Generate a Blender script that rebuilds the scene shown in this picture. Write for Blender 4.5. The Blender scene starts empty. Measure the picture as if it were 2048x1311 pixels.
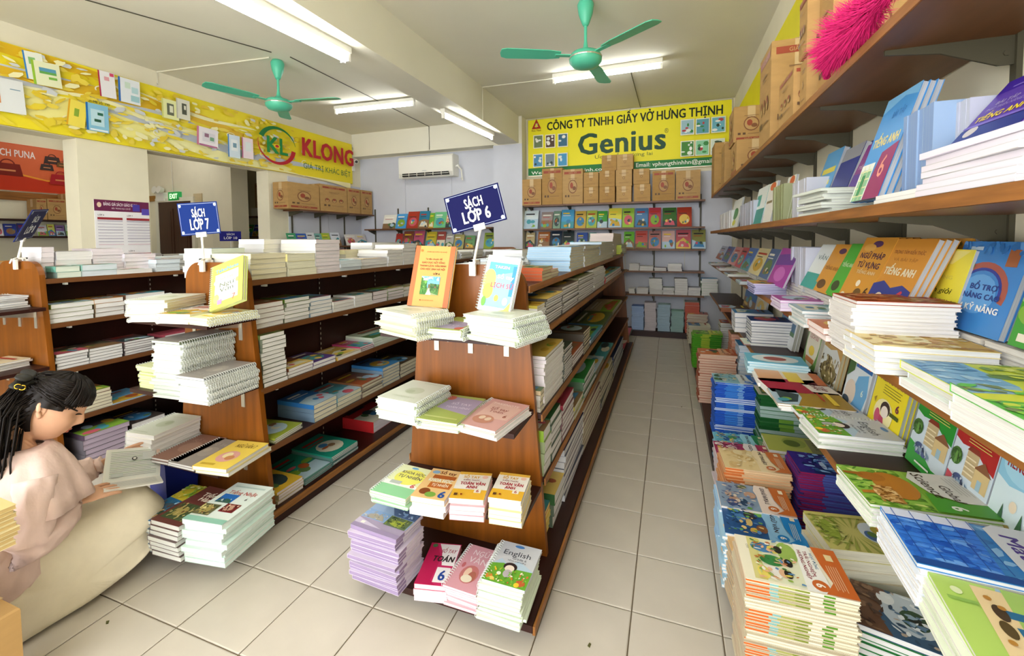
import bpy, math, random
from mathutils import Vector, Matrix
random.seed(11)
SC = bpy.context.scene
COL = SC.collection
PI = math.pi
# ---------------------------------------------------------------- camera
F, CX, CY = 869.59, 1023.87, 519.51
YAW, PITCH, ROLL, CAMH = 0.347132, 0.0476457, -0.0071579, 1.353136
AX = Vector((-math.sin(YAW)*math.cos(PITCH), math.cos(YAW)*math.cos(PITCH), -math.sin(PITCH)))
_r = Vector((math.cos(YAW), math.sin(YAW), 0)); _u = _r.cross(AX)
RX = _r*math.cos(ROLL) + _u*math.sin(ROLL)
UX = _u*math.cos(ROLL) - _r*math.sin(ROLL)
CAM = Vector((0, 0, CAMH))
def at(px, py, axis, val):
    """point where the ray through a photo pixel meets a plane of the room"""
    d = AX + RX*((px-CX)/F) - UX*((py-CY)/F)
    i = 'xyz'.index(axis)
    return CAM + d*((val-CAM[i])/d[i])
def pj(p):
    d = Vector(p)-CAM; D = d.dot(AX)
    if D < .05: return (-9e3, -9e3, D)
    return (CX+F*d.dot(RX)/D, CY-F*d.dot(UX)/D, D)
cam = bpy.data.cameras.new('camera')
cam.sensor_width = 36; cam.lens = F/2048*36
cam.shift_x = (1024-CX)/2048; cam.shift_y = -(655.5-CY)/2048
cam.clip_start = .02
camo = bpy.data.objects.new('camera', cam); COL.objects.link(camo)
camo.matrix_world = Matrix(((RX.x, UX.x, -AX.x, 0), (RX.y, UX.y, -AX.y, 0), (RX.z, UX.z, -AX.z, CAMH), (0, 0, 0, 1)))
SC.camera = camo
# ---------------------------------------------------------------- light and exposure
W = bpy.data.worlds.new('daylight'); SC.world = W; W.use_nodes = True
W.node_tree.nodes['Background'].inputs[0].default_value = (.97, .985, 1.0, 1)
W.node_tree.nodes['Background'].inputs[1].default_value = 2.8
TUBE_STRENGTH = 15.0
vs = SC.view_settings
vs.view_transform = 'Standard'; vs.look = 'None'; vs.gamma = 1; vs.use_curve_mapping = False
vs.exposure = 1.17
# ---------------------------------------------------------------- materials
def lin(h):
    if not isinstance(h, str): return h
    h = h.lstrip('#')
    return tuple((c/12.92 if c <= .04045 else ((c+.055)/1.055)**2.4) for c in (int(h[i:i+2], 16)/255 for i in (0, 2, 4)))
def mat(name, base=None, rough=.5, attr=False, noise=None, emit=None, metal=0, bump=None, spec=.5, lines=None, trans=None):
    m = bpy.data.materials.new(name); m.use_nodes = True
    nt = m.node_tree; N = nt.nodes; L = nt.links; b = N['Principled BSDF']
    b.inputs['Roughness'].default_value = rough; b.inputs['Metallic'].default_value = metal
    b.inputs['Specular IOR Level'].default_value = spec
    if attr:
        a = N.new('ShaderNodeAttribute'); a.attribute_name = 'Col'; src = a.outputs['Color']
    else:
        rgb = N.new('ShaderNodeRGB'); rgb.outputs[0].default_value = (*lin(base), 1); src = rgb.outputs[0]
    tc = N.new('ShaderNodeTexCoord')
    if noise:                                    # (scale vector, amount, detail)
        mp = N.new('ShaderNodeMapping'); mp.inputs['Scale'].default_value = noise[0]
        L.new(tc.outputs['Object'], mp.inputs[0])
        nz = N.new('ShaderNodeTexNoise'); nz.inputs['Scale'].default_value = 1; nz.inputs['Detail'].default_value = noise[2]
        L.new(mp.outputs[0], nz.inputs[0])
        mr = N.new('ShaderNodeMapRange'); mr.inputs[1].default_value = .3; mr.inputs[2].default_value = .7
        mr.inputs[3].default_value = 1-noise[1]; mr.inputs[4].default_value = 1+noise[1]*.35
        L.new(nz.outputs[0], mr.inputs[0])
        mx = N.new('ShaderNodeVectorMath'); mx.operation = 'SCALE'
        L.new(src, mx.inputs[0]); L.new(mr.outputs[0], mx.inputs['Scale']); src = mx.outputs[0]
        if bump:
            bp = N.new('ShaderNodeBump'); bp.inputs['Strength'].default_value = bump; bp.inputs['Distance'].default_value = .004
            L.new(nz.outputs[0], bp.inputs['Height']); L.new(bp.outputs[0], b.inputs['Normal'])
    L.new(src, b.inputs['Base Color'])
    if emit:
        b.inputs['Emission Color'].default_value = (*lin(emit[0]), 1); b.inputs['Emission Strength'].default_value = emit[1]
    if trans:
        b.inputs['Transmission Weight'].default_value = trans
    return m
M = {
 'print': mat('printed_cover', rough=.38, attr=True, spec=.35),
 'ink': mat('printed_ink', rough=.45, attr=True, spec=.3),
 'paper': mat('page_edges', rough=.85, attr=True, noise=((9, 9, 700), .24, 3), spec=.1),
 'vcol': mat('painted', rough=.6, attr=True, noise=((3, 3, 3), .06, 3), spec=.25),
 'card': mat('cardboard', rough=.85, attr=True, noise=((9, 9, 30), .10, 4), bump=.15, spec=.1),
 'wood': mat('varnished_wood', '81480f', .36, noise=((34, 34, 2.2), .30, 6), spec=.45),
 'woodedge': mat('worn_board_edge', '9a6430', .5, noise=((60, 4, 60), .40, 6), spec=.3),
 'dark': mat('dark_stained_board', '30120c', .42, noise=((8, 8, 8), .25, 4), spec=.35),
 'shelf': mat('brown_laminate', '6e4526', .4, noise=((25, 2, 25), .20, 5), spec=.4),
 'wall': mat('cream_plaster', 'e9e2c9', .8, noise=((1.6, 1.6, 1.6), .10, 5), bump=.05, spec=.15),
 'ceil': mat('white_ceiling_plaster', 'e7e3d0', .85, noise=((.9, .9, .9), .07, 5), spec=.1),
 'panel': mat('pale_blue_grey_panel', 'cfd2dd', .6, noise=((2, 2, 2), .06, 3), spec=.2),
 'tile': mat('floor_tile', 'cbc3b6', .3, noise=((5, 5, 5), .07, 6), spec=.42),
 'grout': mat('dark_grout', '75664f', .9, noise=((30, 30, 30), .3, 4)),
 'steel': mat('dark_painted_steel', '4a4636', .45, spec=.4),
 'chrome': mat('zinc_bracket', 'cfcabc', .35, metal=.7),
 'white': mat('white_plastic', 'eceae0', .4, spec=.4),
 'wire': mat('spiral_wire', 'c4c8c4', .3, spec=.5),
 'teal': mat('turquoise_fan_enamel', '58c3a0', .35, spec=.45),
 'tube': mat('lit_tube', 'ffffff', .4, emit=('fbfdff', TUBE_STRENGTH)),
 'dtube': mat('lit_bulb', 'ffffff', .4, emit=('fffbe8', 9)),
 'black': mat('black_plastic', '15130f', .5),
 'sign': mat('blue_sign_board', rough=.6, attr=True, spec=.12),
 'exit': mat('lit_exit_sign', '0b3a1e', .4, emit=('1c7a3a', .6)),
 'exitl': mat('lit_exit_letters', 'b6f0a0', .4, emit=('b6f0a0', 1.6)),
 'doorw': mat('dark_door_wood', '4a2c1c', .4, noise=((30, 30, 2), .3, 5)),
 'skin': mat('skin', 'd8a788', .5, noise=((40, 40, 40), .04, 3), spec=.35),
 'lips': mat('lips', 'b86a5c', .45, spec=.4),
 'hair': mat('black_brown_hair', '150c08', .5, noise=((120, 120, 8), .45, 4), spec=.25),
 'pink': mat('dusty_pink_cotton', 'e4c9c1', .9, noise=((22, 22, 14), .07, 4), bump=1.0, spec=.08),
 'skirt': mat('cream_cotton', 'e6dcc6', .9, noise=((16, 16, 16), .06, 4), bump=1.0, spec=.08),
 'gold': mat('gold_clip', 'd9b13a', .25, metal=.9),
 'duster': mat('magenta_feather', 'd8226f', .7, noise=((90, 90, 90), .35, 3), spec=.2),
 'blue': mat('blue_plastic', '1d2f8f', .4),
}
# ---------------------------------------------------------------- mesh helpers
class MB:
    def __init__(s): s.v = []; s.f = []; s.c = []; s.m = []
    def face(s, pts, col=(1, 1, 1), m=0):
        n = len(s.v); s.v += [tuple(p) for p in pts]; s.f.append(list(range(n, n+len(pts)))); s.c.append(lin(col)); s.m.append(m)
    def raw(s, vs_, fs, col=(1, 1, 1), m=0):
        n = len(s.v); s.v += [tuple(p) for p in vs_]; col = lin(col)
        for f in fs: s.f.append([i+n for i in f]); s.c.append(col); s.m.append(m)
    def box(s, x0, x1, y0, y1, z0, z1, col=(1, 1, 1), m=0, T=None):
        p = [(x0, y0, z0), (x1, y0, z0), (x1, y1, z0), (x0, y1, z0), (x0, y0, z1), (x1, y0, z1), (x1, y1, z1), (x0, y1, z1)]
        if T is not None: p = [T @ Vector(q) for q in p]
        s.raw(p, [(3, 2, 1, 0), (4, 5, 6, 7), (0, 1, 5, 4), (1, 2, 6, 5), (2, 3, 7, 6), (3, 0, 4, 7)], col, m)
    def prism(s, pts, a, b, col=(1, 1, 1), m=0, plane='xz'):
        """polygon pts extruded between a and b along the third axis"""
        def P(p, t): return {'xz': (p[0], t, p[1]), 'xy': (p[0], p[1], t), 'yz': (t, p[0], p[1])}[plane]
        n = len(pts); A = [P(p, a) for p in pts]; B = [P(p, b) for p in pts]
        s.raw(A+B, [list(range(n)), list(range(2*n-1, n-1, -1))]+[(i, i+n, (i+1) % n+n, (i+1) % n) for i in range(n)], col, m)
    def tube(s, pts, r, n=8, col=(1, 1, 1), m=0, caps=True, closed=False):
        pts = [Vector(p) for p in pts]; k = len(pts); rs = r if isinstance(r, (list, tuple)) else [r]*k
        V = []; up = Vector((0, 0, 1))
        for i, p in enumerate(pts):
            if closed: t = pts[(i+1) % k]-pts[i-1]
            else: t = pts[min(i+1, k-1)]-pts[max(i-1, 0)]
            t.normalize()
            a = t.cross(up)
            if a.length < .05: a = t.cross(Vector((1, 0, 0)))
            a.normalize(); b = a.cross(t)
            V += [p+(a*math.cos(q)+b*math.sin(q))*rs[i] for q in (2*PI*j/n for j in range(n))]
        Fs = [(i*n+j, i*n+(j+1) % n, ((i+1) % k)*n+(j+1) % n, ((i+1) % k)*n+j) for i in range(k if closed else k-1) for j in range(n)]
        if caps and not closed: Fs += [list(range(n-1, -1, -1)), list(range((k-1)*n, k*n))]
        s.raw(V, Fs, col, m)
    def lathe(s, prof, n=20, o=(0, 0, 0), col=(1, 1, 1), m=0):
        o = Vector(o); k = len(prof)
        V = [o+Vector((r*math.cos(2*PI*j/n), r*math.sin(2*PI*j/n), z)) for r, z in prof for j in range(n)]
        s.raw(V, [(i*n+j, i*n+(j+1) % n, (i+1)*n+(j+1) % n, (i+1)*n+j) for i in range(k-1) for j in range(n)], col, m)
    def loft(s, rings, col=(1, 1, 1), m=0, caps=True):
        n = len(rings[0]); V = [p for r in rings for p in r]; k = len(rings)
        Fs = [(i*n+j, i*n+(j+1) % n, (i+1)*n+(j+1) % n, (i+1)*n+j) for i in range(k-1) for j in range(n)]
        if caps: Fs += [list(range(n-1, -1, -1)), list(range((k-1)*n, k*n))]
        s.raw(V, Fs, col, m)
    def mesh(s, name, mats, smooth=False):
        me = bpy.data.meshes.new(name); me.from_pydata(s.v, [], s.f)
        for k in (mats if isinstance(mats, (list, tuple)) else [mats]): me.materials.append(M[k])
        at_ = me.color_attributes.new('Col', 'FLOAT_COLOR', 'CORNER')
        buf = []
        for f, c in zip(s.f, s.c): buf += [c[0], c[1], c[2], 1.0]*len(f)
        at_.data.foreach_set('color', buf)
        me.polygons.foreach_set('material_index', s.m)
        if smooth: me.polygons.foreach_set('use_smooth', [True]*len(s.f))
        me.update()
        return me
    def build(s, name, mats, parent=None, loc=None, rz=0, smooth=False):
        return link(name, s.mesh(name, mats, smooth), parent, loc, rz)
def link(name, me, parent=None, loc=None, rz=0):
    o = bpy.data.objects.new(name, me); COL.objects.link(o)
    if parent is not None: o.parent = parent
    if loc is not None: o.location = loc
    if rz: o.rotation_euler.z = rz
    return o
def empty(name, loc=(0, 0, 0), rz=0):
    o = link(name, None, None, loc, rz); o.empty_display_size = .05; return o
def tag(o, label, cat, group=None):
    o['label'] = label; o['category'] = cat
    if group: o['group'] = group
    return o
def under(o, t): o.parent = t; o.location = -t.location; return o
def struct(o): o['kind'] = 'structure'; return o
# ---------------------------------------------------------------- lettering
_tc = {}
HORN = {'Ơ': 'O', 'Ớ': 'Ó', 'Ờ': 'Ò', 'Ở': 'Ỏ', 'Ỡ': 'Õ', 'Ợ': 'Ọ', 'ơ': 'o', 'ớ': 'ó', 'ờ': 'ò', 'ở': 'ỏ', 'ỡ': 'õ', 'ợ': 'ọ'}
def glyphs(txt, bold=.012, italic=0):
    k = (txt, bold, italic)
    if k in _tc: return _tc[k]
    horns = [i for i, ch in enumerate(txt) if ch in HORN] if '\n' not in txt else []
    if horns:                            # letters with a horn: plain letter plus the horn drawn beside it
        plain = ''.join(HORN.get(ch, ch) for ch in txt)
        V, Fs, x0, x1 = glyphs(plain, 0, italic); V = list(V); Fs = [list(f) for f in Fs]
        full = glyphs(plain+'I', 0, italic)[3]-glyphs(plain+'I', 0, italic)[2]
        for i in horns:
            g1 = glyphs(plain[:i+1]+'I', 0, italic); w1 = g1[3]-g1[2]
            xr = V and x0+w1-.20; yb = .58 if txt[i].isupper() else .42
            n = len(V); V += [(xr-.05+dx, yb+dy) for dx, dy in ((-.04, -.02), (.05, .0), (.11, .07), (.11, .16), (.03, .16), (.04, .09), (-.02, .05))]; Fs.append(list(range(n, n+7)))
        if bold > .008:
            n = len(V); V0, F0 = V, Fs; V, Fs = [], []
            for j, (dx, dy) in enumerate(((-.9, -.45), (.9, -.45), (-.9, .45), (.9, .45), (0, 0))):
                V += [(x+dx*bold, y+dy*bold) for x, y in V0]; Fs += [[q+j*n for q in f] for f in F0]
        x0 = min(v[0] for v in V); x1 = max(v[0] for v in V)
        _tc[k] = (V, Fs, x0, x1); return _tc[k]
    cu = bpy.data.curves.new('lettering', 'FONT'); cu.body = txt; cu.size = 1; cu.resolution_u = 2; cu.shear = italic
    cu.align_x = 'CENTER'; cu.space_line = .85; cu.space_character = 1+bold*1.6
    o = bpy.data.objects.new('lettering', cu); COL.objects.link(o)
    bpy.context.view_layer.update()
    me = bpy.data.meshes.new_from_object(o.evaluated_get(bpy.context.evaluated_depsgraph_get()))
    V = [(v.co.x, v.co.y) for v in me.vertices]; Fs = [list(p.vertices) for p in me.polygons]
    bpy.data.objects.remove(o); bpy.data.curves.remove(cu); bpy.data.meshes.remove(me)
    if not V: V = [(0, 0)]; Fs = []
    if bold > .008:                      # heavier weight: the same outline struck again beside itself
        n = len(V); V0, F0 = V, Fs; V, Fs = [], []
        for j, (dx, dy) in enumerate(((-.9, -.45), (.9, -.45), (-.9, .45), (.9, .45), (0, 0))):
            V += [(x+dx*bold, y+dy*bold) for x, y in V0]; Fs += [[i+j*n for i in f] for f in F0]
    x0 = min(v[0] for v in V); x1 = max(v[0] for v in V)
    _tc[k] = (V, Fs, x0, x1); return _tc[k]
CAP = .70
class Art:
    """flat print: coloured shapes laid over one another on a (u, v) rectangle of size w x h metres"""
    def __init__(s): s.items = []
    def poly(s, pts, col): s.items.append((list(pts), None, col)); return s
    def rect(s, x0, y0, x1, y1, col): return s.poly([(x0, y0), (x1, y0), (x1, y1), (x0, y1)], col)
    def ell(s, cx, cy, rx, ry, col, n=16, a0=0, a1=2*PI):
        e = [(cx+rx*math.cos(a0+(a1-a0)*i/n), cy+ry*math.sin(a0+(a1-a0)*i/n)) for i in range(n+(a1-a0 < 6.28))]
        return s.poly(e, col)
    def arc(s, cx, cy, r0, r1, a0, a1, col, n=12, asp=1):
        o = [(cx+r1*math.cos(a0+(a1-a0)*i/n), cy+asp*r1*math.sin(a0+(a1-a0)*i/n)) for i in range(n+1)]
        i_ = [(cx+r0*math.cos(a0+(a1-a0)*i/n), cy+asp*r0*math.sin(a0+(a1-a0)*i/n)) for i in range(n+1)]
        V = o+i_; Fs = [(k, k+1, n+2+k, n+1+k) for k in range(n)]
        s.items.append((V, Fs, col)); return s
    def text(s, t, cx, cy, h, col, width=None, bold=.014, italic=0, asp=1.0, slope=0):
        """cap height h (v units); width in u units; asp = rectangle width / height"""
        V, Fs, x0, x1 = glyphs(t, bold, italic)
        sy = h/CAP; sx = sy/asp
        if width: sx = width/max(x1-x0, 1e-4)
        m = (x0+x1)/2
        P = [(cx+(x-m)*sx, cy+y*sy-h/2+slope*(x-m)*sx) for x, y in V]
        s.items.append((P, Fs, col, len(V)//5 if bold > .008 else 0)); return s
    def busy(s, x0, y0, x1, y1, pal, n, seed, size=.05, asp=1.0):
        """small detail of a picture: many little leaves and patches of ink"""
        r = random.Random(seed)
        for _ in range(n):
            a, c = r.uniform(0, 6.28), r.choice(pal); w, h = r.uniform(.3, 1)*size, r.uniform(.15, .5)*size
            cx, cy = r.uniform(x0, x1), r.uniform(y0, y1); P = []
            for u, v in ((-w, 0), (-w*.3, -h), (w*.6, -h*.7), (w, 0), (w*.3, h), (-w*.6, h*.8)):
                P.append((min(max(cx+u*math.cos(a)-v*math.sin(a), x0), x1), min(max(cy+(u*math.sin(a)+v*math.cos(a))*asp, y0), y1)))
            s.items.append((P, None, c, -1))
        return s
    def lay(s, mb, fn, eps=.0003, m=0):
        e = 0
        for it in s.items:
            V, Fs, col = it[:3]; q = it[3] if len(it) > 3 else 0
            e += eps*.06 if q == -1 else eps
            P = [fn(u, v, e+(eps*.17*(i//q) if q > 0 else 0)) for i, (u, v) in enumerate(V)]
            if Fs is None: mb.face(P, col, m)
            else: mb.raw(P, Fs, col, m)
# ================================================================ the room
CEIL, XR, YB, XL, XF = 3.2, .80, 6.5, -5.25, -9.0
# floor: grout bed with tiles
TS = .30; X0T, Y0T = -.11598, 1.27347
fb = MB(); fb.box(-9.2, 1.0, -2.2, 6.7, -.06, -.004)
floor = struct(fb.build('floor', 'grout'))
tm = MB()
g = .0022; b_ = .0035
def tile_geo(mb, x, y, dz=0):
    a0, a1 = g, TS-g; c0, c1 = g+b_, TS-g-b_
    V = [(x+p, y+q, -.004) for p, q in ((a0, a0), (a1, a0), (a1, a1), (a0, a1))] + [(x+p, y+q, -.0012) for p, q in ((a0, a0), (a1, a0), (a1, a1), (a0, a1))] + [(x+p, y+q, dz) for p, q in ((c0, c0), (c1, c0), (c1, c1), (c0, c1))]
    mb.raw(V, [(0, 1, 5, 4), (1, 2, 6, 5), (2, 3, 7, 6), (3, 0, 4, 7), (4, 5, 9, 8), (5, 6, 10, 9), (6, 7, 11, 10), (7, 4, 8, 11), (8, 9, 10, 11)])
tile_geo(tm, 0, 0); tile_me = tm.mesh('tile', 'tile')
cells = []
for i in range(-30, 4):
    for j in range(-11, 18):
        x, y = X0T+i*TS, Y0T+j*TS
        if x > .8 or y > 6.5 or x < -9: continue
        px, py, D = pj((x+.15, y+.15, 0))
        vis = D > .3 and -160 < px < 2200 and 0 < py < 1480
        hid = (-.35 < x or (-1.13 < x < -.44 and y > 1.5) or (-2.4 < x < -1.78 and y > 1.4) or (x < -2.5 and y > 1.2)) and not (.05 < x < .15)
        cells.append((0 if vis and not (hid and x < -.4) else 1, (x-0)**2+y**2, x, y))
cells.sort()
rest = MB()
for k, (v_, d_, x, y) in enumerate(cells):
    if k < 290 and v_ == 0: link('tile', tile_me, floor, (x, y, random.uniform(-.0004, .0004)))
    else: tile_geo(rest, x, y)
rt = rest.build('distant_tiles', 'tile', floor); rt['kind'] = 'stuff'
# ceiling
cb = MB(); cb.box(-9.2, 1.0, -2.2, 6.7, CEIL, CEIL+.12); ceiling = struct(cb.build('ceiling', 'ceil'))
def sbox(name, m, *b):
    mb = MB(); mb.box(*b); return struct(mb.build(name, m))
wall_right = sbox('wall_right', 'wall', XR, XR+.2, -2.2, 6.7, -.06, CEIL)
wall_back = sbox('wall_back', 'wall', -5.45, XR, YB, YB+.2, -.06, CEIL)
# pale sheets fixed to the back wall
for x0, x1, z0, z1 in ((-5.24, -4.30, .02, 2.80), (-4.295, -3.40, .02, 2.80), (-3.395, -2.56, .02, 2.80),
                       (-2.08, -1.40, .02, 2.26), (-1.395, -.60, .02, 2.26), (-.595, .2, .02, 2.26), (.205, .79, .02, 2.26)):
    mb = MB(); mb.box(x0, x1, YB-.008, YB, z0, z1); mb.build('wall_panel', 'panel', wall_back)
# left wall: lintel on columns, solid towards the far corner
mb = MB(); XW = XL-.22
mb.box(XW, XL, -2.2, 6.5, 2.33, CEIL)
mb.box(XW, XL, 2.50, 3.09, -.06, 2.33); mb.box(XW, XL, 4.58, 4.87, -.06, 2.33); mb.box(XW, XL, 4.87, 6.5, -.06, 2.33)
mb.box(XW, XL, -2.2, -.6, -.06, 2.33)
wall_left = struct(mb.build('wall_left', 'wall'))
for y0, y1 in ((4.90, 5.68), (5.685, 6.49)):
    mb = MB(); mb.box(XL, XL+.008, y0, y1, .02, 2.30); mb.build('wall_panel', 'panel', wall_left)
# beams and pillar
sbox('trim_1', 'ceil', -2.48, -2.15, -2.2, 6.3, 2.80, CEIL)
sbox('trim_2', 'ceil', XL, -2.48, 6.30, 6.5, 2.81, CEIL)
mb = MB(); mb.box(-2.56, -2.10, 6.28, 6.5, 0, CEIL); tr3 = struct(mb.build('trim_3', 'ceil'))
mb = MB(); mb.box(-2.565, -2.095, 6.27, 6.28, .02, 2.79); mb.build('wall_panel', 'panel', tr3)
# rear and side limits of the shop, out of the picture
sbox('wall_front_pier', 'wall', -9.2, -4.2, -2.4, -2.2, -.06, CEIL)
# side room
wall_far = sbox('wall_far_left', 'wall', XF-.2, XF, -2.2, 6.7, -.06, CEIL)
wall_door = sbox('wall_side_room', 'wall', XF, -7.25, 5.30, 5.42, -.06, CEIL)
sbox('trim_4', 'wall', -7.25, -6.78, 5.20, 5.50, -.06, CEIL)
sbox('wall_side_room_back', 'wall', XF, -5.45, 6.5, 6.7, -.06, CEIL)
# door with frame in the side room
P = at(320, 405, 'y', 5.29); Q = at(357, 405, 'y', 5.29)
dx0, dx1, dzt = P.x, P.x+.86, P.z
mb = MB(); mb.box(dx0, dx1, 5.262, 5.298, 0, dzt); dr = struct(mb.build('door_1', 'doorw'))
for k in range(2):
    xa = dx0+.06+k*.41
    for za, zb in ((.15, .95), (1.05, dzt-.12)):
        mb = MB(); mb.box(xa, xa+.33, 5.252, 5.262, za, zb); mb.box(xa+.05, xa+.28, 5.246, 5.252, za+.05, zb-.05); mb.build('door_panel', 'doorw', dr)
mb = MB(); mb.lathe([(0, 0), (.02, .0), (.02, .05), (0, .05)], 10, (dx0+.44, 5.22, 1.0)); mb.build('door_handle', 'chrome', dr)
mb = MB(); mb.box(dx0-.07, dx0, 5.25, 5.30, 0, dzt+.07); mb.box(dx1, dx1+.07, 5.25, 5.30, 0, dzt+.07); mb.box(dx0, dx1, 5.25, 5.30, dzt, dzt+.07)
struct(mb.build('trim_5', 'ceil'))

# ---------------------------------------------------------------- ceiling conduits, cracks
def wire(name, pts, r, m, label, cat='conduit'):
    mb = MB(); mb.tube(pts, r, 5); return tag(mb.build(name, m), label, cat)
c1 = at(327, 141, 'z', CEIL-.008); c2 = at(545, 116, 'z', CEIL-.008); c3 = at(560, 113, 'z', CEIL-.008)
e1 = at(170, 0, 'z', CEIL-.008)
wire('cable_conduit', [Vector((XL+.008, c1.y, 3.06)), Vector((XL+.008, c1.y, CEIL-.008)), Vector((c3.x-.12, c3.y-.02, CEIL-.008))], .007, 'ceil', 'thin cable conduit from yellow notebook banner up to the left fan')
wire('cable_conduit', [Vector((e1.x, e1.y, CEIL-.006)), Vector((c3.x, c3.y-.1, CEIL-.006))], .005, 'steel', 'thin dark cable on ceiling running from the near edge to the left fan')
f1 = at(620, 124, 'z', CEIL-.006)
wire('cable_conduit', [Vector((c3.x+.08, c3.y+.05, CEIL-.006)), Vector((c3.x-.02, 6.29, CEIL-.006)), Vector((c3.x-.02, 6.292, 2.82))], .005, 'steel', 'thin dark cable on ceiling from left fan to the beam above air conditioner')
b1 = at(967, 174, 'z', CEIL-.008)
wire('cable_conduit', [Vector((-.9, b1.y+.05, CEIL-.008)), Vector((-2.142, b1.y, CEIL-.008)), Vector((-2.142, b1.y, 2.793)), Vector((-2.35, b1.y, 2.793))], .007, 'ceil', 'white cable conduit bent down the side of the ceiling beam')
wire('cable_conduit', [Vector((-.42, 4.9, CEIL-.006)), Vector((-.40, 6.48, CEIL-.006))], .005, 'steel', 'thin dark cable on ceiling between green sign and lamp by the right fan')

# ---------------------------------------------------------------- tube lamps
def lamp(name, label, p0, p1, z, twin=False, group='fluorescent ceiling lamps', half=False):
    """box batten fixed under the ceiling with one or two lit tubes"""
    p0 = Vector((p0[0], p0[1], z)); p1 = Vector((p1[0], p1[1], z)); c = (p0+p1)/2; d = p1-p0; Lh = d.length/2
    t = empty(name, c, math.atan2(d.y, d.x)); tag(t, label, 'ceiling lamp', group)
    w = .05 if twin else .03
    mb = MB(); mb.box(-Lh, Lh, -w, w, -.045, 0); mb.build('housing', 'white', t)
    for s in ((-.026, .026) if twin else (0,)):
        for q in (-1, 1):
            mb = MB(); mb.box(q*(Lh-.012)-.012, q*(Lh-.012)+.012, s-.014, s+.014, -.105, -.045); mb.build('lamp_holder', 'white', t)
        mb = MB(); mb.tube([(-Lh+.025, s, -.078), (Lh-.025, s, -.078)], .015, 10); mb.build('tube', 'tube', t, smooth=False)
    return t
lamp('tube_lamp', 'bright twin tube lamp under the ceiling beam, nearest the camera', (-2.40, 1.55), (-2.31, 2.74), 2.80, True)
lamp('tube_lamp', 'single tube lamp on ceiling between left fan and air conditioner', (-4.33, 4.88), (-3.12, 4.96), CEIL-.013)
lamp('tube_lamp', 'tube lamp fixed along the underside of the ceiling beam', (-2.37, 4.33), (-2.27, 5.53), 2.80)
lamp('tube_lamp', 'tube lamp on ceiling behind the right turquoise fan', (-1.25, 4.86), (-.08, 4.83), CEIL)
s0 = at(292, 318, 'y', 4.9)
lamp('tube_lamp', 'tube lamp on the side room ceiling seen through the left opening', (-8.1, 4.55), (-7.0, 4.55), CEIL)
for x, y, a, n_ in ((-.35, .3, 0, 'the right aisle'), (-3.0, .2, 1, 'the left aisle'), (-1.1, -1.2, 0, 'the entrance'), (-6.9, 1.6, 1, 'the side room')):  # unseen lamps, added to brighten the aisles, entrance and side room
    lamp('tube_lamp', 'added tube lamp on the ceiling near %s, out of the picture' % n_, (x-(0 if a else .6), y-(.6 if a else 0)), (x+(0 if a else .6), y+(.6 if a else 0)), CEIL)
# round lamp in the side room
p = at(138, 295, 'x', -8.3); t = empty('round_ceiling_lamp', (p.x, p.y, CEIL)); tag(t, 'small round ceiling lamp above the orange bag banner', 'ceiling lamp')
mb = MB(); mb.lathe([(0, 0), (.15, 0), (.15, -.03), (.13, -.035)], 20); mb.build('rim', 'white', t)
mb = MB(); mb.lathe([(.13, -.034), (.12, -.06), (.06, -.085), (0, -.09)], 20); mb.build('diffuser', 'dtube', t)
# ---------------------------------------------------------------- ceiling fans
def fan(label, x, y, zm, a0):
    t = empty('ceiling_fan', (x, y, CEIL)); tag(t, label, 'ceiling fan', 'turquoise ceiling fans')
    h = CEIL-zm
    mb = MB(); mb.lathe([(0, 0), (.05, 0), (.065, -.03), (.055, -.10), (.03, -.17), (.02, -.19), (0, -.19)], 18); mb.build('canopy', 'teal', t, smooth=True)
    mb = MB(); mb.tube([(0, 0, -.18), (0, 0, -h+.05)], .012, 10); mb.build('rod', 'teal', t)
    mb = MB(); mb.lathe([(.012, -h+.14), (.02, -h+.09), (.05, -h+.06), (.11, -h+.045), (.128, -h+.015), (.125, -h-.02), (.10, -h-.05), (.05, -h-.065), (0, -h-.068)], 24); mb.build('motor_housing', 'teal', t, smooth=True)
    mb = MB(); mb.lathe([(.129, -h+.012), (.131, -h+.006), (.129, -h)], 24); mb.build('trim_ring', 'chrome', t)
    for k in range(3):
        a = a0+k*2*PI/3; R_ = Matrix.Rotation(a, 4, 'Z')
        mb = MB(); mb.box(.09, .24, -.02, .02, -h+.02, -h+.027, T=R_); ar = mb.build('blade_arm', 'teal', t)
        mb = MB()
        pts = [(.2, -.045), (.3, -.062), (.62, -.068), (.66, -.05), (.67, 0), (.66, .05), (.62, .062), (.3, .056), (.2, .04)]
        tl = Matrix.Rotation(.16, 4, 'X')
        A = [R_ @ (tl @ Vector((u, v, .003))+Vector((0, 0, -h+.03))) for u, v in pts]; B = [R_ @ (tl @ Vector((u, v, -.003))+Vector((0, 0, -h+.03))) for u, v in pts]
        n = len(pts); mb.raw(A+B, [list(range(n)), list(range(2*n-1, n-1, -1))]+[(i, i+n, (i+1) % n+n, (i+1) % n) for i in range(n)])
        mb.build('blade', 'teal', t)
    return t
fan('turquoise ceiling fan hanging left of the beam near the yellow notebook banner', -3.80, 3.47, 2.755, math.radians(12))
fan('turquoise ceiling fan hanging right of the beam before the big yellow sign', -.63, 3.47, 2.755, math.radians(205))
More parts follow.
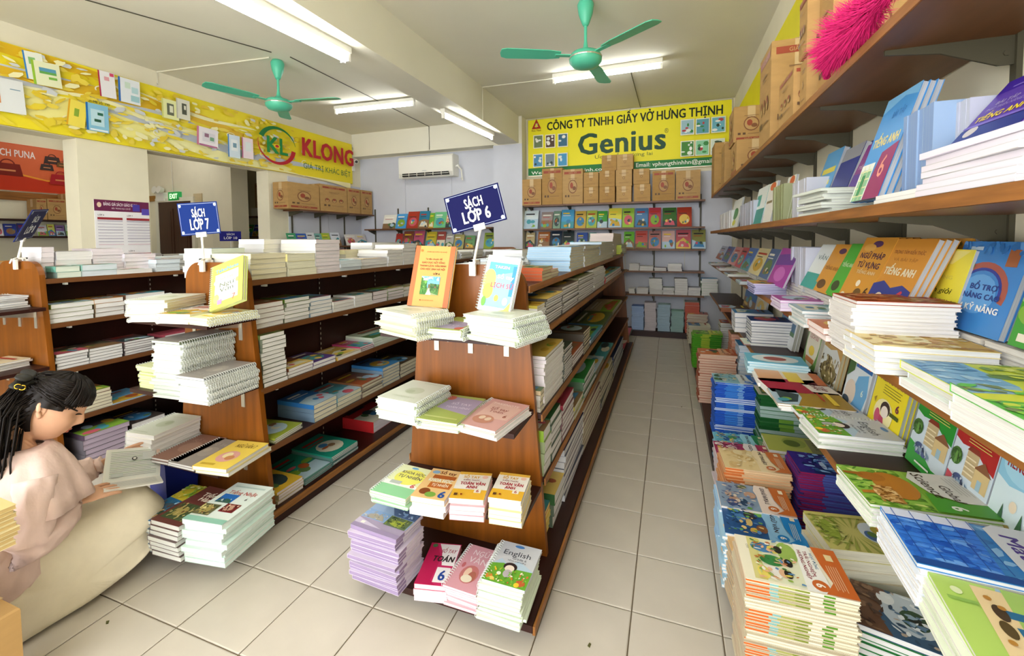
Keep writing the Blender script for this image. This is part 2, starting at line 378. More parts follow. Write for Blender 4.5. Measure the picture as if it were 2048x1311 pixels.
# ---------------------------------------------------------------- air conditioner
p0 = at(797, 316, 'y', 6.28); p1 = at(905, 345, 'y', 6.28)
t = empty('air_conditioner', ((p0.x+p1.x)/2, YB-.008, p1.z-.04)); tag(t, 'white split air conditioner on the pale back wall', 'air conditioner')
hw = (p1.x-p0.x)/2; hh = p0.z-p1.z+.05
mb = MB(); mb.prism([(0, 0), (-.16, .0), (-.21, .07), (-.215, hh-.03), (-.19, hh), (0, hh)], -hw, hw, plane='yz'); mb.build('housing', 'white', t)
for s in (-1, 1): mb = MB(); mb.box(s*hw-.006, s*hw+.006, -.2, 0, .005, hh-.005); mb.build('side_cap', 'white', t)
mb = MB(); mb.box(-hw+.07, hw-.07, -.217, -.15, .02, .072); mb.build('air_outlet', 'black', t)
mb = MB(); mb.box(-hw+.07, hw-.07, -.222, -.214, .042, .049); mb.build('louvre', 'white', t)
for s in range(5):
    x = -hw+.2+s*(2*hw-.4)/4; mb = MB(); mb.box(x-.004, x+.004, -.221, -.16, .02, .072); mb.build('outlet_rib', 'white', t)
mb = MB(); mb.box(-.05, .03, -.2165, -.215, .10, .106, '9aa0a6'); mb.build('brand_mark', 'ink', t)
mb = MB(); mb.tube([(hw+.03, -.1, hh*.5), (hw+.1, -.1, .1), (hw+.1, -.06, -.06), (hw+.06, -.01, -.02)], .014, 8); mb.tube([(hw, -.1, hh*.45), (hw+.06, -.1, hh*.5)], .014, 8); mb.build('refrigerant_pipe', 'white', t)
# ---------------------------------------------------------------- security camera near the banner
p = at(716, 325, 'x', XL+.14); t = empty('security_camera', p); tag(t, 'small white security camera beside the yellow notebook banner', 'security camera')
mb = MB(); mb.box(-.12, -.09, -.03, .03, -.14, .06); mb.build('mount', 'white', t)
mb = MB(); mb.tube([(-.1, .06, .03), (.03, -.08, .0)], .035, 12); mb.build('housing', 'white', t)
mb = MB(); mb.tube([(.03, -.08, .0), (.045, -.095, -.003)], .024, 12); mb.build('lens', 'black', t)
# ---------------------------------------------------------------- big signs
def plane_fn(axis, val, sgn):
    """photo pixels -> a flat board on a wall; sgn = direction of the board's face"""
    i = 'xyz'.index(axis)
    def fn(u, v, e):
        p = at(u, v, axis, val+sgn*.0)
        p[i] += sgn*e
        return p
    return fn
# notebook banner on the left wall, coordinates are metres (y along the wall, z up)
XBn = XL+.03
t = empty('notebook_banner', (XL, 4, 2.36)); tag(t, 'long yellow notebook banner with round red and green logo, left wall', 'banner')
def lw(px, py): q = at(px, py, 'x', XBn); return (q.y, q.z)
tl, bl, tr_, br = lw(0, 80), lw(0, 252), lw(705, 290), lw(706, 366)
zt, zb_ = (tl[1]+tr_[1])/2, (bl[1]+br[1])/2
yb0, yb1 = .6, tr_[0]-.02
mb = MB(); mb.box(XL+.004, XBn, yb0, yb1, zb_, zt, 'f0dc2a'); bb = mb.build('board', 'vcol'); under(bb, t)
A = Art(); rr = random.Random(4)
A.rect(yb0+.01, zb_+.005, yb1-.01, zt-.005, 'f1de2c')
def wave(y0, y1, zc, amp, th, ph, col, fr=2.2):
    n = 26; U = []; Lw = []
    for i in range(n+1):
        y = y0+(y1-y0)*i/n; k = max(0, math.sin(PI*i/n))**.6
        z = zc+amp*math.sin(fr*y+ph)-(y-3)*.06
        U.append((y, min(z+th*k, zt-.006))); Lw.append((y, max(z-th*k, zb_+.006)))
    A.items.append((U+Lw, [(i, n+1+i, n+2+i, i+1) for i in range(n)], col))
wave(yb0, 5.0, zb_+.20, .03, .13, .4, 'f6ef9a'); wave(yb0, 3.6, zb_+.40, .05, .07, 1.2, 'c9cfd6'); wave(1.6, 4.7, zb_+.45, .06, .06, .3, 'e3b92a')
wave(2.6, 5.6, zb_+.26, .04, .045, 2.0, 'c3cad6'); wave(yb0, 2.9, zb_+.62, .03, .06, .0, 'e2b820'); wave(3.2, 5.2, zb_+.12, .03, .07, 1.0, 'f7f2b0')
wave(4.2, 6.2, zb_+.08, .015, .05, 1.0, 'f7efb8'); wave(3.0, 4.4, zb_+.55, .03, .02, 2.6, 'f8f3c0', 4); wave(2.0, 3.6, zb_+.34, .04, .018, .6, 'f8f3c0', 5)
for k in range(9):
    y = 1.6+k*.22; A.poly([(y, zb_+.01), (y+.05, zb_+.01), (y-.12, zb_+.14), (y-.16, zb_+.14)], 'ecd840')
for k in range(14):
    y = rr.uniform(1.6, 5.2); z = rr.uniform(zb_+.1, zt-.1); A.arc(y, z, .05, .062, rr.uniform(0, 3), rr.uniform(3.5, 6), rr.choice(['f8f4c8', 'd9b021', 'fbf6d8']), 10, .6)
A.busy(yb0+.02, zb_+.02, 5.0, zt-.02, ['f6f0b8', 'e6c838', 'd2d6d8', 'f0d850', 'ead23a'], 420, 77, .10, .45)
def nb(px0, py0, px1, py1, col, spine, accents, rot=0):
    (ya, za), (yb, zb) = lw(px0, py0), lw(px1, py1)
    c = ((ya+yb)/2, (za+zb)/2); w, h = (yb-ya)/2, (za-zb)/2
    def q(u, v): return (c[0]+(u*math.cos(rot)*w-v*math.sin(rot)*h), c[1]+(u*math.sin(rot)*w+v*math.cos(rot)*h))
    A.poly([q(-1, -1), q(1, -1), q(1, 1), q(-1, 1)], col)
    A.poly([q(-1, -1), q(-.82, -1), q(-.82, 1), q(-1, 1)], spine)
    for u, v, a, b, cc in accents: A.poly([q(u, v), q(u+a, v), q(u+a, v+b), q(u, v+b)], cc)
gr = ('5d9a4a', '3f7f9a', 'e9efe2')
nb(42, 100, 85, 165, 'eef2e4', '3a86c8', [(-.5, .1, .7, .5, '8cc37a')], .1)
nb(58, 118, 118, 180, 'edf0c8', '9cc93c', [(-.5, .0, 1.2, .5, '5d9fbf'), (.1, -.4, .6, .2, '7db84a'), (-.5, .0, 1.2, .2, '6cae55')], .08)
nb(-30, 150, 46, 232, 'e3e6e6', 'c8cdd2', [(.2, .4, .6, .05, '6f93a8'), (-.6, -.5, .2, .9, 'e0935a')], .05)
nb(128, 198, 168, 258, 'f3df5a', 'e0a820', [(-.3, -.2, .5, .6, '8fae3a')], -.12)
nb(165, 204, 213, 268, '8cc6e0', '1f6fb8', [(-.6, -.6, 1.2, 1.2, 'bfe0ea'), (-.3, -.3, .6, .2, '2f5f4a'), (0, .2, .5, .2, '2f6f5a'), (-.7, -.95, 1.6, .12, 'eaf4f8')])
nb(190, 140, 226, 200, 'f0eef0', 'b8264a', [(-.3, .3, .6, .3, 'e6a8b0'), (.4, .7, .5, .25, 'd2486a')], .05)
nb(229, 153, 275, 213, 'e9eef2', '2c6fbf', [(-.4, .2, .5, .5, 'cfe3d2'), (.2, -.1, .6, .5, 'bcdce0'), (.1, -.8, .8, .5, 'a8d2d8')])
nb(316, 196, 352, 243, 'eef0b0', 'd8dc80', [(-.4, -.6, .8, 1.2, '6b6f5a'), (-.1, -.3, .4, .7, 'e9ead0')]); nb(345, 196, 374, 243, 'e4e2d0', 'c8c8b8', [(-.2, -.5, .7, 1.1, '55584a'), (.1, 0, .3, .4, 'e4e2d0')])
nb(386, 252, 430, 298, 'efe9ee', 'd07898', [(-.5, -.5, 1.2, 1.0, 'e0dce4'), (-.3, 0, .4, .4, '9a6f8a'), (.2, -.3, .4, .4, '7fae8a'), (-.8, -1, 1.7, .18, 'b86a94')], -.04)
nb(448, 268, 474, 318, 'd9e8f2', '3f86c8', [(-.5, -.4, 1.1, 1.0, 'eef4f8'), (-.2, -.1, .6, .4, '7fa4b8')]); nb(476, 274, 500, 320, 'f0dfe6', 'c86a94', [(-.4, -.3, 1, .9, 'e8eef0')])
A.text('Mã số: 390', lw(195, 214)[0], lw(195, 208)[1], .022, '3a3a30', width=lw(213, 214)[0]-lw(180, 208)[0])
# round logo and name
cy_, cz_ = lw(548, 292); ry = (lw(588, 300)[0]-lw(512, 290)[0])/2
rz_ = (lw(545, 253)[1]-lw(550, 329)[1])/2
def bigarc(a0, a1, w0, w1, col, n=22):
    V = []; 
    for i in range(n+1):
        f = i/n; a = a0+(a1-a0)*f; w = w0+(w1-w0)*f
        V.append((cy_+ry*math.cos(a), cz_+rz_*math.sin(a)))
    for i in range(n+1):
        f = i/n; a = a0+(a1-a0)*f; w = w0+(w1-w0)*f
        V.append((cy_+ry*(1-w)*math.cos(a), cz_+rz_*(1-w)*math.sin(a)))
    A.items.append((V, [(i, i+1, n+2+i, n+1+i) for i in range(n)], col))
bigarc(2.75, .15, .24, .02, '1d7a3c'); bigarc(-3.35, -.15, .02, .24, 'b8202c')
A.text('KL', cy_-.0, cz_, rz_*.85, '1d8a44', width=ry*1.1, bold=.03); A.ell(cy_-.01, cz_-.01, ry*.16, rz_*.12, 'f1de2c'); A.ell(cy_-.01, cz_-.01, ry*.10, rz_*.075, 'c8242c')
(ka, za), (kb, zb2) = lw(597, 300), lw(700, 310)
A.text('KLONG', (ka+kb)/2, (lw(640, 284)[1]+lw(640, 322)[1])/2, .26, 'b8202c', width=kb-ka, bold=.045)
A.text('GIÁ TRỊ KHÁC BIỆT', (lw(600, 340)[0]+lw(694, 340)[0])/2, (lw(645, 333)[1]+lw(645, 346)[1])/2, .085, '2f6a3a', width=lw(694, 340)[0]-lw(600, 340)[0], bold=.008)
A.text('®', lw(700, 298)[0]-.02, lw(700, 298)[1], .04, '6a6a40', bold=0)
mb = MB(); A.lay(mb, lambda u, v, e: (XBn+e, u, v), .0006); pr = mb.build('banner_print', 'ink', bb)
# big paper-company sign on the back wall
YS = YB-.03
t = empty('company_sign', (-.65, YB, 2.3)); tag(t, 'big yellow paper company sign with dark green lettering, back wall', 'sign board')
def bw(px, py): q = at(px, py, 'y', YS); return (q.x, q.z)
sx0, sx1 = bw(1055, 300)[0], bw(1465, 250)[0]; szt = (bw(1055, 240)[1]+bw(1465, 196)[1])/2; szb = (bw(1055, 355)[1]+bw(1380, 333)[1])/2
mb = MB(); mb.box(sx0, sx1, YS, YB, szb, szt, 'efe320'); bb = mb.build('board', 'vcol'); under(bb, t)
A = Art(); A.rect(sx0+.01, szb+.01, sx1-.01, szt-.01, 'f0e522'); A.rect(sx0+.01, szb+.005, sx1-.01, szb+.125, '1e7a3a')
def bt(txt, pa, pb, hpx, col, bold=.02, **k):
    a, b = bw(*pa), bw(*pb); A.text(txt, (a[0]+b[0])/2, (a[1]+b[1])/2, hpx*7.0/F, col, width=b[0]-a[0], bold=bold, **k)
bt('CÔNG TY TNHH GIẤY VỞ HƯNG THỊNH', (1094, 252), (1446, 219), 15, '1c2a14', .03)
bt('Genius', (1156, 286), (1332, 278), 37, '1d4a34', .03); bt('®', (1329, 261), (1337, 261), 8, '5a5a20', 0)
bt('Ươm mầm tương lai', (1190, 314), (1305, 306), 6, '5a6a20', 0)
bt('Website: vphungthinh.com', (1063, 347), (1215, 336), 6, 'eef4e6', .015); bt('Email: vphungthinhhn@gmail.com', (1272, 331), (1452, 318), 7, 'eef4e6', .015)
lx, lz = bw(1073, 250)
A.poly([(lx-.075, lz-.06), (lx+.075, lz-.06), (lx, lz+.09)], 'a8321e'); A.poly([(lx-.03, lz-.03), (lx+.03, lz-.03), (lx, lz+.03)], 'f0e522'); A.text('7', lx+.005, lz-.01, .06, 'c8b8a0'); A.text('Phúc Thịnh', lx, lz-.085, .022, '7a3a1a', width=.15)
rr = random.Random(9)
pics = [(1067, 271, '6f7f5a'), (1091, 270, '5a4632'), (1116, 268, '3f6f8a'), (1067, 309, '4f8fb8'), (1091, 308, '7a8a90'), (1116, 307, '4a9ac8')]
for px, py, cc in pics:
    x, z = bw(px, py); A.rect(x, z-.20, x+.155, z, 'eee9d8'); A.rect(x+.012, z-.188, x+.143, z-.012, cc)
    for k in range(5): A.ell(x+rr.uniform(.03, .12), z-rr.uniform(.03, .17), rr.uniform(.012, .03), rr.uniform(.012, .03), rr.choice(['f2efe4', '2c3a30', 'dfe6e0', cc]), 8)
for px, py, cc in [(1361, 241, '9fc3cf'), (1391, 239, '5f9fb0'), (1422, 236, '6fb3c8'), (1361, 284, '4a8a3a'), (1390, 282, '8fd0a8'), (1420, 280, 'd8e6da')]:
    x, z = bw(px, py); A.rect(x, z-.21, x+.175, z, 'ecebdc'); A.rect(x+.012, z-.198, x+.163, z-.012, cc)
    for k in range(6): A.ell(x+rr.uniform(.03, .14), z-rr.uniform(.04, .18), rr.uniform(.012, .035), rr.uniform(.01, .03), rr.choice(['f2f4f0', '2f4a3a', 'e9efe6', 'b8404a', '3f8a4a']), 8)
mb = MB(); A.lay(mb, lambda u, v, e: (u, YS-e, v), .0007); mb.build('sign_print', 'ink', bb)
mb = MB(); 
for a, b in (((sx0, szb), (sx1, szb+.012)), ((sx0, szt-.012), (sx1, szt)), ((sx0, szb), (sx0+.012, szt)), ((sx1-.012, szb), (sx1, szt))): mb.box(a[0], b[0], YS-.006, YS, a[1], b[1])
mb.build('frame', 'chrome', bb)
# narrow yellow sign behind the cartons on the right wall
XS = XR-.02
q0, q1 = at(1445, 330, 'x', XS), at(1630, 40, 'x', XS)
mb = MB(); mb.box(XS, XR, 1.9, 6.35, 2.30, 2.93, 'efe320'); tag(mb.build('yellow_wall_sign', 'vcol'), 'yellow sign board on right wall half hidden behind cartons', 'sign board')
# orange bag banner in the side room
XP = XF+.03
def fw(px, py): q = at(px, py, 'x', XP); return (q.y, q.z)
t = empty('bag_banner', (XF, 3.5, 2.1)); tag(t, 'orange red banner with handbags in the side room', 'banner')
zt2 = fw(0, 283)[1]; zb2 = fw(157, 390)[1]; y1 = fw(162, 390)[0]
mb = MB(); mb.box(XF+.004, XP, 1.2, y1+.3, zb2, zt2, 'd8562e'); bb = mb.build('board', 'vcol'); under(bb, t)
A = Art(); A.rect(1.21, zb2+.01, y1+.29, zt2-.01, 'd5643a'); A.poly([(1.21, zb2+.01), (y1+.29, zb2+.01), (y1+.29, zb2+.25), (3.8, zb2+.18), (3.3, zb2+.30), (2.8, zb2+.22), (1.21, zb2+.30)], 'c23418'); A.poly([(2.4, zb2+.2), (3.3, zb2+.29), (3.9, zb2+.17), (y1+.29, zb2+.26), (y1+.29, zb2+.28), (3.9, zb2+.19), (3.3, zb2+.315), (2.4, zb2+.23)], 'f0a030')
a, b = fw(-60, 296), fw(70, 310); A.text('TÚI XÁCH PUNA', (a[0]+b[0])/2, (a[1]+b[1])/2, .10, 'f0e4e4', width=b[0]-a[0], bold=.02)
for px, py, w, cc in ((15, 335, .16, '7a1c10'), (104, 319, .10, '3a2420'), (139, 318, .09, '8a1a24'), (93, 333, .08, '3a2a28'), (122, 329, .06, '6a4a20'), (147, 330, .07, '8a2a20'), (121, 357, .14, 'a81c24')):
    y, z = fw(px, py); A.poly([(y-w, z-w*.7), (y+w, z-w*.7), (y+w*.8, z+w*.4), (y-w*.8, z+w*.4)], cc); A.arc(y, z+w*.3, w*.4, w*.5, 0, PI, cc, 8); A.rect(y-w*.5, z-w*.3, y+w*.5, z-w*.15, 'd88a5a')
mb = MB(); A.lay(mb, lambda u, v, e: (XP+e, u, v), .0008); mb.build('banner_print', 'ink', bb)
# wooden rail under it
mb = MB(); mb.box(XF, XF+.025, 1.2, 4.6, fw(160, 405)[1]-.02, zb2-.02); tag(mb.build('wooden_rail', 'woodedge'), 'plain wooden rail below the orange bag banner', 'rail')
# exit sign, emergency lamp, wall patch over the door
p = at(347, 392, 'y', 5.25); t = empty('exit_sign', p); tag(t, 'small green EXIT sign above the dark door', 'exit sign')
mb = MB(); mb.box(-.14, .14, 0, .05, -.075, .075); mb.build('housing', 'exit', t)
mb = MB(); Art().text('EXIT', 0, 0, .085, 'ffffff', width=.2, bold=.012).lay(mb, lambda u, v, e: (u, -.002-e, v)); mb.build('lettering', 'exitl', t)
mb = MB(); mb.tube([(-.06, .03, .07), (-.06, .03, .62)], .004, 5); mb.build('hanging_wire', 'white', t)
p = at(325, 392, 'y', 5.27); t = empty('emergency_lamp', p); tag(t, 'white twin head emergency lamp beside the EXIT sign', 'emergency lamp')
mb = MB(); mb.box(-.11, .09, -.04, .03, -.09, .06); mb.build('battery_case', 'white', t)
for s in (-1, 1):
    mb = MB(); mb.tube([(s*.06-.02, -.02, .10), (s*.06-.02, -.09, .11)], [.05, .065], 12); mb.build('lamp_head', 'white', t)
p = at(396, 395, 'y', 5.29)
mb = MB(); mb.box(p.x-.1, p.x+.1, 5.28, 5.30, p.z-.09, p.z+.07, 'cdbb94'); tag(mb.build('notice_card', 'card'), 'small tan notice card on wall right of EXIT sign', 'notice')
p = at(306, 397, 'y', 5.29)
mb = MB(); mb.box(p.x-.12, p.x+.05, 5.28, 5.30, p.z-.05, p.z+.05, 'a5793f'); tag(mb.build('wooden_plate', 'card'), 'small brown wooden plate left of the emergency lamp', 'plate')
# price poster on the column
XPp = XL+.008
def cw(px, py): q = at(px, py, 'x', XPp); return (q.y, q.z)
ya, yb = cw(190, 450)[0], cw(299, 450)[0]; zt3, zb3 = (cw(188, 398)[1]+cw(297, 405)[1])/2, cw(250, 512)[1]-.25
t = empty('price_poster', (XL, (ya+yb)/2, zb3)); tag(t, 'white schoolbook price poster with maroon heading on column', 'poster')
mb = MB(); mb.box(XL+.004, XPp, ya, yb, zb3, zt3, 'efedf0'); bb = mb.build('sheet', 'ink'); under(bb, t)
A = Art(); w = yb-ya
A.rect(ya, zt3-.11, yb, zt3, '6a1f4a'); A.text('BẢNG GIÁ SÁCH GIÁO KHOA', ya+w*.47, zt3-.04, .03, 'f2e6ee', width=w*.62); A.text('BẬC TRUNG HỌC CƠ SỞ', ya+w*.47, zt3-.08, .014, 'e0c8d4', width=w*.34); A.ell(ya+.04, zt3-.05, .018, .025, 'e6c8b0'); A.rect(yb-.15, zt3-.10, yb-.085, zt3-.03, '4a3aa0'); A.rect(yb-.07, zt3-.135, yb, zt3-.07, '5a4ab0')
for cx_ in (0, 1):
    for r_ in range(3):
        x0 = ya+.02+cx_*w*.5; zc = zt3-.15-r_*.36
        A.text('LỚP %d' % (6+cx_+2*r_) if r_ < 2 else 'KHÁC', x0+.03, zc, .014, '4a3a4a', width=.05); A.rect(x0, zc-.045, x0+w*.44, zc-.022, '9a2a34')
        for k in range(9):
            A.rect(x0, zc-.062-k*.029, x0+w*.44, zc-.062-k*.029+.006 if k % 3 else zc-.062-k*.029+.009, 'b9b3c2' if k < 8 else 'd8b8c4')
mb = MB(); A.lay(mb, lambda u, v, e: (XPp+e, u, v), .0004); mb.build('poster_print', 'ink', bb)
# ================================================================ islands
ISL = {}
def island(key, label, xc, yp, yend, zs, hs, hb, pt, endz, sides=(1,)):
    """two-sided bookcase: sloping wooden end panels, shelves on both sides, small shelves on the near end.
    zs shelf tops from the top down, hs how far each reaches from the middle, hb half width of the plinth, pt panel half widths"""
    t = empty('bookcase', (xc, yp, 0)); tag(t, label, 'bookcase', 'two sided wooden bookcases')
    ISL[key] = dict(xc=xc, yp=yp, yend=yend, zs=zs, hs=hs, hb=hb)
    Ln = yend-yp
    mb = MB(); mb.box(-hb, hb, -.32 if key == 6 else -.27, Ln+.03, .055, .08); mb.build('plinth_top', 'dark', t)
    mb = MB(); mb.box(-hb+.03, hb-.012, -.05, Ln, .0, .055); mb.build('plinth', 'dark', t)
    mb = MB(); mb.box(hb-.002, hb+.008, -.32 if key == 6 else -.27, Ln+.03, .05, .08); mb.build('plinth_edge', 'woodedge', t)
    wb, wt = pt; zt = 1.25
    prof = [(-wb, .08), (wb, .08)]
    def hw_(z): return wb+(wt-wb)*(z-.08)/(1.10-.08)
    for z in (.6, 1.0, 1.10): prof.append((hw_(z), z))
    for k in range(1, 7):
        a = k*PI/2/6; prof.append((wt-.10+.10*math.cos(a), 1.15+.10*math.sin(a)))
    prof += [(-x, z) for x, z in reversed(prof[2:])]
    for y0 in (0, Ln-.025):
        mb = MB(); mb.prism(prof, y0, y0+.025); mb.build('end_panel', 'wood', t)
    mb = MB(); mb.box(-.012, .012, .025, Ln-.025, .08, 1.14); mb.build('centre_panel', 'dark', t)
    for s in (1, -1):
        for k, (z, h) in enumerate(zip(zs, hs)):
            x0, x1 = (.012, h) if s > 0 else (-h, -.012)
            mb = MB(); mb.box(x0, x1, .027, Ln-.027, z-.022, z); b = mb.build('shelf_board', 'dark', t)
            xe = x1 if s > 0 else x0
            mb = MB(); mb.box(min(xe, xe+s*.006), max(xe, xe+s*.006), .012, Ln-.012, z-.026, z+.001); mb.build('edge_strip', 'woodedge' if key == 6 else 'shelf', b)
            if s > 0:
                for j in range(5):
                    y = .12+j*(Ln-.24)/4*.62
                    mb = MB(); mb.box(h-.05, h-.02, y, y+.012, z-.04, z-.022); mb.build('bracket', 'white', b)
        if s > 0:
            for j in range(6):
                y = .10+j*.55
                mb = MB(); mb.box(.012, .018, y-.008, y+.008, .1, 1.14)
                up = mb.build('slotted_upright', 'dark', t)
                mb = MB()
                for q in range(32): mb.box(.018, .0185, y-.003, y+.003, .12+q*.032, .12+q*.032+.014, 'b9b4a6')
                sl = mb.build('slots', 'ink', up); sl['kind'] = 'stuff'
    for k, z in enumerate(endz):
        w = wb*.93 if k == 2 else wb*.84
        mb = MB(); mb.box(-w, w, -.235, -.002, z-.018, z); b = mb.build('end_shelf', 'dark', t)
        if k < 3:
            for x in (-.16, .0, .16):
                mb = MB(); mb.box(x-.011, x+.011, -.005, -.001, z-.12, z-.018); mb.prism([(-.2, z-.028), (-.2, z-.018), (-.004, z-.018), (-.004, z-.06)], x-.002, x+.002, plane='yz'); mb.build('bracket', 'chrome', b)
    return t
EZ = (1.0, .675, .365)
island(6, 'brown wooden island bookcase with orange book and grade 6 sign', -.775, 1.63, 5.45, (1.165, .98, .65, .39), (.25, .288, .30, .312), .365, (.325, .245), EZ)
island(7, 'brown wooden island bookcase with grade 7 sign beside the crouching reader', -2.085, 1.50, 5.45, (1.165, .922, .644, .365), (.205, .205, .255, .29), .345, (.315, .215), EZ)
island(8, 'brown wooden island bookcase at far left behind the reader', -3.45, 1.35, 5.45, (1.15, .90, .64, .365), (.205, .22, .255, .29), .345, (.315, .215), EZ)
# ================================================================ wall shelving
def bracket_mesh(depth, h=.07):
    mb = MB(); mb.prism([(0, 0), (-depth, 0), (-depth, -.012), (-depth*.55, -h*.35), (-.03, -h), (0, -h)], -.003, .003)
    mb.tube([(-.015, -.006, -h*.6), (-.015, .006, -h*.6)], .007, 6)
    return mb.mesh('bracket', 'steel')
UPY = [1.44+.52*k for k in range(-2, 9)]
def wall_shelf(label, z, xf, y0, y1, thick, m, seams, xb=XR-.012):
    t = empty('wall_shelf', (xb, (y0+y1)/2, z-thick)); tag(t, label, 'wall shelf', 'long shelves along the right wall')
    ys = [y0]+list(seams)+[y1]; c = (y0+y1)/2
    for a, b in zip(ys, ys[1:]):
        mb = MB(); mb.box(xf-xb, 0, a-c+.0008, b-c-.0008, 0, thick); bd = mb.build('shelf_board', m, t)
        mb = MB(); mb.box(xf-xb-.004, xf-xb, a-c+.001, b-c-.001, .001, thick-.001); mb.build('edge_strip', 'woodedge', bd)
    me = bracket_mesh(xb-xf-.04)
    for y in UPY:
        if y0 < y < y1-.05: link('bracket', me, t, (0, y-c, 0))
    return t
for k, y in enumerate(UPY):
    mb = MB(); mb.box(-.012, 0, -.011, .011, .08, 2.0); o = mb.build('shelf_upright', 'steel', None, (XR, y, 0))
    tag(o, 'dark slotted steel upright on right wall, %s counted from the camera' % ('first second third fourth fifth sixth seventh eighth ninth tenth eleventh'.split()[k]), 'shelf upright', 'steel uprights on the right wall')
ZR = (1.87, 1.435, 1.03, .66, .06)
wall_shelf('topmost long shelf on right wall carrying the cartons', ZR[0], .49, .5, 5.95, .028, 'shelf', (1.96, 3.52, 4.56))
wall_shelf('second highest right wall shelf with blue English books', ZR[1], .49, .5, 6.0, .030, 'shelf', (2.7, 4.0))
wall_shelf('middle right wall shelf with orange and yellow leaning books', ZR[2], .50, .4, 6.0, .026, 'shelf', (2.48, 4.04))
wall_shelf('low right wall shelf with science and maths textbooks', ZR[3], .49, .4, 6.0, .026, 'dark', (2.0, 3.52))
mb = MB(); mb.box(.25, XR-.012, .4, 6.1, 0, ZR[4]); tag(mb.build('floor_plinth', 'dark'), 'low dark plinth on floor under the right wall stacks', 'plinth')
# back wall shelving
def back_shelf(label, x0, x1, z, depth, m='shelf', grp='shelves on the back wall'):
    t = empty('back_wall_shelf', ((x0+x1)/2, YB-.012, z-.022)); tag(t, label, 'wall shelf', grp); c = (x0+x1)/2
    mb = MB(); mb.box(x0-c, x1-c, -depth, 0, 0, .022); mb.build('shelf_board', m, t)
    n = max(2, round((x1-x0)/.6)+1)
    for k in range(n):
        x = x0-c+.06+(x1-x0-.12)*k/(n-1)
        mb = MB(); mb.prism([(0, 0), (-depth*.85, 0), (-depth*.85, -.012), (-.02, -.07), (0, -.07)], x-.003, x+.003, plane='yz'); mb.build('bracket', 'steel', t)
    return t
BZ = (1.858, 1.504, 1.205, .905, .583, .08)
for z, nm in zip(BZ[:5], ('topmost', 'second highest', 'third', 'fourth', 'fifth')):
    back_shelf('%s shelf on back wall below the big yellow sign' % nm, -2.06, .44, z, .25)
mb = MB(); mb.box(-2.06, .44, 6.21, YB-.012, 0, .075); tag(mb.build('floor_plinth', 'dark'), 'low dark plinth on floor below the back wall shelves', 'plinth')
for k in range(5):
    x = -2.0+k*.6
    mb = MB(); mb.box(-.011, .011, -.012, 0, .08, 1.95); tag(mb.build('shelf_upright', 'steel', None, (x, YB-.008, 0)), 'dark slotted upright on back wall, %s from the pillar' % ('first', 'second', 'third', 'fourth', 'fifth')[k], 'shelf upright', 'steel uprights on the back wall')
back_shelf('upper book shelf under the air conditioner', -5.0, -2.6, 1.545, .22, grp='shelves under the air conditioner')
back_shelf('lower book shelf under the air conditioner', -5.0, -2.6, 1.20, .22, grp='shelves under the air conditioner')
for k, x in enumerate((-4.93, -4.45, -3.85, -3.2)):
    mb = MB(); mb.box(-.011, .011, -.012, 0, .9, 1.9); tag(mb.build('shelf_upright', 'steel', None, (x, YB-.008, 0)), 'dark slotted upright under air conditioner, %s from the corner' % ('first', 'second', 'third', 'fourth')[k], 'shelf upright', 'steel uprights under the air conditioner')
# carton shelf and lower shelf on the left wall
def left_shelf(label, z, y0, y1, depth, x=XL+.008):
    t = empty('left_wall_shelf', (x, (y0+y1)/2, z-.022)); tag(t, label, 'wall shelf'); c = (y0+y1)/2
    mb = MB(); mb.box(0, depth, y0-c, y1-c, 0, .022); mb.build('shelf_board', 'shelf', t)
    for k in range(4):
        y = y0-c+.1+k*(y1-y0-.2)/3
        mb = MB(); mb.prism([(0, 0), (depth*.85, 0), (depth*.85, -.012), (.02, -.07), (0, -.07)], y-.003, y+.003, plane='xz'); mb.build('bracket', 'steel', t)
ZC = at(600, 418, 'x', XL+.31).z
left_shelf('shelf with a row of cartons below the notebook banner', ZC, 4.80, 6.46, .31)
ZC2 = at(620, 490, 'x', XL+.25).z-.02
left_shelf('shelf with standing books below the row of cartons', ZC2, 4.80, 6.2, .25)
for k in range(3):
    mb = MB(); mb.box(0, .012, -.011, .011, .9, ZC+.1); tag(mb.build('shelf_upright', 'steel', None, (XL+.008, 4.95+k*.55, 0)), 'dark slotted upright below the carton row, %s from the column' % ('first', 'second', 'third')[k], 'shelf upright', 'steel uprights below the carton row')
# side room shelves
XSF = XF+.28
zq = at(160, 441, 'x', XSF).z
t = empty('side_room_shelf', (XF, 3.0, zq-.025)); tag(t, 'dark carton shelf in the side room under the orange banner', 'wall shelf')
mb = MB(); mb.box(0, .28, -2.0, 1.9, 0, .025); mb.build('shelf_board', 'dark', t)
zq2 = at(100, 472, 'x', XSF).z
t = empty('side_room_shelf', (XF, 3.0, zq2-.025)); tag(t, 'dark book shelf in the side room under the cartons', 'wall shelf')
mb = MB(); mb.box(0, .28, -2.0, 1.9, 0, .025); mb.build('shelf_board', 'dark', t)
t = empty('side_room_shelf', (-7.0, 6.49, 0)); tag(t, 'thin wall shelf in the side room behind the door corner', 'wall shelf')
zq3 = at(500, 433, 'y', 6.3).z; zq4 = at(500, 473, 'y', 6.3).z
ZQ = (zq, zq2, zq3, zq4)
mb = MB(); mb.box(-1.2, 1.4, -.28, 0, zq3-.02, zq3); mb.build('shelf_board', 'shelf', t)
mb = MB(); mb.box(-1.2, 1.4, -.28, 0, zq4-.02, zq4); mb.build('shelf_board', 'dark', t)
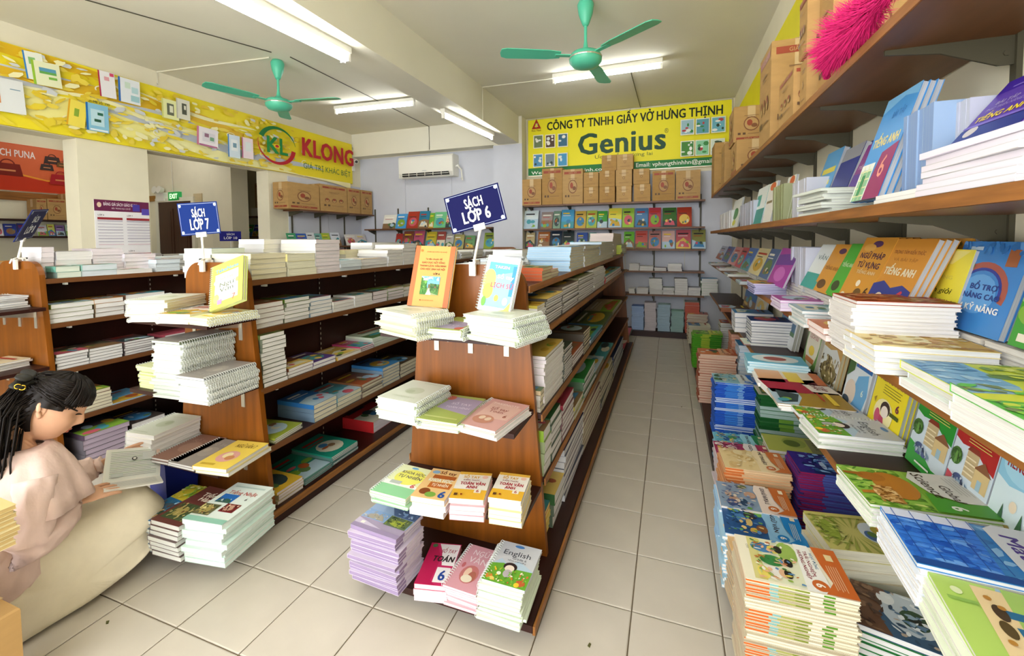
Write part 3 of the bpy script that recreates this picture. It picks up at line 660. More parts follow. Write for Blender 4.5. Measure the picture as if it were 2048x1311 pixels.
# ================================================================ books
def bisect(fn, a, b):
    fa = fn(a)
    for _ in range(40):
        m = (a+b)/2; fm = fn(m)
        if (fm > 0) == (fa > 0): a, fa = m, fm
        else: b = m
    return (a+b)/2
def ysolve(px, X, z): return bisect(lambda y: pj((X, y, z))[0]-px, .55 if X > 0 else .9, 9)
def zsolve(py, X, Y): return bisect(lambda z: pj((X, Y, z))[1]-py, -.3, 3.2)
ORD = 'first second third fourth fifth sixth seventh eighth ninth tenth eleventh twelfth'.split()
WHITE, CREAM, PINKW, GREENW, BLUEW, GREY = 'e1dfdc', 'ddd6ba', 'e2d9dd', 'd3dcce', 'd3dce2', 'b4b7bd'
TC = .0011
def book_geo(w, l, t, cov, pap=WHITE, art=None, edge=None, back=None, spine=None, eps=.0002):
    """paperback lying on its back: spine at -x, head at +y; returns cover and page meshes data"""
    c = MB(); tc = min(TC, t*.2)
    c.box(-w/2, w/2, -l/2, l/2, 0, tc, back or cov); c.box(-w/2, w/2, -l/2, l/2, t-tc, t, cov); c.box(-w/2, -w/2+tc, -l/2, l/2, tc, t-tc, spine or cov)
    if art: art.lay(c, lambda u, v, e: ((min(max(u, 0), 1)-.5)*w, (min(max(v, 0), 1)-.5)*l, t+e), eps)
    p = MB(); x0, x1, y0, y1, z0, z1 = -w/2+tc, w/2-.002, -l/2+.0015, l/2-.0015, tc, t-tc
    if not edge: p.box(x0, x1, y0, y1, z0, z1, pap)
    else:
        p.face([(x0, y0, z0), (x1, y0, z0), (x1, y0, z1), (x0, y0, z1)], edge[0][1]); p.face([(x1, y1, z0), (x0, y1, z0), (x0, y1, z1), (x1, y1, z1)], pap)
        a = 0
        for b, cc in edge:
            ya, yb = y0+(y1-y0)*a, y0+(y1-y0)*b
            p.face([(x1, ya, z0), (x1, yb, z0), (x1, yb, z1), (x1, ya, z1)], cc); a = b
    return c, p
def spiral_geo(l, t, n=None, col=None):
    """wire loops along the spine edge"""
    mb = MB(); n = n or int(l/.0105); R_ = t*.5+.0042
    for k in range(n):
        y = -l/2+.006+k*(l-.012)/max(1, n-1)
        pts = [(R_*math.cos(a)*1.0, y+.0012*math.sin(a), R_*math.sin(a)) for a in (2*PI*q/7 for q in range(7))]
        mb.tube([(px_+0, py_, pz+t/2) for px_, py_, pz in pts], .0013, 4, closed=True)
    return mb
_bm = {}
def book_meshes(key, **k):
    if key not in _bm:
        sp = k.pop('spiral', False); nm = k.pop('nm', 'book')
        c, p = book_geo(**k)
        _bm[key] = (c.mesh(nm, 'print'), p.mesh('page_block', 'paper'), spiral_geo(k['l'], k['t']).mesh('spiral_binding', 'wire') if sp else None)
    return _bm[key]
def put_book(name, meshes, mw, label, group=None, cat='book', w=.2):
    o = bpy.data.objects.new(name, meshes[0]); COL.objects.link(o); o.matrix_world = mw; tag(o, label, cat, group)
    link('page_block', meshes[1], o)
    if meshes[2]: s = link('spiral_binding', meshes[2], o, (-w/2+.001, 0, 0))
    return o
def greyed(h):  # greyer cover edges paint in the shadow gaps between piled books
    r, g, b = (int(h[i:i+2], 16) for i in (0, 2, 4)); m = (r+g+b)/3
    return '%02x%02x%02x' % tuple(int(.35*c+.65*(.55*m+70)) for c in (r, g, b))
STK = []
def stack(cx, cy, zb, rz, w, l, n, t, cov='e8e6e2', pap=WHITE, art=None, edge=None, spiral=False, where='', cw='white', topdesc=None, alt=None, jit=.004, flat=0, back=None, spine=None, under=None, pat=None):
    """pile of n alike books; art only on the topmost; alt = cover colour of those below; where = phrase that finds the pile"""
    STK.append(dict(cx=cx, cy=cy, zb=zb, rz=rz, w=w, l=l, n=n, t=t, cov=cov, pap=pap, art=art, edge=edge, spiral=spiral, where=where, cw=cw, topdesc=topdesc, alt=alt, jit=jit, back=back, spine=spine, under=under, pat=pat))
PAL = ['7fa83a', '3f7fb0', 'c9a23a', 'a8552a', '5a7a4a', 'd9d4c0', '8a6a4a', '4a9aa8', 'c85a6a', 'e0c060', '39484a', 'b0c8d8']
def auto_art(cov, seed, title=None, tcol='f4f0e6'):
    r = random.Random(seed); A = Art()
    k = r.randrange(3)
    if k == 0:
        A.rect(.0, .0, 1, r.uniform(.35, .55), r.choice(PAL))
        for _ in range(5): A.ell(r.uniform(.15, .85), r.uniform(.1, .5), r.uniform(.06, .2), r.uniform(.05, .14), r.choice(PAL), 9)
    elif k == 1:
        A.ell(.5, .38, .36, .26, r.choice(PAL), 14)
        for _ in range(4): A.ell(r.uniform(.25, .75), r.uniform(.2, .55), r.uniform(.05, .14), r.uniform(.04, .1), r.choice(PAL), 9)
    else:
        A.poly([(0, 0), (1, 0), (1, r.uniform(.2, .5)), (.5, r.uniform(.3, .6)), (0, r.uniform(.2, .5))], r.choice(PAL))
        A.poly([(.1, .1), (.9, .08), (.8, .3), (.3, .4)], r.choice(PAL))
        for _ in range(3): A.ell(r.uniform(.2, .8), r.uniform(.1, .4), .1, .07, r.choice(PAL), 9)
    if title: A.text(title, .5, .78, .085, tcol, width=min(.84, .11*len(title)), bold=.02)
    else:
        A.rect(.12, .76, r.uniform(.6, .88), .83, r.choice(['f4f0e6', '2a2a30', 'b83020', 'f0d040']))
    A.rect(.12, .66, r.uniform(.5, .8), .69, r.choice(['f4f0e6', '2a2a30', 'b83020']))
    return A
# ---------- standing and leaning display books
def frame(o, u, v):
    u = Vector(u).normalized(); v = Vector(v).normalized(); n = u.cross(v)
    return Matrix(((u.x, v.x, n.x, o[0]), (u.y, v.y, n.y, o[1]), (u.z, v.z, n.z, o[2]), (0, 0, 0, 1)))
def lean(side, pos, z, w, h, t, alpha, cov, pap=WHITE, art=None, label='', group=None, n=1, spiral=False, name='display_book', more=None, spine=None):
    """pos = coordinate along the wall of the book's middle and distance of its foot from the origin axis, front cover towards the room"""
    sa, ca = math.sin(alpha), math.cos(alpha)
    if side == 'R': u, v, nn = (0, -1, 0), (sa, 0, ca), Vector((-ca, 0, sa)); o = Vector((pos[0], pos[1], z))
    elif side == 'B': u, v, nn = (1, 0, 0), (0, sa, ca), Vector((0, -ca, sa)); o = Vector((pos[0], pos[1], z))
    elif side == 'L': u, v, nn = (0, 1, 0), (-sa, 0, ca), Vector((ca, 0, sa)); o = Vector((pos[0], pos[1], z))
    V = Vector(v)
    key = ('lean', round(w, 3), round(h, 3), t, cov, pap, id(art), spiral)
    ms = book_meshes(key, w=w, l=h, t=t, cov=cov, pap=pap, art=art, spiral=spiral, nm=name, spine=spine)
    key2 = ('lean', round(w, 3), round(h, 3), t, cov, pap, 0, spiral)
    for k in range(n):
        m2 = ms if k == 0 else book_meshes(key2, w=w, l=h, t=t, cov=cov, pap=pap, art=None, spiral=spiral, nm=name, spine=spine)
        hz = Vector((nn.x, nn.y, 0)).normalized()
        c = o+V*(h/2+.0005)+Vector((0, 0, t*sa))-nn*t-hz*(t/ca+.0006)*k
        mw = frame(c, u, v)
        lb = label if k == 0 else (more or ('one of the copies leaning behind ' + ' '.join(label.split()[:10])))
        put_book(name, m2, mw, lb, group if k == 0 else 'copies behind '+' '.join(label.split()[:7]), w=w)
def finish_stacks():
    for s in STK:
        D = max(.3, pj((s['cx'], s['cy'], s['zb']))[2]); s['score'] = s['t']*max(s['w'], s['l'])*(F/D)**2
    for spiral, name, cap in ((False, 'textbook', 300), (True, 'spiral_notebook', 300)):
        cnt = 0; rest = MB(); restp = MB(); nrest = 0
        for s in sorted([s for s in STK if s['spiral'] == spiral], key=lambda s: -s['score']):
            r = random.Random(int(s['cx']*997)+int(s['cy']*9173)+int(s['zb']*37))
            indiv = cnt+s['n'] <= cap and s['where']
            z = s['zb']+.0004
            for k in range(s['n']):
                top = k == s['n']-1
                edge = s['edge']; pap = s['pap']
                if s['pat'] and edge:                      # some books of the pile lie the other way round
                    q = s['n']-1-k; j = 0
                    while q >= s['pat'][j % len(s['pat'])]: q -= s['pat'][j % len(s['pat'])]; j += 1
                    if j % 2: edge = None
                cov = s['cov'] if top else (s['alt'] or greyed(s['cov']))
                jx, jy, jr = r.gauss(0, s['jit']), r.gauss(0, s['jit']), r.gauss(0, s['jit']*3)
                rz = s['rz']+jr+(PI if (s.get('flip') and k % 2) else 0)
                if indiv:
                    key = (name, round(s['w'], 3), round(s['l'], 3), round(s['t'], 4), cov, s['pap'], id(s['art']) if top else 0, str(edge), s['back'], s['spine'])
                    ms = book_meshes(key, w=s['w'], l=s['l'], t=s['t'], cov=cov, pap=s['pap'], art=s['art'] if top else None, edge=edge, spiral=spiral, back=s['back'], spine=s['spine'], nm=name)
                    mw = Matrix.Translation((s['cx']+jx, s['cy']+jy, z)) @ Matrix.Rotation(rz, 4, 'Z')
                    kind = 'spiral notebook' if spiral else 'textbook'
                    if top: lb = s['topdesc'] or ('%s %s %s %s' % (s['cw'], kind, 'topping' if s['n'] > 1 else 'lying alone as', s['where']))
                    else: lb = s['under'] or '%s within %s' % (kind, s['where'])
                    put_book(name, ms, mw, lb, None if top else s['where'], w=s['w'], cat='notebook' if spiral else 'book')
                    cnt += 1
                else:
                    c, p = book_geo(s['w'], s['l'], s['t'], cov, s['pap'], s['art'] if top else None, edge, s['back'], s['spine'], .0006)
                    T = Matrix.Translation((s['cx']+jx, s['cy']+jy, z)) @ Matrix.Rotation(rz, 4, 'Z')
                    for src, mi in ((c, 0), (p, 1)):
                        n0 = len(rest.v); rest.v += [tuple(T @ Vector(q)) for q in src.v]; rest.f += [[i+n0 for i in f] for f in src.f]; rest.c += src.c; rest.m += [mi]*len(src.f)
                    nrest += 1
                z += s['t']+.0003
        if nrest:
            o = rest.build('piles_of_textbooks' if not spiral else 'piles_of_notebooks', ['print', 'paper']); o['kind'] = 'stuff'
            tag(o, 'smaller and farther piles of %s across the bookcase shelves' % ('textbooks' if not spiral else 'notebooks'), 'book pile')
        print('INDIV', name, cnt, 'REST', nrest)
# ---------- helpers that place piles by what they stand on
def isl_row(key, lev, data, first=0, row=''):
    I = ISL[key]; xf = I['xc']+(I['hs'][lev] if lev < 4 else I['hb'])-.006; z = I['zs'][lev] if lev < 4 else .08
    lv = ('top shelf', 'second shelf', 'third shelf', 'fourth shelf', 'bottom board')[lev]
    dep = (.26 if lev == 0 else min(.262, I['hs'][lev]-.03)) if lev < 4 else .30
    ki = 0
    for d in data:
        px0, px1, pyt, n, cov, pap, cw = d[:7]; o = d[7] if len(d) > 7 else {}
        back = o.get('set', 0)
        X = xf-back; zb = z+o.get('lift', 0)
        y0 = ysolve(px0, X, zb); y1 = ysolve(px1, X, zb)
        zt = zsolve(pyt, X, y0)
        y0 = max(y0, I['yp']+.032); y1 = max(y1, y0+.06)
        t = max(.0045, (zt-zb)/n)
        w = abs(y1-y0)-.004
        wh = '%s %spile from near end, %s, %s bookcase' % (ORD[min(ki, 11)], row, lv, {6: 'middle', 7: 'left', 8: 'far left'}[key]); ki += 1
        if o.get('dbg'): print('ROW', key, lev, px0, round(y0, 2), round(w, 3), round(t*n, 3))
        stack(X-(o.get('dep', dep))/2, (y0+y1)/2, zb, PI/2+o.get('rot', 0), w, o.get('dep', dep), n, t-.0003, cov, pap, o.get('art') or auto_art(cov, px0+pyt), edge=o.get('edge'), where=wh, cw=cw, alt=o.get('alt'), jit=o.get('jit', .003), back=o.get('back'), spine=o.get('spine'))
def rw(lev, px, py, wx, wy, n, cov, pap=WHITE, cw='white', where='', art=None, xf=None, col=0, **k):
    """pile on the right wall side whose near left top corner shows at (px, py)"""
    xf = xf if xf is not None else (None, .50, .458, .458, .232)[lev]
    q = at(px, py, 'x', xf); zb = ZR[lev]; t = (q.z-zb)/n
    if k.pop('dbg', None): print('RW', lev, px, 'Y', round(q.y, 3), 'h', round(q.z-zb, 3), 't', round(t, 4))
    sp = k.pop('flipx', False)
    stack(xf+wx/2, q.y+wy/2, zb, -PI/2+k.pop('rot', 0), wy, wx, n, max(t, .004)-.0003, cov, pap, art or auto_art(cov, int(px+py)), where=where, cw=cw, **k)
def rlean(lev, pxl, pxr, py, pyt, cov, label, art=None, n=1, t=.012, pap=GREY, foot=.60, top=.69, zoff=None, name='display_book', **k):
    """book leaning against the right wall: left/right photo columns at row py, top edge at row pyt"""
    xm = (foot+top)/2; ya = at(pxl, py, 'x', xm).y; yb = at(pxr, py, 'x', xm).y
    zt = at((pxl+pxr)/2, pyt, 'x', top).z; zb = ZR[lev]+(zoff if zoff is not None else (.085 if lev == 2 else 0)); h = zt-zb; w = abs(ya-yb)
    h = h/math.cos(math.asin(min(.6, (top-foot)/h)))
    if k.pop('dbg', None): print('RL', lev, pxl, 'w', round(w, 3), 'h', round(h, 3), 'Y', round((ya+yb)/2, 3))
    lean('R', (foot, (ya+yb)/2), zb, w-.002, h, t, math.asin(min(.6, (top-foot)/h)), cov, pap, art, label, None, n, name=name, **k)
def blean(z, pxl, pxr, pyt, cov, label, art=None, yf=6.33, t=.012, grp=None, top=6.44):
    xa = at(pxl, pyt+20, 'y', yf).x; xb = at(pxr, pyt+20, 'y', yf).x
    zt = at((pxl+pxr)/2, pyt, 'y', top).z; h = zt-z
    lean('B', ((xa+xb)/2, yf), z, xb-xa-.004, h, t, .3, cov, WHITE, art, label, grp)
def upright(lev, pxl, pxr, pyt, n, cov, label, grp, depth=.19, xf=.54, pap=GREY, name='upright_book', py=440, spine=None, lean_=0, dbg=False):
    """row of n books standing on edge, spines to the room, from photo column pxl (far) to pxr (near)"""
    ya, yb = at(pxl, py, 'x', xf).y, at(pxr, py, 'x', xf).y; z = ZR[lev]
    h = at(pxr, pyt, 'x', xf).z-z; t = (ya-yb)/n
    if dbg: print('UP', pxl, 'h', round(h, 3), 't', round(t, 4), 'Y', round(yb, 2), round(ya, 2))
    ms = book_meshes(('up', round(depth, 3), round(h, 3), round(t, 4), cov, pap, spine), w=depth, l=h, t=t-.0005, cov=cov, pap=pap, nm=name, spine=spine)
    for k in range(n):
        mw = frame((xf+depth/2+random.uniform(-.004, .004), yb+t*(k+1), z+h/2+.0005), (1, 0, 0), (0, 0, 1))
        put_book(name, ms, mw, label, grp, w=depth)

def qpile(quad, zb, n, ref=None, zt=None, cov='e8e6e2', wmul=1, **k):
    """pile whose top cover shows at four photo corners (cover's own top left, top right, bottom right, bottom left)"""
    if zt is None: zt = at(*quad[ref[0]], ref[1], ref[2]).z
    TL, TR, BR, BL = [at(*q, 'z', zt) for q in quad]
    u = (TR-TL)+(BR-BL); v = (TL-BL)+(TR-BR); c = (TL+TR+BR+BL)/4
    w, l = u.length/2, v.length/2
    rz = math.atan2(u.y, u.x)
    if k.pop('turn', 0): rz += PI
    if k.pop('dbg', None): print('Q', quad[0], 'zt', round(zt, 3), 'w', round(w, 3), 'l', round(l, 3), 'c', round(c.x, 3), round(c.y, 3), 'rz', round(math.degrees(rz)))
    stack(c.x, c.y, zb, rz, k.pop('w', w), k.pop('l', l), n, (zt-zb)/n-.0003, cov, **k)
# ================================================================ cover designs
def A_(): return Art()
def lines(A, x0, x1, y0, n, dy, col, th=.012):
    for k in range(n): A.rect(x0, y0-k*dy-th, x1-(.06 if k % 2 else 0)*(x1-x0), y0-k*dy, col)
    return A
a_orange = A_().rect(0, 0, 1, 1, 'd89a50').rect(0, 0, .12, 1, 'bd6436').rect(.88, 0, 1, 1, 'bd6436')
a_orange.text('SỞ GIÁO DỤC VÀ ĐÀO TẠO HÀ NỘI', .55, .90, .018, '6a3a1a', width=.5, bold=.01).text('Tài liệu chuyên đề', .5, .78, .026, '6a2a1a', width=.42, bold=.02).text('GIÁO DỤC NẾP SỐNG', .5, .72, .03, '7a2a1a', width=.58, bold=.02).text('THANH LỊCH, VĂN MINH', .5, .665, .03, '7a2a1a', width=.66, bold=.02).text('CHO HỌC SINH HÀ NỘI', .5, .61, .03, '7a2a1a', width=.62, bold=.02).text('LỚP 6', .62, .535, .03, '2a2a1a', width=.16, bold=.03)
a_orange.rect(.27, .19, .73, .49, '6fb0e0').rect(.27, .19, .73, .30, '8a9a6a').poly([(.27, .19), (.45, .19), (.42, .42), (.27, .47)], '3f7a2f').poly([(.73, .19), (.52, .23), (.50, .38), (.73, .36)], '4a7a3a').poly([(.42, .19), (.56, .19), (.49, .30)], 'd8d4c4').rect(.46, .30, .66, .36, '6a5a3a').ell(.17, .92, .03, .02, 'b0702a').rect(.3, .09, .33, .11, '8a3a1a').text('NHÀ XUẤT BẢN HÀ NỘI', .5, .10, .014, '8a4a1a', width=.28, bold=.01)
a_lichsu = A_().rect(0, 0, 1, 1, 'eef2f6').rect(.1, .08, .95, .88, '8fc2e8').poly([(.1, .6), (.95, .75), (.95, .88), (.1, .88)], '5fa8dc').ell(.18, .55, .2, .2, 'e8c070').ell(.2, .35, .16, .14, 'e9b45a').rect(.84, .3, .95, .84, '3f8fc8').text('TAKEN', .5, .80, .05, 'f0a8c8', width=.45, bold=.03).text('Sổ tay', .66, .63, .07, 'f4f4f8', width=.5, bold=.02).text('LỊCH SỬ', .6, .47, .085, 'd0606a', width=.68, bold=.02).ell(.5, .24, .07, .06, 'f0d858').ell(.78, .2, .08, .07, 'e4d0d8').poly([(.5, .0), (.95, .0), (.95, .2), (.8, .06)], 'e9cf6a').ell(.14, .16, .07, .09, '6fae4a')
a_nguvan7 = A_().rect(0, 0, 1, 1, 'c3da5e').rect(.14, .14, .86, .76, 'f4ecea').text('TakeNote', .5, .84, .075, '6a9ac8', width=.72, bold=.03).text('Sổ tay', .5, .64, .06, 'e0a890', width=.42, bold=.02).text('Ngữ\nVăn', .52, .50, .095, '5a6a4a', width=.46, bold=.008).text('7', .74, .16, .12, 'e0786a', bold=.02, asp=.72).ell(.2, .22, .09, .1, 'd8a878').rect(.24, .08, .38, .18, 'b08ac8').ell(.16, .58, .06, .05, 'e8f0b0').ell(.84, .5, .05, .05, 'e8b878')
a_khtn = A_().rect(0, 0, 1, 1, 'e6eec0').rect(0, 0, 1, .3, '8fcf9a').poly([(.0, .3), (1, .3), (1, .36), (.6, .5), (.2, .42), (0, .45)], 'eef3f0').ell(.55, .62, .4, .26, 'eceb6a').text('KHOA HỌC', .55, .76, .085, '6a6a5a', width=.66, bold=.03).text('TỰ NHIÊN', .55, .62, .085, '6a6a5a', width=.66, bold=.03).text('6', .85, .38, .12, 'd0584a', bold=.03, asp=.72).ell(.45, .92, .1, .035, '6fb0d8').rect(.2, .34, .5, .44, 'b8c2ba')
a_sotay = A_().rect(0, 0, 1, 1, 'f0c98a').text('Sổ tay', .58, .88, .10, '7a3a1a', width=.5, bold=.03).rect(.2, .66, .9, .78, 'b8622a').text('KHOA HỌC', .5, .60, .1, 'e9efe2', width=.72, bold=.04).rect(.25, .34, .92, .52, 'c9702e').text('TỰ NHIÊN', .58, .44, .085, 'f6ead0', width=.5, bold=.03).text('6', .82, .16, .2, '2a5aa8', bold=.04, asp=.72).ell(.28, .2, .16, .1, '8a4a20').ell(.5, .12, .16, .08, '7fae4a').ell(.2, .86, .12, .06, '8fb8d8')
def a_tva():
    A = A_().rect(0, 0, 1, 1, 'f2efe6').rect(0, 0, 1, .34, 'f0bb3a').rect(0, .9, 1, 1, 'eec04a').text('SỔ TAY', .42, .80, .09, 'e0a838', width=.5, bold=.03).ell(.83, .82, .09, .06, 'f0c8b8').text('KIẾN THỨC', .45, .68, .045, '8a2a3a', width=.5, bold=.02).text('TOÁN VĂN', .52, .55, .10, 'b02a3a', width=.76, bold=.04).text('ANH', .52, .42, .10, 'b02a3a', width=.32, bold=.04).rect(.64, .22, .84, .36, 'f6f0dc').text('6', .74, .29, .09, 'b83a3a', asp=.72, bold=.02)
    for k in range(9): A.ell(.08+k*.105, .9, .05, .03, 'eec04a', 8)
    return A.rect(.1, .08, .2, .16, '5a3a2a').rect(.28, .1, .34, .15, '8a2a1a')
a_tv1, a_tv2 = a_tva(), a_tva()
a_purple = A_().rect(0, 0, 1, 1, 'a99bb8').rect(.0, .34, 1, .98, '9fb8dc').poly([(.35, .98), (.55, .66), (1, .66), (1, .98)], '5a6f96').rect(.0, .34, .5, .66, '8fb0dc').poly([(.02, .36), (.48, .36), (.4, .52), (.2, .55)], 'b0a89a').rect(.52, .30, .98, .64, '6a7a5a').ell(.75, .44, .16, .1, 'a8b24a').rect(.0, .0, 1, .12, '9a8aac').poly([(0, .12), (.6, .12), (.0, .3)], 'c8bcd4').rect(.12, .14, .2, .22, 'ece6e0')
a_toan6 = A_().rect(0, 0, 1, 1, 'b81e52').poly([(.42, .1), (.62, .0), (1, 0), (1, 1), (.2, 1), (.5, .6)], 'c62e64').poly([(.6, .45), (.98, .45), (.98, .98), (.3, .98), (.45, .8)], 'efeaec').rect(.5, .06, .92, .40, 'efeaec').text('SỔ TAY', .68, .80, .09, 'a82a4a', width=.5, italic=.3, bold=.01).text('TOÁN', .6, .60, .13, '2a2226', width=.68, bold=.04, italic=.2).text('6', .72, .22, .22, '2a4a9a', bold=.03, asp=.72).ell(.16, .92, .08, .05, '4a7a4a')
a_nvpink = A_().rect(0, 0, 1, 1, 'd9a0ac').text('NGỮ', .5, .84, .12, 'f2dde2', width=.5, bold=.01).text('VĂN', .52, .66, .13, 'f2dde2', width=.56, bold=.01).ell(.5, .34, .26, .2, 'c87a78').ell(.44, .36, .1, .12, 'e8c8b0').ell(.6, .3, .12, .12, 'b06a5a').ell(.5, .24, .16, .08, 'eadfc8').ell(.2, .5, .05, .06, 'c06a70')
def a_eng():
    A = A_().rect(0, 0, 1, 1, 'cdd0d6').poly([(0, .36), (.2, .56), (.4, .44), (.62, .58), (1, .42), (1, 0), (0, 0)], 'b9cfe2').poly([(0, .40), (.3, .46), (.6, .38), (1, .40), (1, .0), (0, 0)], '6fae3a').text('English', .5, .74, .12, '3f4450', width=.66, bold=.006).text('Grade 6', .6, .62, .05, '4a4f5a', width=.34, bold=.004).text('TIẾNG ANH LỚP 6', .56, .55, .03, '5a5f6a', width=.44, bold=.004).ell(.48, .92, .12, .035, '4f86c8')
    A.ell(.48, .40, .16, .1, '3a2c2c').ell(.48, .36, .11, .08, 'efe0d2').ell(.48, .24, .1, .09, 'b9b2b8').ell(.12, .1, .08, .06, 'd8893a').ell(.85, .1, .1, .07, 'c8643a').ell(.78, .05, .06, .05, 'f0c83a').ell(.2, .06, .06, .04, 'e9d070').ell(.3, .2, .05, .04, 'e9f0d8')
    return A
a_en1, a_en2, a_en3 = a_eng(), a_eng(), a_eng()
a_pale = A_().rect(0, 0, 1, 1, 'd2d7c8').ell(.5, .5, .22, .16, 'c0c8b0').ell(.56, .55, .1, .08, 'b0ba9c').rect(.1, .08, .6, .1, 'b8c0a8').text('TakeNote', .5, .82, .06, 'c8d0b8', width=.6, bold=.02)
a_greenp = A_().rect(0, 0, 1, 1, 'a8b860').poly([(.1, .45), (1, .3), (1, .9), (.2, .92)], 'a89cb8').ell(.18, .86, .12, .09, 'c86a5a').text('SỔ TAY', .6, .66, .07, 'd8d0de', width=.5, bold=.02).text('TOÁN HÌNH', .6, .52, .06, 'd8d0de', width=.6, bold=.02).rect(.1, .1, .9, .14, 'c8d084')
a_pinkt = A_().rect(0, 0, 1, 1, 'd8a9a4').poly([(.15, .9), (.95, .8), (.95, .35), (.2, .3)], 'e2bdb2').text('TAKENOTE', .52, .85, .06, 'f2dcd6', width=.66, bold=.02).text('Sổ tay\nToán', .52, .66, .08, 'a8605a', width=.44, bold=.01).ell(.46, .26, .24, .14, 'c88f7a').ell(.4, .3, .07, .06, 'e9d0b8').ell(.56, .28, .07, .06, 'e9d0b8').text('6', .82, .45, .09, 'b06a5a', asp=.72)
a_van7 = A_().rect(0, 0, 1, 1, 'f0d45e').text('NGỮ VĂN 7', .55, .80, .12, '6a4a1a', width=.6, bold=.02).ell(.5, .4, .28, .2, 'e2a8a0').ell(.45, .44, .12, .1, 'f4e4b0').ell(.6, .36, .12, .08, 'c88a5a').rect(.1, .08, .5, .14, 'c8a83a')
a_brown7 = A_().rect(0, 0, 1, 1, '8a6454').ell(.5, .5, .3, .2, '9c7866').text('SỔ TAY', .5, .75, .1, 'a88474', width=.6)
a_grey7 = A_().rect(0, 0, 1, 1, '9a948e').ell(.5, .5, .25, .18, 'aaa39a').ell(.4, .55, .1, .08, 'b8b0a4').text('SỔ TAY', .5, .78, .09, 'b4aea6', width=.6)
a_nhat = A_().rect(0, 0, 1, 1, 'dde9e4').rect(.1, .88, .9, .92, 'b8ccc8').text('Tiếng Nhật', .52, .74, .085, 'b03a2a', width=.74, bold=.02).text('6', .78, .6, .06, '4a4a4a', asp=.72).rect(.12, .46, .52, .68, '2f6fc0').poly([(.12, .46), (.52, .46), (.44, .56), (.2, .54)], '4a6a5a').rect(.5, .26, .86, .46, '7a2a2a').ell(.66, .36, .12, .07, 'c8a08a').rect(.0, .14, .42, .40, '6a6a4a').ell(.2, .28, .14, .08, 'a89a5a').rect(0, 0, 1, .1, '8fc2b0')
a_mix7 = A_().rect(0, 0, 1, 1, '2f6fa0').poly([(0, .6), (1, .5), (1, 1), (0, 1)], 'c8b83a').ell(.4, .3, .3, .16, '4a5a6a').rect(.1, .1, .6, .24, '2a4a3a').ell(.7, .7, .2, .12, '7fae3a').ell(.25, .16, .12, .08, 'b05a4a')
a_mix7b = A_().rect(0, 0, 1, 1, '6a3a34').text('Tiếng\nHàn', .55, .78, .1, 'e4d8c8', width=.6, bold=.03).rect(.1, .1, .9, .5, '4a5a3a').ell(.4, .3, .2, .12, 'a89a5a')
# right wall covers
a_sci = A_().rect(0, 0, 1, 1, '7fae3a').poly([(0, 0), (1, 0), (1, .52), (.0, .56)], '8cbc4a').ell(.46, .36, .34, .17, 'b5762a').ell(.28, .22, .12, .12, 'a86a24').poly([(.6, .3), (.7, .3), (.76, .02), (.7, .02)], 'b5762a').poly([(.2, .16), (.28, .16), (.26, .0), (.2, .0)], '9a6020').ell(.72, .22, .2, .1, 'c89a5a').poly([(.0, 1), (.0, .62), (.2, .54), (.55, .60), (.72, .80), (.70, 1)], 'dcdcd6').poly([(.70, 1), (.74, .78), (.56, .56), (1, .5), (1, 1)], '4a9a30').text('Global', .52, .78, .075, '3a2a1a', width=.40, bold=.01, italic=.1).text('Science', .36, .66, .09, '3a2a1a', width=.62, bold=.01, italic=.1).text('6', .88, .70, .11, 'eef2e6', bold=.03, asp=.72); lines(a_sci, .1, .55, .95, 4, .03, 'b8b8b0', .008)
a_math = A_().rect(0, 0, 1, 1, '3f86c8').poly([(0, 0), (.9, 0), (.9, .5), (0, .56)], '3a7fe0').poly([(0, 0), (.16, .0), (.16, .56), (0, .56)], 'd5dcf0').poly([(.9, 0), (1, 0), (1, .7), (.9, .55)], '1f4a94')
for k in range(8): a_math.rect(.18+k*.09, .02, .186+k*.09, .54, '2456b0')
for k in range(5): a_math.rect(.02, .06+k*.12, .9, .066+k*.12, '1f4fa8')
a_math.poly([(.1, .62), (.8, .62), (.95, .8), (.9, 1), (.0, 1), (.0, .7)], 'd4d8de').text('Maths', .5, .74, .10, '4a2a8a', width=.66, bold=.02, italic=.1).text('Global', .5, .87, .07, '4a2a8a', width=.4, bold=.01)
a_people = A_().rect(0, 0, 1, 1, 'b3d46a').poly([(.0, .34), (.35, .26), (.6, .36), (1, .30), (1, 1), (0, 1)], '9fc2dc').poly([(.05, .20), (.95, .16), (1, .34), (.05, .36)], 'e8d0a0').poly([(.0, .36), (1, .30), (1, .42), (0, .5)], 'a8cc6a').rect(.3, .30, .40, .66, '2f6f9a').rect(.5, .30, .6, .66, '2f6f9a').ell(.36, .27, .1, .035, '4a3a2a').ell(.56, .25, .1, .035, '5a4a2a').rect(.62, .38, .84, .7, '6fc0c8').ell(.72, .44, .1, .06, '2a5ac0').ell(.8, .6, .1, .06, 'c88ac0').ell(.2, .10, .05, .03, 'dce8b8').rect(.3, .03, .34, .18, '8fb85a').ell(.2, .25, .03, .02, 'b8843a').ell(.3, .29, .03, .02, 'b8843a').ell(.72, .22, .03, .02, 'b8843a').ell(.85, .26, .03, .02, 'b8843a')
a_green3 = A_().rect(0, 0, 1, 1, '62b84e').rect(0, .0, .45, 1, 'd0d83e').poly([(0, 0), (.3, 0), (.22, .3), (.0, .35)], '8fb8d8').ell(.7, .3, .14, .2, '6a8a6a').ell(.78, .5, .1, .26, '8a7a5a').ell(.66, .6, .05, .12, '3f6f6f').ell(.2, .8, .16, .1, '4f9a2f').ell(.85, .75, .08, .1, '9a8a6a')
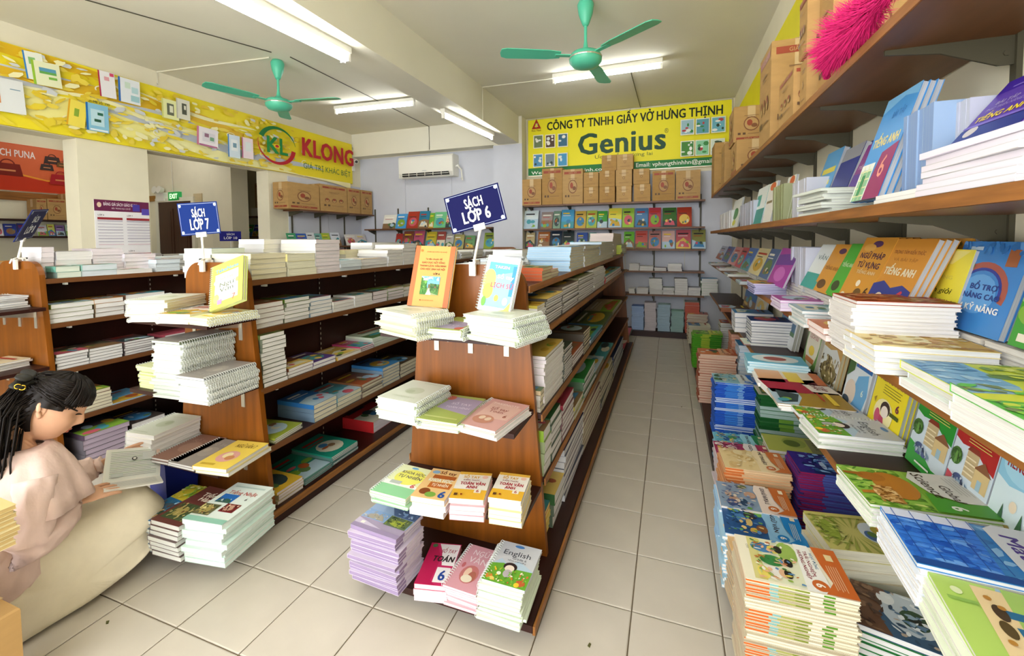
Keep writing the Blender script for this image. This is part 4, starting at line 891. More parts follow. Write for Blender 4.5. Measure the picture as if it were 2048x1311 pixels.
a_blue3 = A_().rect(0, 0, 1, 1, 'cfdc3e').rect(0, 0, .9, .34, '7fb2dc').poly([(.0, .34), (.7, .24), (.9, .36), (.9, .4), (0, .4)], '7fb2dc').ell(.5, .5, .1, .16, '6a8a3a').ell(.3, .3, .06, .08, '4f86b8').ell(.4, .75, .14, .08, '7aa83a')
a_yell3 = A_().rect(0, 0, 1, 1, 'ead592').rect(0, .62, 1, 1, 'd8b04a').ell(.5, .5, .3, .12, 'e8dca8').ell(.4, .3, .1, .08, 'a8803a').ell(.6, .66, .12, .06, 'c8924a').rect(.86, 0, .9, 1, 'c89a4a')
a_red3 = A_().rect(0, 0, 1, 1, 'a8452a').poly([(0, .1), (.4, .2), (.3, .5), (0, .4)], 'd0946a').poly([(.5, .5), (.9, .6), (.8, .9), (.4, .8)], 'b89a5a').ell(.5, .3, .16, .1, '8a3020').rect(.7, 0, .9, .4, 'c8683a')
def a_sgk(base, title, scene, pal, band):
    """national textbook: picture below, pale field with title, number disc and coloured band at the head"""
    A = A_().rect(0, 0, 1, 1, base).rect(0, 0, 1, .55, scene)
    r = random.Random(len(title)*7+len(base))
    for k in range(7): A.ell(r.uniform(.12, .88), r.uniform(.06, .5), r.uniform(.06, .17), r.uniform(.04, .10), pal[k % len(pal)], 10)
    A.poly([(0, .56), (.25, .52), (.8, .60), (1, .70), (1, .76), (.9, .82), (0, .72)], base)
    A.poly([(0, .76), (.5, .78), (.85, .86), (1, .74), (1, 1), (0, 1)], band)
    A.text(title, .40, .66, .055, '3a2a34', width=.62, bold=.02); A.ell(.86, .72, .10, .072, band); A.text('6', .86, .72, .075, 'f4f0ea', bold=.03, asp=.72); A.rect(.1, .88, .24, .94, 'e8dcc0')
    return lines(A, .35, .85, .92, 4, .022, 'e8dcc0', .006)
a_hdtn = A_().rect(0, 0, 1, 1, 'f0ead2').rect(.0, .12, .95, .60, 'e4e6c8').poly([(.0, .12), (.95, .10), (.95, .22), (0, .2)], 'd8d08a').ell(.25, .5, .24, .1, '9ab85a')
for x, y, c1, c2 in ((.22, .36, '2a2420', '4f86b8'), (.5, .42, '2a2420', '3f8a4a'), (.75, .38, '2a2420', 'f0ece4')):
    a_hdtn.ell(x, y-.10, .12, .12, c2).ell(x, y+.02, .09, .055, 'e0b490').ell(x, y+.055, .09, .04, c1)
a_hdtn.ell(.8, .2, .14, .06, 'e9d86a').poly([(0, .60), (1, .56), (1, .8), (0, .74)], 'efeee8').text('HOẠT ĐỘNG', .34, .74, .028, '2a6a8a', width=.34, bold=.02).text('TRẢI NGHIỆM,', .42, .685, .034, '8a2a3a', width=.56, bold=.02).text('HƯỚNG NGHIỆP', .45, .63, .034, '8a2a3a', width=.62, bold=.02).poly([(0, .77), (.4, .79), (.75, .83), (1, .72), (1, 1), (0, 1)], 'c9682e').ell(.86, .70, .11, .075, 'c9682e').text('6', .86, .70, .08, 'f2ece0', bold=.03, asp=.72).rect(.14, .87, .28, .94, 'e6cf9a')
lines(a_hdtn, .4, .9, .93, 5, .022, 'e4c8a0', .006); a_hdtn.text('CTST', .3, .1, .02, '5a5a4a', width=.1)
a_nv6 = a_sgk('8fc0e4', 'NGỮ VĂN', '2a5a94', ['6fae4a', 'd8b04a', '8a5a3a', '4f86c0', 'e0c07a', '3a3a4a'], '1f7fc8')
a_lsdl = a_sgk('e9d8cc', 'LỊCH SỬ VÀ ĐỊA LÍ', '8fa4bc', ['4a5a8a', 'c8a088', '6a7a4a', '2f4a6a', 'd8b8a0'], 'c0682e')
a_mt6 = a_sgk('ecd8b0', 'MĨ THUẬT', 'e8d09a', ['e0c084', 'd8b878', 'ead8a8'], 'c8743e')
a_toan = a_sgk('e6eef2', 'TOÁN TẬP MỘT', '9fd4e4', ['3a5a3a', 'e8e0c0', '3f9ab8', '4a7a4a', 'f0f0f0'], '1f6fd0')
a_cyan = a_sgk('9fd8e8', 'TIN HỌC', '6fc0d8', ['2f5a9a', 'e8d060', '4a9a5a'], '2f8a4a')
a_maroon = a_sgk('efe6e2', 'GDCD', 'a82a5a', ['f0ece8', '3a2a4a', 'f0d058', 'c8a0a8'], 'b0305a')
a_orangef = a_sgk('e8b890', 'CÔNG NGHỆ', 'd8783a', ['f0ece4', '3a2a4a', '4a6a3a', 'e0c0a0'], 'b85028')
a_greenf = a_sgk('d8e060', 'SINH HỌC', '6fb02a', ['3a3a20', 'e9e48a', '4a8a2a'], '8fc03a')
a_navy = A_().rect(0, 0, 1, 1, '1c2a6a').poly([(0, 0), (1, 0), (1, .2), (0, .34)], '3a2a86').ell(.5, .45, .34, .12, '2f5a9a').ell(.4, .5, .1, .14, '6f9ad0').ell(.6, .4, .2, .04, 'b8cfe8').rect(.4, .72, .72, .88, 'c8c4cc').text('KHOA HỌC', .5, .62, .06, '8fb0e0', width=.6)
a_sun = A_().rect(0, 0, 1, 1, 'c8c072')
for k in range(22):
    a = 2*PI*k/22; a_sun.poly([(.5+.1*math.cos(a), .42+.08*math.sin(a)), (.5+.62*math.cos(a-.05), .42+.46*math.sin(a-.05)), (.5+.62*math.cos(a+.06), .42+.46*math.sin(a+.06))], '9aa04a')
a_sun.rect(0, .86, 1, 1, 'c8c072').rect(0, 0, .1, .86, 'c0b868').ell(.5, .66, .3, .16, 'c9d2d8').ell(.42, .72, .12, .07, 'b0a23a').ell(.58, .60, .14, .07, '4a6a9a').ell(.54, .62, .08, .05, '5a7a3a').ell(.5, .16, .3, .08, '8a9a3a')
a_eye = A_().rect(0, 0, 1, 1, '3a5a78').poly([(0, 0), (1, 0), (1, .3), (.6, .2), (.2, .36), (0, .3)], '6a4a38').ell(.4, .5, .44, .26, 'c0ccd6').ell(.5, .52, .2, .13, '2c4a30').ell(.5, .52, .08, .06, '141c18').ell(.2, .3, .14, .08, 'dfe4e8').text('KHOA HỌC\nTỰ NHIÊN', .5, .86, .06, 'c8a86a', width=.6, bold=.02)
a_oliv = A_().rect(0, 0, 1, 1, 'b2b858').ell(.4, .5, .3, .2, '9aa84a').ell(.45, .46, .2, .14, '5a6a2a').rect(.1, .72, .9, .95, '8a8a5a').text('ĐỊA LÍ', .5, .84, .06, '3a3a20', width=.5)
def a_tienganh(col, low, title='TIẾNG ANH'):
    A = A_().rect(0, 0, 1, 1, 'd3e2ee').poly([(0, 1), (0, .62), (.2, .58), (.5, .60), (.8, .50), (1, .46), (1, 1)], col).poly([(0, .0), (0, .26), (.3, .22), (.7, .10), (1, .10), (1, 0)], low)
    A.rect(.36, .3, .64, .56, 'c8b48a').poly([(.34, .56), (.66, .56), (.6, .61), (.4, .61)], '8a3a2a').rect(.62, .26, .95, .44, 'd8c08a').poly([(.58, .44), (.98, .44), (.78, .54)], '8a5a3a').rect(.72, .26, .82, .36, '9fc0d0').ell(.14, .44, .14, .09, '4f7a3a').ell(.3, .24, .12, .05, '4a5a8a').ell(.4, .2, .2, .04, '8fa8bc')
    for k in range(4): A.rect(.38, .34+k*.05, .62, .355+k*.05, 'efe2c0')
    A.text(title, .5, .86, .075, 'e6e6de', width=.8, bold=.035)
    return lines(A, .35, .9, .76, 5, .028, 'd8c86a', .008).rect(.3, .06, .7, .08, 'eef2ea')
a_tag = a_tienganh('2c9434', '2f9a36'); a_tar = a_tienganh('b32a2a', 'c84a5a')
a_tab = A_().rect(0, 0, 1, 1, 'd9ecf4').poly([(0, .55), (.3, .5), (1, .56), (1, 1), (0, 1)], '8fc8e4').ell(.5, .7, .44, .16, 'a8d8ee').text('CÙNG EM HỌC', .5, .84, .05, '2f7a8a', width=.6, bold=.02).text('TIẾNG ANH', .5, .70, .085, '9a2030', width=.76, bold=.04).ell(.75, .56, .1, .07, '3f7a3a').text('6', .75, .56, .08, 'f0f0e0', asp=.72).poly([(.1, .0), (.9, .0), (.8, .12), (.5, .2), (.2, .12)], '9a8a4a').poly([(.2, .1), (.3, .34), (.4, .1)], '3f6a4a').poly([(.6, .12), (.7, .36), (.8, .12)], '3f6a4a').ell(.5, .36, .08, .05, 'efe0c8')
a_yta = A_().rect(0, 0, 1, 1, 'f3e02c').text('Bồi dưỡng', .5, .93, .05, 'c06a2a', width=.5, bold=.02).text('học sinh giỏi', .5, .84, .055, '5a2a1a', width=.7, bold=.03, italic=.2).text('TIẾNG ANH', .5, .72, .085, '3a3a20', width=.8, bold=.01)
lines(a_yta, .3, .85, .64, 4, .035, '8a7a20', .01); a_yta.text('6', .82, .44, .1, '7a2a4a', bold=.03, asp=.72).ell(.46, .26, .3, .2, 'f6ecb0').ell(.5, .34, .15, .1, '3a2a28').ell(.5, .30, .11, .08, 'f2e6da').poly([(.25, .06), (.6, .04), (.5, .22), (.35, .24)], 'c8486a').ell(.3, .2, .08, .1, 'd05a7a').rect(.66, .30, .92, .35, '4a5a20').poly([(.1, .4), (.18, .44), (.16, .34)], 'a88a20')
a_ls6 = A_().rect(0, 0, 1, 1, 'dfe8ee').rect(.0, .72, 1, 1, 'e6eaea').rect(.3, .62, 1, .82, '2f6fb8').text('LỊCH SỬ', .64, .72, .1, 'e0465a', width=.62, bold=.04).poly([(.3, 0), (.9, 0), (1, .3), (.9, .6), (.5, .5)], '6fb0e0').ell(.3, .2, .24, .2, 'e4d4c4').text('6', .8, .3, .1, 'e8f2e8', asp=.72).poly([(0, .4), (.28, .55), (.28, .86), (0, .7)], '4a6a3a').ell(.2, .06, .16, .06, '4a5a6a')
a_horse = A_().rect(0, 0, 1, 1, 'c8a05a').poly([(0, 0), (1, 0), (1, .5), (.7, .66), (.4, .6), (0, .62)], 'd8dcd8').ell(.5, .2, .44, .2, '8a7a4a').ell(.4, .34, .1, .16, '6a5a3a').ell(.62, .3, .08, .14, '9a8a5a').text('LỊCH SỬ 6', .5, .84, .07, '8a4a1a', width=.7, bold=.02).rect(.0, .92, 1, 1, 'b5803a')
a_oval = A_().rect(0, 0, 1, 1, '6a9a4a').ell(.5, .5, .46, .5, 'e9e2cc').text('LỊCH SỬ', .5, .62, .08, 'c86a6a', width=.6, bold=.03).ell(.5, .34, .2, .1, 'f0cf3a').rect(.2, .8, .8, .83, '9a9a8a').rect(.2, .1, .8, .2, 'c87a3a')
a_ngph = A_().rect(0, 0, 1, 1, 'd99a38').ell(.5, .90, .16, .05, '5a3a6a').ell(.3, .84, .2, .06, 'e2ac54').text('NGỮ PHÁP', .5, .72, .085, '4a2a4a', width=.78, bold=.03).text('TỪ VỰNG', .52, .58, .085, '4a2a4a', width=.72, bold=.03).text('TIẾNG ANH', .55, .47, .05, 'ecd6a8', width=.6, bold=.03).ell(.5, .3, .07, .05, 'f6ead0').ell(.6, .16, .12, .07, '6a4a20').text('6', .85, .20, .13, '4a3020', bold=.02, asp=.72).ell(.15, .08, .08, .05, 'e9dfc8')
a_ta6 = A_().rect(0, 0, 1, 1, 'd9963a').text('TRỌNG TÂM KIẾN THỨC', .5, .82, .045, '8a4a2a', width=.76, bold=.02).text('VÀ BÀI TẬP', .5, .72, .04, 'b87830', width=.6, bold=.02).text('TIẾNG ANH', .5, .56, .095, 'efe6c8', width=.78, bold=.05).poly([(0, .0), (1, .0), (1, .34), (.75, .40), (.5, .34), (.25, .42), (0, .36)], '2a3a94').text('6', .78, .24, .18, 'd0384a', bold=.04, asp=.72).ell(.3, .16, .12, .1, 'e6d0b8').ell(.5, .1, .1, .08, 'd8b8a0')
a_env = A_().rect(0, 0, 1, 1, 'efe448').poly([(.06, .98), (.94, .98), (.72, .80), (.28, .80)], 'f4ec88').text('BỒI DƯỠNG', .5, .62, .05, 'd8ce5a', width=.6).text('học sinh giỏi', .5, .44, .07, '5a5a1a', width=.72, italic=.25, bold=.02).text('TIẾNG ANH', .5, .27, .11, '8a6a1a', width=.84, bold=.02).text('6', .5, .10, .1, 'b0a030', asp=.72); lines(a_env, .34, .66, .92, 2, .04, 'b8ac3a', .014)
a_botro = A_().rect(0, 0, 1, 1, '3f86d0').arc(.48, .44, .34, .42, -.3, 3.4, 'a8584a', 16, .8).arc(.48, .44, .30, .34, -.2, 3.3, '2a3a9a', 16, .8).ell(.48, .42, .28, .22, '62a4e4').rect(.74, .74, .9, .92, 'a0603a').ell(.16, .72, .14, .1, '5a9a3a').ell(.12, .82, .1, .08, 'dce8f0').text('BỔ TRỢ', .56, .50, .06, '1f3a8a', width=.42, bold=.03).text('NÂNG CAO', .56, .40, .06, '1f3a8a', width=.56, bold=.03).text('4 KỸ NĂNG', .58, .27, .065, 'eef0f0', width=.6, bold=.04).ell(.1, .1, .16, .08, 'd8c84a').rect(.15, .9, .35, .94, 'b8d4ec')
a_bigta = A_().rect(0, 0, 1, 1, '4a9ae0').poly([(0, .86), (.6, .95), (1, .9), (1, 1), (0, 1)], '7fc0f0').text('BÀI TẬP', .6, .80, .06, '2f78c0', width=.4, bold=.02).text('TIẾNG ANH', .5, .56, .085, 'f0dc8a', width=.82, bold=.05).poly([(.42, .0), (1, .0), (1, .5), (.55, .44)], '96286a').text('6', .74, .30, .2, 'e89a8a', bold=.01, asp=.72).rect(.0, .0, .46, .36, 'eef2ee').rect(.06, .0, .42, .3, '8fc8a0')
for k in range(4): a_bigta.rect(.04, .04+k*.08, .44, .055+k*.08, 'e9edc0')
a_bigta.rect(.14, .0, .16, .34, 'e9edc0').rect(.3, .0, .32, .34, 'e9edc0').rect(.18, .05, .28, .25, '3f9a6a')
a_purta = A_().rect(0, 0, 1, 1, '5a3ea8').rect(0, .80, 1, 1, '3a1f9a').rect(.2, .84, 1, .86, '8a78d0').text('BÀI TẬP', .34, .62, .05, 'b8aede', width=.32, bold=.02).text('PHÁT TRIỂN NĂNG LỰC', .42, .54, .045, 'a89ad8', width=.62, bold=.02).text('TIẾNG ANH 6', .5, .40, .085, 'f0d838', width=.84, bold=.03).rect(0, 0, 1, .26, '2a3a8a').ell(.2, .2, .1, .08, 'd0c8c8').rect(.0, .27, 1, .31, '7a68c8')

# finer picture detail on the covers that show large
G_, B2, W2 = ['5f8f2a', '8fbc4a', 'a8cc5a', '4f7f2a', 'c8d878'], ['2f5a94', '6f9ad0', '9fc0e4', '1f3f74'], ['f2efe6', 'd8d4c4', 'e8e2d0']
def under_busy(A, at_, *args):
    t = Art(); t.busy(*args); A.items[at_:at_] = t.items
under_busy(a_sci, 2, 0, 0, 1, .5, G_, 160, 1, .07); a_sci.busy(.55, .12, .95, .30, ['d8b070', 'a87838', 'e8c890', '8a5a24'], 60, 2, .05)
under_busy(a_math, 2, .18, 0, .9, .5, ['3a7fe0', '4f90ea', '2f6fd0', '6fa8f0', '1f5ac0'], 70, 3, .10); under_busy(a_math, 4, .0, .56, 1, 1, ['5f9ad0', '3a78b8', '8fc0e8'], 40, 4, .10)
under_busy(a_people, 2, 0, .40, 1, 1, ['9fc2dc', '7fb0d0', 'c8dce8', '6fc0a8', 'e8d8a0'], 50, 5, .08); a_people.busy(.3, .42, .95, .95, ['d85a4a', 'f0c83a', '3f8a4a', 'e8b890', '4a3a2a', '5aa8d8', 'f4f0e8'], 46, 6, .06)
a_hdtn.busy(.05, .14, .95, .56, ['8fae4a', 'c8d48a', 'e8b890', '3f7a3a', 'd8c85a', '5a8ab8', 'b86a3a', 'f4efe0'], 70, 7, .05)
for A, p in ((a_nv6, ['2a5a94', '4f86c0', '6fae4a', 'e0c07a', '1f3f64']), (a_lsdl, ['8fa4bc', '5a6a94', 'c8b0a0', 'd8c8b8', '3f4f6a']), (a_toan, ['9fd4e4', '4a8a5a', 'e8e0c0', '2f6f94']), (a_maroon, ['a82a5a', 'd86a8a', 'f0e0d8', '6a1f3a']), (a_cyan, ['6fc0d8', '9fdcec', '3f8ab0', 'e8d060'])): A.busy(.05, .03, .95, .5, p, 60, len(p)*3, .06)
a_mt6.busy(.05, .05, .95, .5, ['e8d4a4', 'd8bc80', 'f0e0bc'], 30, 8, .08)
a_purple.busy(.02, .36, .48, .62, ['b0a89a', 'd8d0c0', '8a8278', '9fb8dc'], 40, 9, .05); a_purple.busy(.54, .32, .96, .62, ['4a5a3a', '8a9a4a', 'b8c05a', '3a4a3a'], 40, 10, .05); a_purple.busy(.55, .68, .98, .96, ['5a6f96', '8fb0dc', '3f5478', 'b8cce8'], 26, 11, .07)
for A in (a_en1, a_en2, a_en3): A.busy(.02, .02, .98, .34, ['7fbe44', '5f9a30', '8fce54', 'e8c83a', 'd8703a', 'f4ecd0'], 60, 12, .045)
a_nhat.busy(.02, .16, .4, .38, ['6a6a4a', 'a89a5a', '3f4a2a', 'd8cc8a', '8a5a3a'], 46, 13, .05); a_nhat.busy(.52, .28, .84, .44, ['7a2a2a', 'c8a08a', '4a1a1a', 'e0c8b0'], 26, 14, .05); a_nhat.busy(.14, .48, .5, .56, ['3f6a4a', '2f5a6a', 'c8d8e4'], 18, 15, .05)
a_mix7.busy(.02, .05, .98, .5, ['2f5a7a', '4a7a9a', '8ab0c8', 'c8a86a', '7a4a3a'], 60, 16, .08); a_mix7.busy(.02, .6, .98, .98, ['c8b83a', '8fb03a', '5f8f3a', 'e8e0a0'], 50, 17, .08); a_mix7b.busy(.1, .1, .9, .5, ['4a5a3a', '8a8a4a', 'c8b87a', '2f3a2a', '7a4a34'], 60, 18, .06)
a_orange.busy(.28, .2, .44, .42, ['2f6a24', '4f8a3a', '6fa84a'], 40, 19, .04); a_orange.busy(.52, .22, .72, .37, ['3a6a2f', '5a8a44', '2a5224'], 40, 20, .04); a_orange.busy(.28, .42, .72, .48, ['8fc4ec', 'e4f0f8', '5a9fd8'], 20, 21, .06)
a_sun.busy(.1, .02, .9, .3, ['7a8a2a', '9aa84a', 'c8c87a', '5a6a2a'], 60, 22, .06); a_eye.busy(.02, .3, .98, .8, ['5a7a98', '8fa8bc', 'e4eaee', '2f4a64', 'b8a898'], 60, 23, .07); a_eye.busy(.02, .02, .98, .26, ['6a4a38', '8a6a50', '4a342a'], 40, 24, .08)
a_navy.busy(.05, .1, .95, .6, ['1c2a6a', '2f5a9a', '4f86c8', '3a2a86', '8fb8e8'], 50, 25, .10)
a_green3.busy(.0, .0, 1, 1, ['62b84e', '8fc84a', '4a9a3a', 'c8d84a', '7a8a5a'], 70, 26, .10); a_blue3.busy(.0, .0, .9, .36, ['7fb2dc', '5f9ad0', 'a8cce8'], 30, 27, .1); a_blue3.busy(0, .4, 1, 1, ['cfdc3e', 'b0c43a', 'e4ec7a', '7aa03a'], 40, 28, .1)
a_yell3.busy(0, 0, 1, 1, ['ead592', 'd8b860', 'f0e4b8', 'c89a4a', 'b8843a'], 70, 29, .10); a_red3.busy(0, 0, 1, 1, ['a8452a', 'c8683a', '8a3020', 'd8a07a', 'b89a5a'], 70, 30, .1)
for A in (a_tag, a_tar): A.busy(.05, .36, .3, .5, ['4f7a3a', '6a9a4a', '3a5a2a'], 26, 31, .06); A.busy(.2, .16, .6, .28, ['8fa8bc', '4a5a8a', 'c8d4dc', '2f3a5a'], 26, 32, .05)
a_tab.busy(.1, .02, .9, .14, ['9a8a4a', '6a6a3a', '4f7a4a', 'c8b87a'], 40, 33, .06)
a_horse.busy(.02, .02, .98, .5, ['8a7a4a', 'b8a878', '5a4a2a', 'd8ccb0'], 60, 34, .08); a_botro.busy(.0, .86, 1, 1, ['3f86d0', '5f9ae0', '2f70b8'], 20, 35, .1)
# ================================================================ piles on the islands
DBG = False
I6, I7, I8 = ISL[6], ISL[7], ISL[8]
e6, e7 = 'near end of grade 6 bookcase', 'near end of left bookcase'
# --- grade 6 bookcase, near end
stack(-.915, 1.43, 1.0, PI-.38, .235, .17, 8, .0105, 'e6e8da', CREAM, a_pale, spiral=True, where='the pile holding up the orange book', cw='cream', jit=.008, alt='dfe2c8')
stack(-.745, 1.475, 1.0, PI-.05, .15, .24, 4, .0085, 'b4bf84', GREENW, a_greenp, spiral=True, where='the low middle pile under the grade 6 sign', cw='green and mauve', jit=.005, alt='dfe6cc')
stack(-.545, 1.43, 1.0, PI-.28, .215, .185, 9, .0098, 'e2e8d6', GREENW, a_pale, spiral=True, where='the pile holding up the blue history notebook', cw='pale green', jit=.009, alt='d6e4c8')
stack(-.94, 1.456, .675, PI-.10, .185, .215, 7, .0118, 'e4ead8', GREENW, a_pale, spiral=True, where='the tall left pile, second shelf of middle bookcase end', cw='plain whitish', jit=.006, alt='dde8d0')
qpile([(898, 787), (972, 794), (926, 847), (845, 833)], .675, 4, zt=.714, cov='a8b860', pap=GREENW, art=a_greenp, spiral=True, where='the middle pile, second shelf of middle bookcase end', cw='green and mauve', jit=.005, alt='d6e2c4', dbg=DBG)
qpile([(967, 795), (1043, 810), (1012, 868), (930, 848)], .675, 3, zt=.705, cov='d8a9a4', pap=WHITE, art=a_pinkt, spiral=True, turn=0, where='the low right pile, second shelf of middle bookcase end', cw='dusty pink', jit=.005, alt='e9e4e2', dbg=DBG)
qpile([(801, 927), (868, 941), (819, 1001), (750, 981)], .365, 5, zt=.41, cov='e6eec0', pap=GREENW, art=a_khtn, spiral=True, where='the leftmost pile, third shelf of middle bookcase end', cw='lime and white', alt='a8d0a8', dbg=DBG)
qpile([(870, 936), (928, 946), (889, 1002), (817, 992)], .365, 3, zt=.43, cov='f0c98a', pap=WHITE, art=a_sotay, where='the orange science pile, third shelf of middle bookcase end', cw='orange science', dbg=DBG, alt='eeeeea')
qpile([(926, 944), (987, 948), (968, 1001), (896, 997)], .365, 4, zt=.44, cov='f2efe6', pap=WHITE, art=a_tv1, where='the left of two yellow piles on middle bookcase end', cw='yellow and white', dbg=DBG, alt='e0a8b0')
qpile([(1005, 944), (1065, 951), (1038, 1002), (972, 992)], .365, 5, zt=.458, cov='f2efe6', pap=WHITE, art=a_tv2, where='the right of two yellow piles on middle bookcase end', cw='yellow and white', dbg=DBG, alt='ecd9a0')
qpile([(753, 1004), (845, 1025), (797, 1084), (706, 1050)], .08, 13, zt=.29, cov='a99bb8', pap='d9d2de', art=a_purple, where='the tall mauve pile at the foot of middle bookcase', cw='photo covered', dbg=DBG, alt='cfc4d6', edge=[(.3, '9a88a8'), (1, 'dcd6e0')], jit=.005)
qpile([(871, 1087), (933, 1089), (882, 1173), (819, 1162)], .08, 3, zt=.14, cov='b81e52', pap=PINKW, art=a_toan6, where='the crimson maths pile at the foot of middle bookcase', cw='crimson maths', dbg=DBG, alt='d8c8d0', jit=.002)
qpile([(947, 1089), (1000, 1102), (961, 1194), (886, 1166)], .08, 7, zt=.15, cov='d9a0ac', pap=PINKW, art=a_nvpink, spiral=True, where='the pink literature pile at the foot of middle bookcase', cw='rosy', dbg=DBG, alt='dfb4bc', jit=.005)
qpile([(1003, 1083), (1080, 1103), (1043, 1184), (954, 1161)], .08, 14, zt=.215, cov='cdd0d6', pap=WHITE, art=a_en1, spiral=True, turn=1 if False else 0, where='the English pile at the foot of middle bookcase', cw='cartoon meadow', dbg=DBG, alt='dbe6d0', jit=.006)
# --- grade 7 bookcase, near end
stack(-2.20, 1.36, 1.0, .35, .175, .25, 8, .0118, 'e6ebee', CREAM, a_pale, spiral=True, where='the pale pile on the top end shelf, left bookcase', cw='white', alt='e2ddcc', jit=.008)
stack(-2.02, 1.36, 1.0, .2, .165, .24, 3, .014, 'e9ddd2', CREAM, auto_art('e9c8b8', 3), spiral=True, where='the reddish notebooks on the top end shelf, left bookcase', cw='reddish', jit=.006)
stack(-1.87, 1.37, 1.0, PI-.05, .165, .23, 3, .0105, 'e9e6ba', CREAM, auto_art('e9e6ba', 9), spiral=True, where='the yellowish pile under the green literature notebook', cw='yellowish', jit=.005, alt='e9e8c8')
stack(-2.045, 1.36, .675, PI+.06, .17, .25, 21, .0116, '6a745a', GREENW, a_grey7, spiral=True, where='the tall spiral pile, second end shelf, left bookcase', cw='dark olive', jit=.005, alt='d8ded6')
stack(-1.875, 1.35, .675, PI+.04, .165, .245, 10, .0112, '8c8f90', WHITE, a_grey7, spiral=True, where='the grey spiral pile, second end shelf, left bookcase', cw='grey', jit=.005, alt='dcdfdc')
stack(-2.23, 1.39, .675, 0, .16, .22, 10, .0105, 'e0e6b0', 'dfe3b4', None, spiral=True, where='the lime pile behind the tall one, second end shelf, left bookcase', cw='lime', jit=.006, alt='d9e29a')
qpile([(338, 826), (386, 834), (330, 869), (255, 859)], .365, 5, zt=.47, cov='ece8d8', pap=WHITE, art=a_pale, spiral=True, where='the white pile, third end shelf, left bookcase', cw='white', dbg=DBG, w=.17, l=.23)
qpile([(375, 866), (430, 875), (388, 925), (325, 915)], .365, 2, zt=.385, cov='8a6454', pap=WHITE, art=a_brown7, spiral=True, where='the brown pair, third end shelf, left bookcase', cw='brown', dbg=DBG, w=.165, l=.24)
qpile([(428, 874), (474, 885), (402, 934), (345, 924)], .365, 2, zt=.385, cov='9a948e', pap=WHITE, art=a_grey7, spiral=True, where='the grey pair, third end shelf, left bookcase', cw='grey', dbg=DBG, w=.165, l=.24)
qpile([(474, 878), (529, 887), (468, 934), (394, 928)], .365, 2, zt=.40, cov='f0d45e', pap=WHITE, art=a_van7, where='the yellow pair, third end shelf, left bookcase', cw='yellow literature', dbg=DBG, w=.17, l=.24)
qpile([(466, 966), (541, 979), (480, 1045), (362, 1036)], .08, 9, zt=.255, cov='dde9e4', pap='e2ece6', art=a_nhat, where='the Japanese pile at the foot of left bookcase', cw='Japanese course', dbg=DBG, alt='cfe4da', jit=.008, w=.19, l=.265)
qpile([(395, 980), (440, 985), (385, 1050), (330, 1030)], .08, 7, zt=.225, cov='6a3a34', pap='e4e6e0', art=a_mix7b, where='the maroon pile between two others at left bookcase foot', cw='maroon language', dbg=DBG, w=.16, l=.25, jit=.004)
qpile([(345, 970), (400, 980), (372, 1045), (318, 1030)], .08, 8, zt=.215, cov='2f6fa0', pap='e4e6e0', art=a_mix7, where='the leftmost pile at the foot of left bookcase', cw='blue and yellow', dbg=DBG, w=.16, l=.25, jit=.004)
# --- grade 8 bookcase near end (mostly out of the picture)
for zz, n, cv, cw_, wd in ((1.0, 6, 'd8e2ec', 'pale blue', 'top'), (.675, 4, 'e9dcb8', 'tan', 'second')):
    stack(-3.40, 1.20, zz, .1, .18, .25, n, .0105, cv, WHITE, auto_art(cv, 17+n), where='the %s end shelf pile of far left bookcase' % wd, cw=cw_, spiral=(n == 6), jit=.006)
# --- sides
W7 = {'jit': .004}
isl_row(7, 0, [(492, 575, 508, 5, 'd9d4bc', CREAM, 'cream'), (575, 632, 508, 3, 'e9df9a', 'dedcc4', 'yellowish'), (632, 681, 479, 9, 'e4e2e6', PINKW, 'white'), (681, 724, 521, 3, 'cfe2ec', BLUEW, 'pale blue'), (724, 776, 519, 3, 'eceaea', WHITE, 'white'), (776, 806, 500, 5, 'eceaea', WHITE, 'white'), (806, 832, 489, 6, 'eceaea', WHITE, 'white')])
isl_row(7, 0, [(420, 492, 497, 5, 'dfe8e0', GREENW, 'pale', {'set': .27, 'dep': .2}), (530, 620, 478, 7, 'eceaf0', WHITE, 'white', {'set': .27, 'dep': .2}), (640, 672, 481, 7, 'dfe6e4', GREENW, 'white', {'set': .24, 'dep': .2}), (690, 735, 500, 4, 'e9e2b4', CREAM, 'cream', {'set': .27, 'dep': .2}), (745, 800, 485, 8, 'ecebf0', WHITE, 'white', {'set': .26, 'dep': .2}), (800, 830, 487, 7, 'ecebee', WHITE, 'white', {'set': .26, 'dep': .2})], row='back ')
isl_row(7, 1, [(494, 570, 612, 5, '8a4a2a', WHITE, 'brown and orange'), (570, 621, 599, 6, '5a7a2a', WHITE, 'green'), (621, 666, 597, 5, '5a9ac8', WHITE, 'blue'), (666, 709, 604, 3, 'd8d4c8', WHITE, 'pale'), (709, 745, 592, 4, 'dcdcd8', WHITE, 'pale'), (745, 776, 584, 3, '5a4a3a', PINKW, 'dark'), (776, 808, 578, 4, '6a9a3a', PINKW, 'green'), (808, 832, 574, 3, 'c8c4b8', WHITE, 'pale')])
isl_row(7, 2, [(503, 575, 677, 12, '4a5a2a', WHITE, 'dark green'), (575, 627, 738, 3, '6a3a2a', WHITE, 'dark red'), (627, 673, 725, 2, '5a3f86', WHITE, 'violet'), (673, 722, 715, 1, 'c0a04a', WHITE, 'olive and orange'), (722, 748, 694, 3, 'b0406a', WHITE, 'magenta'), (748, 836, 676, 4, 'c8d4c0', GREENW, 'pale green')])
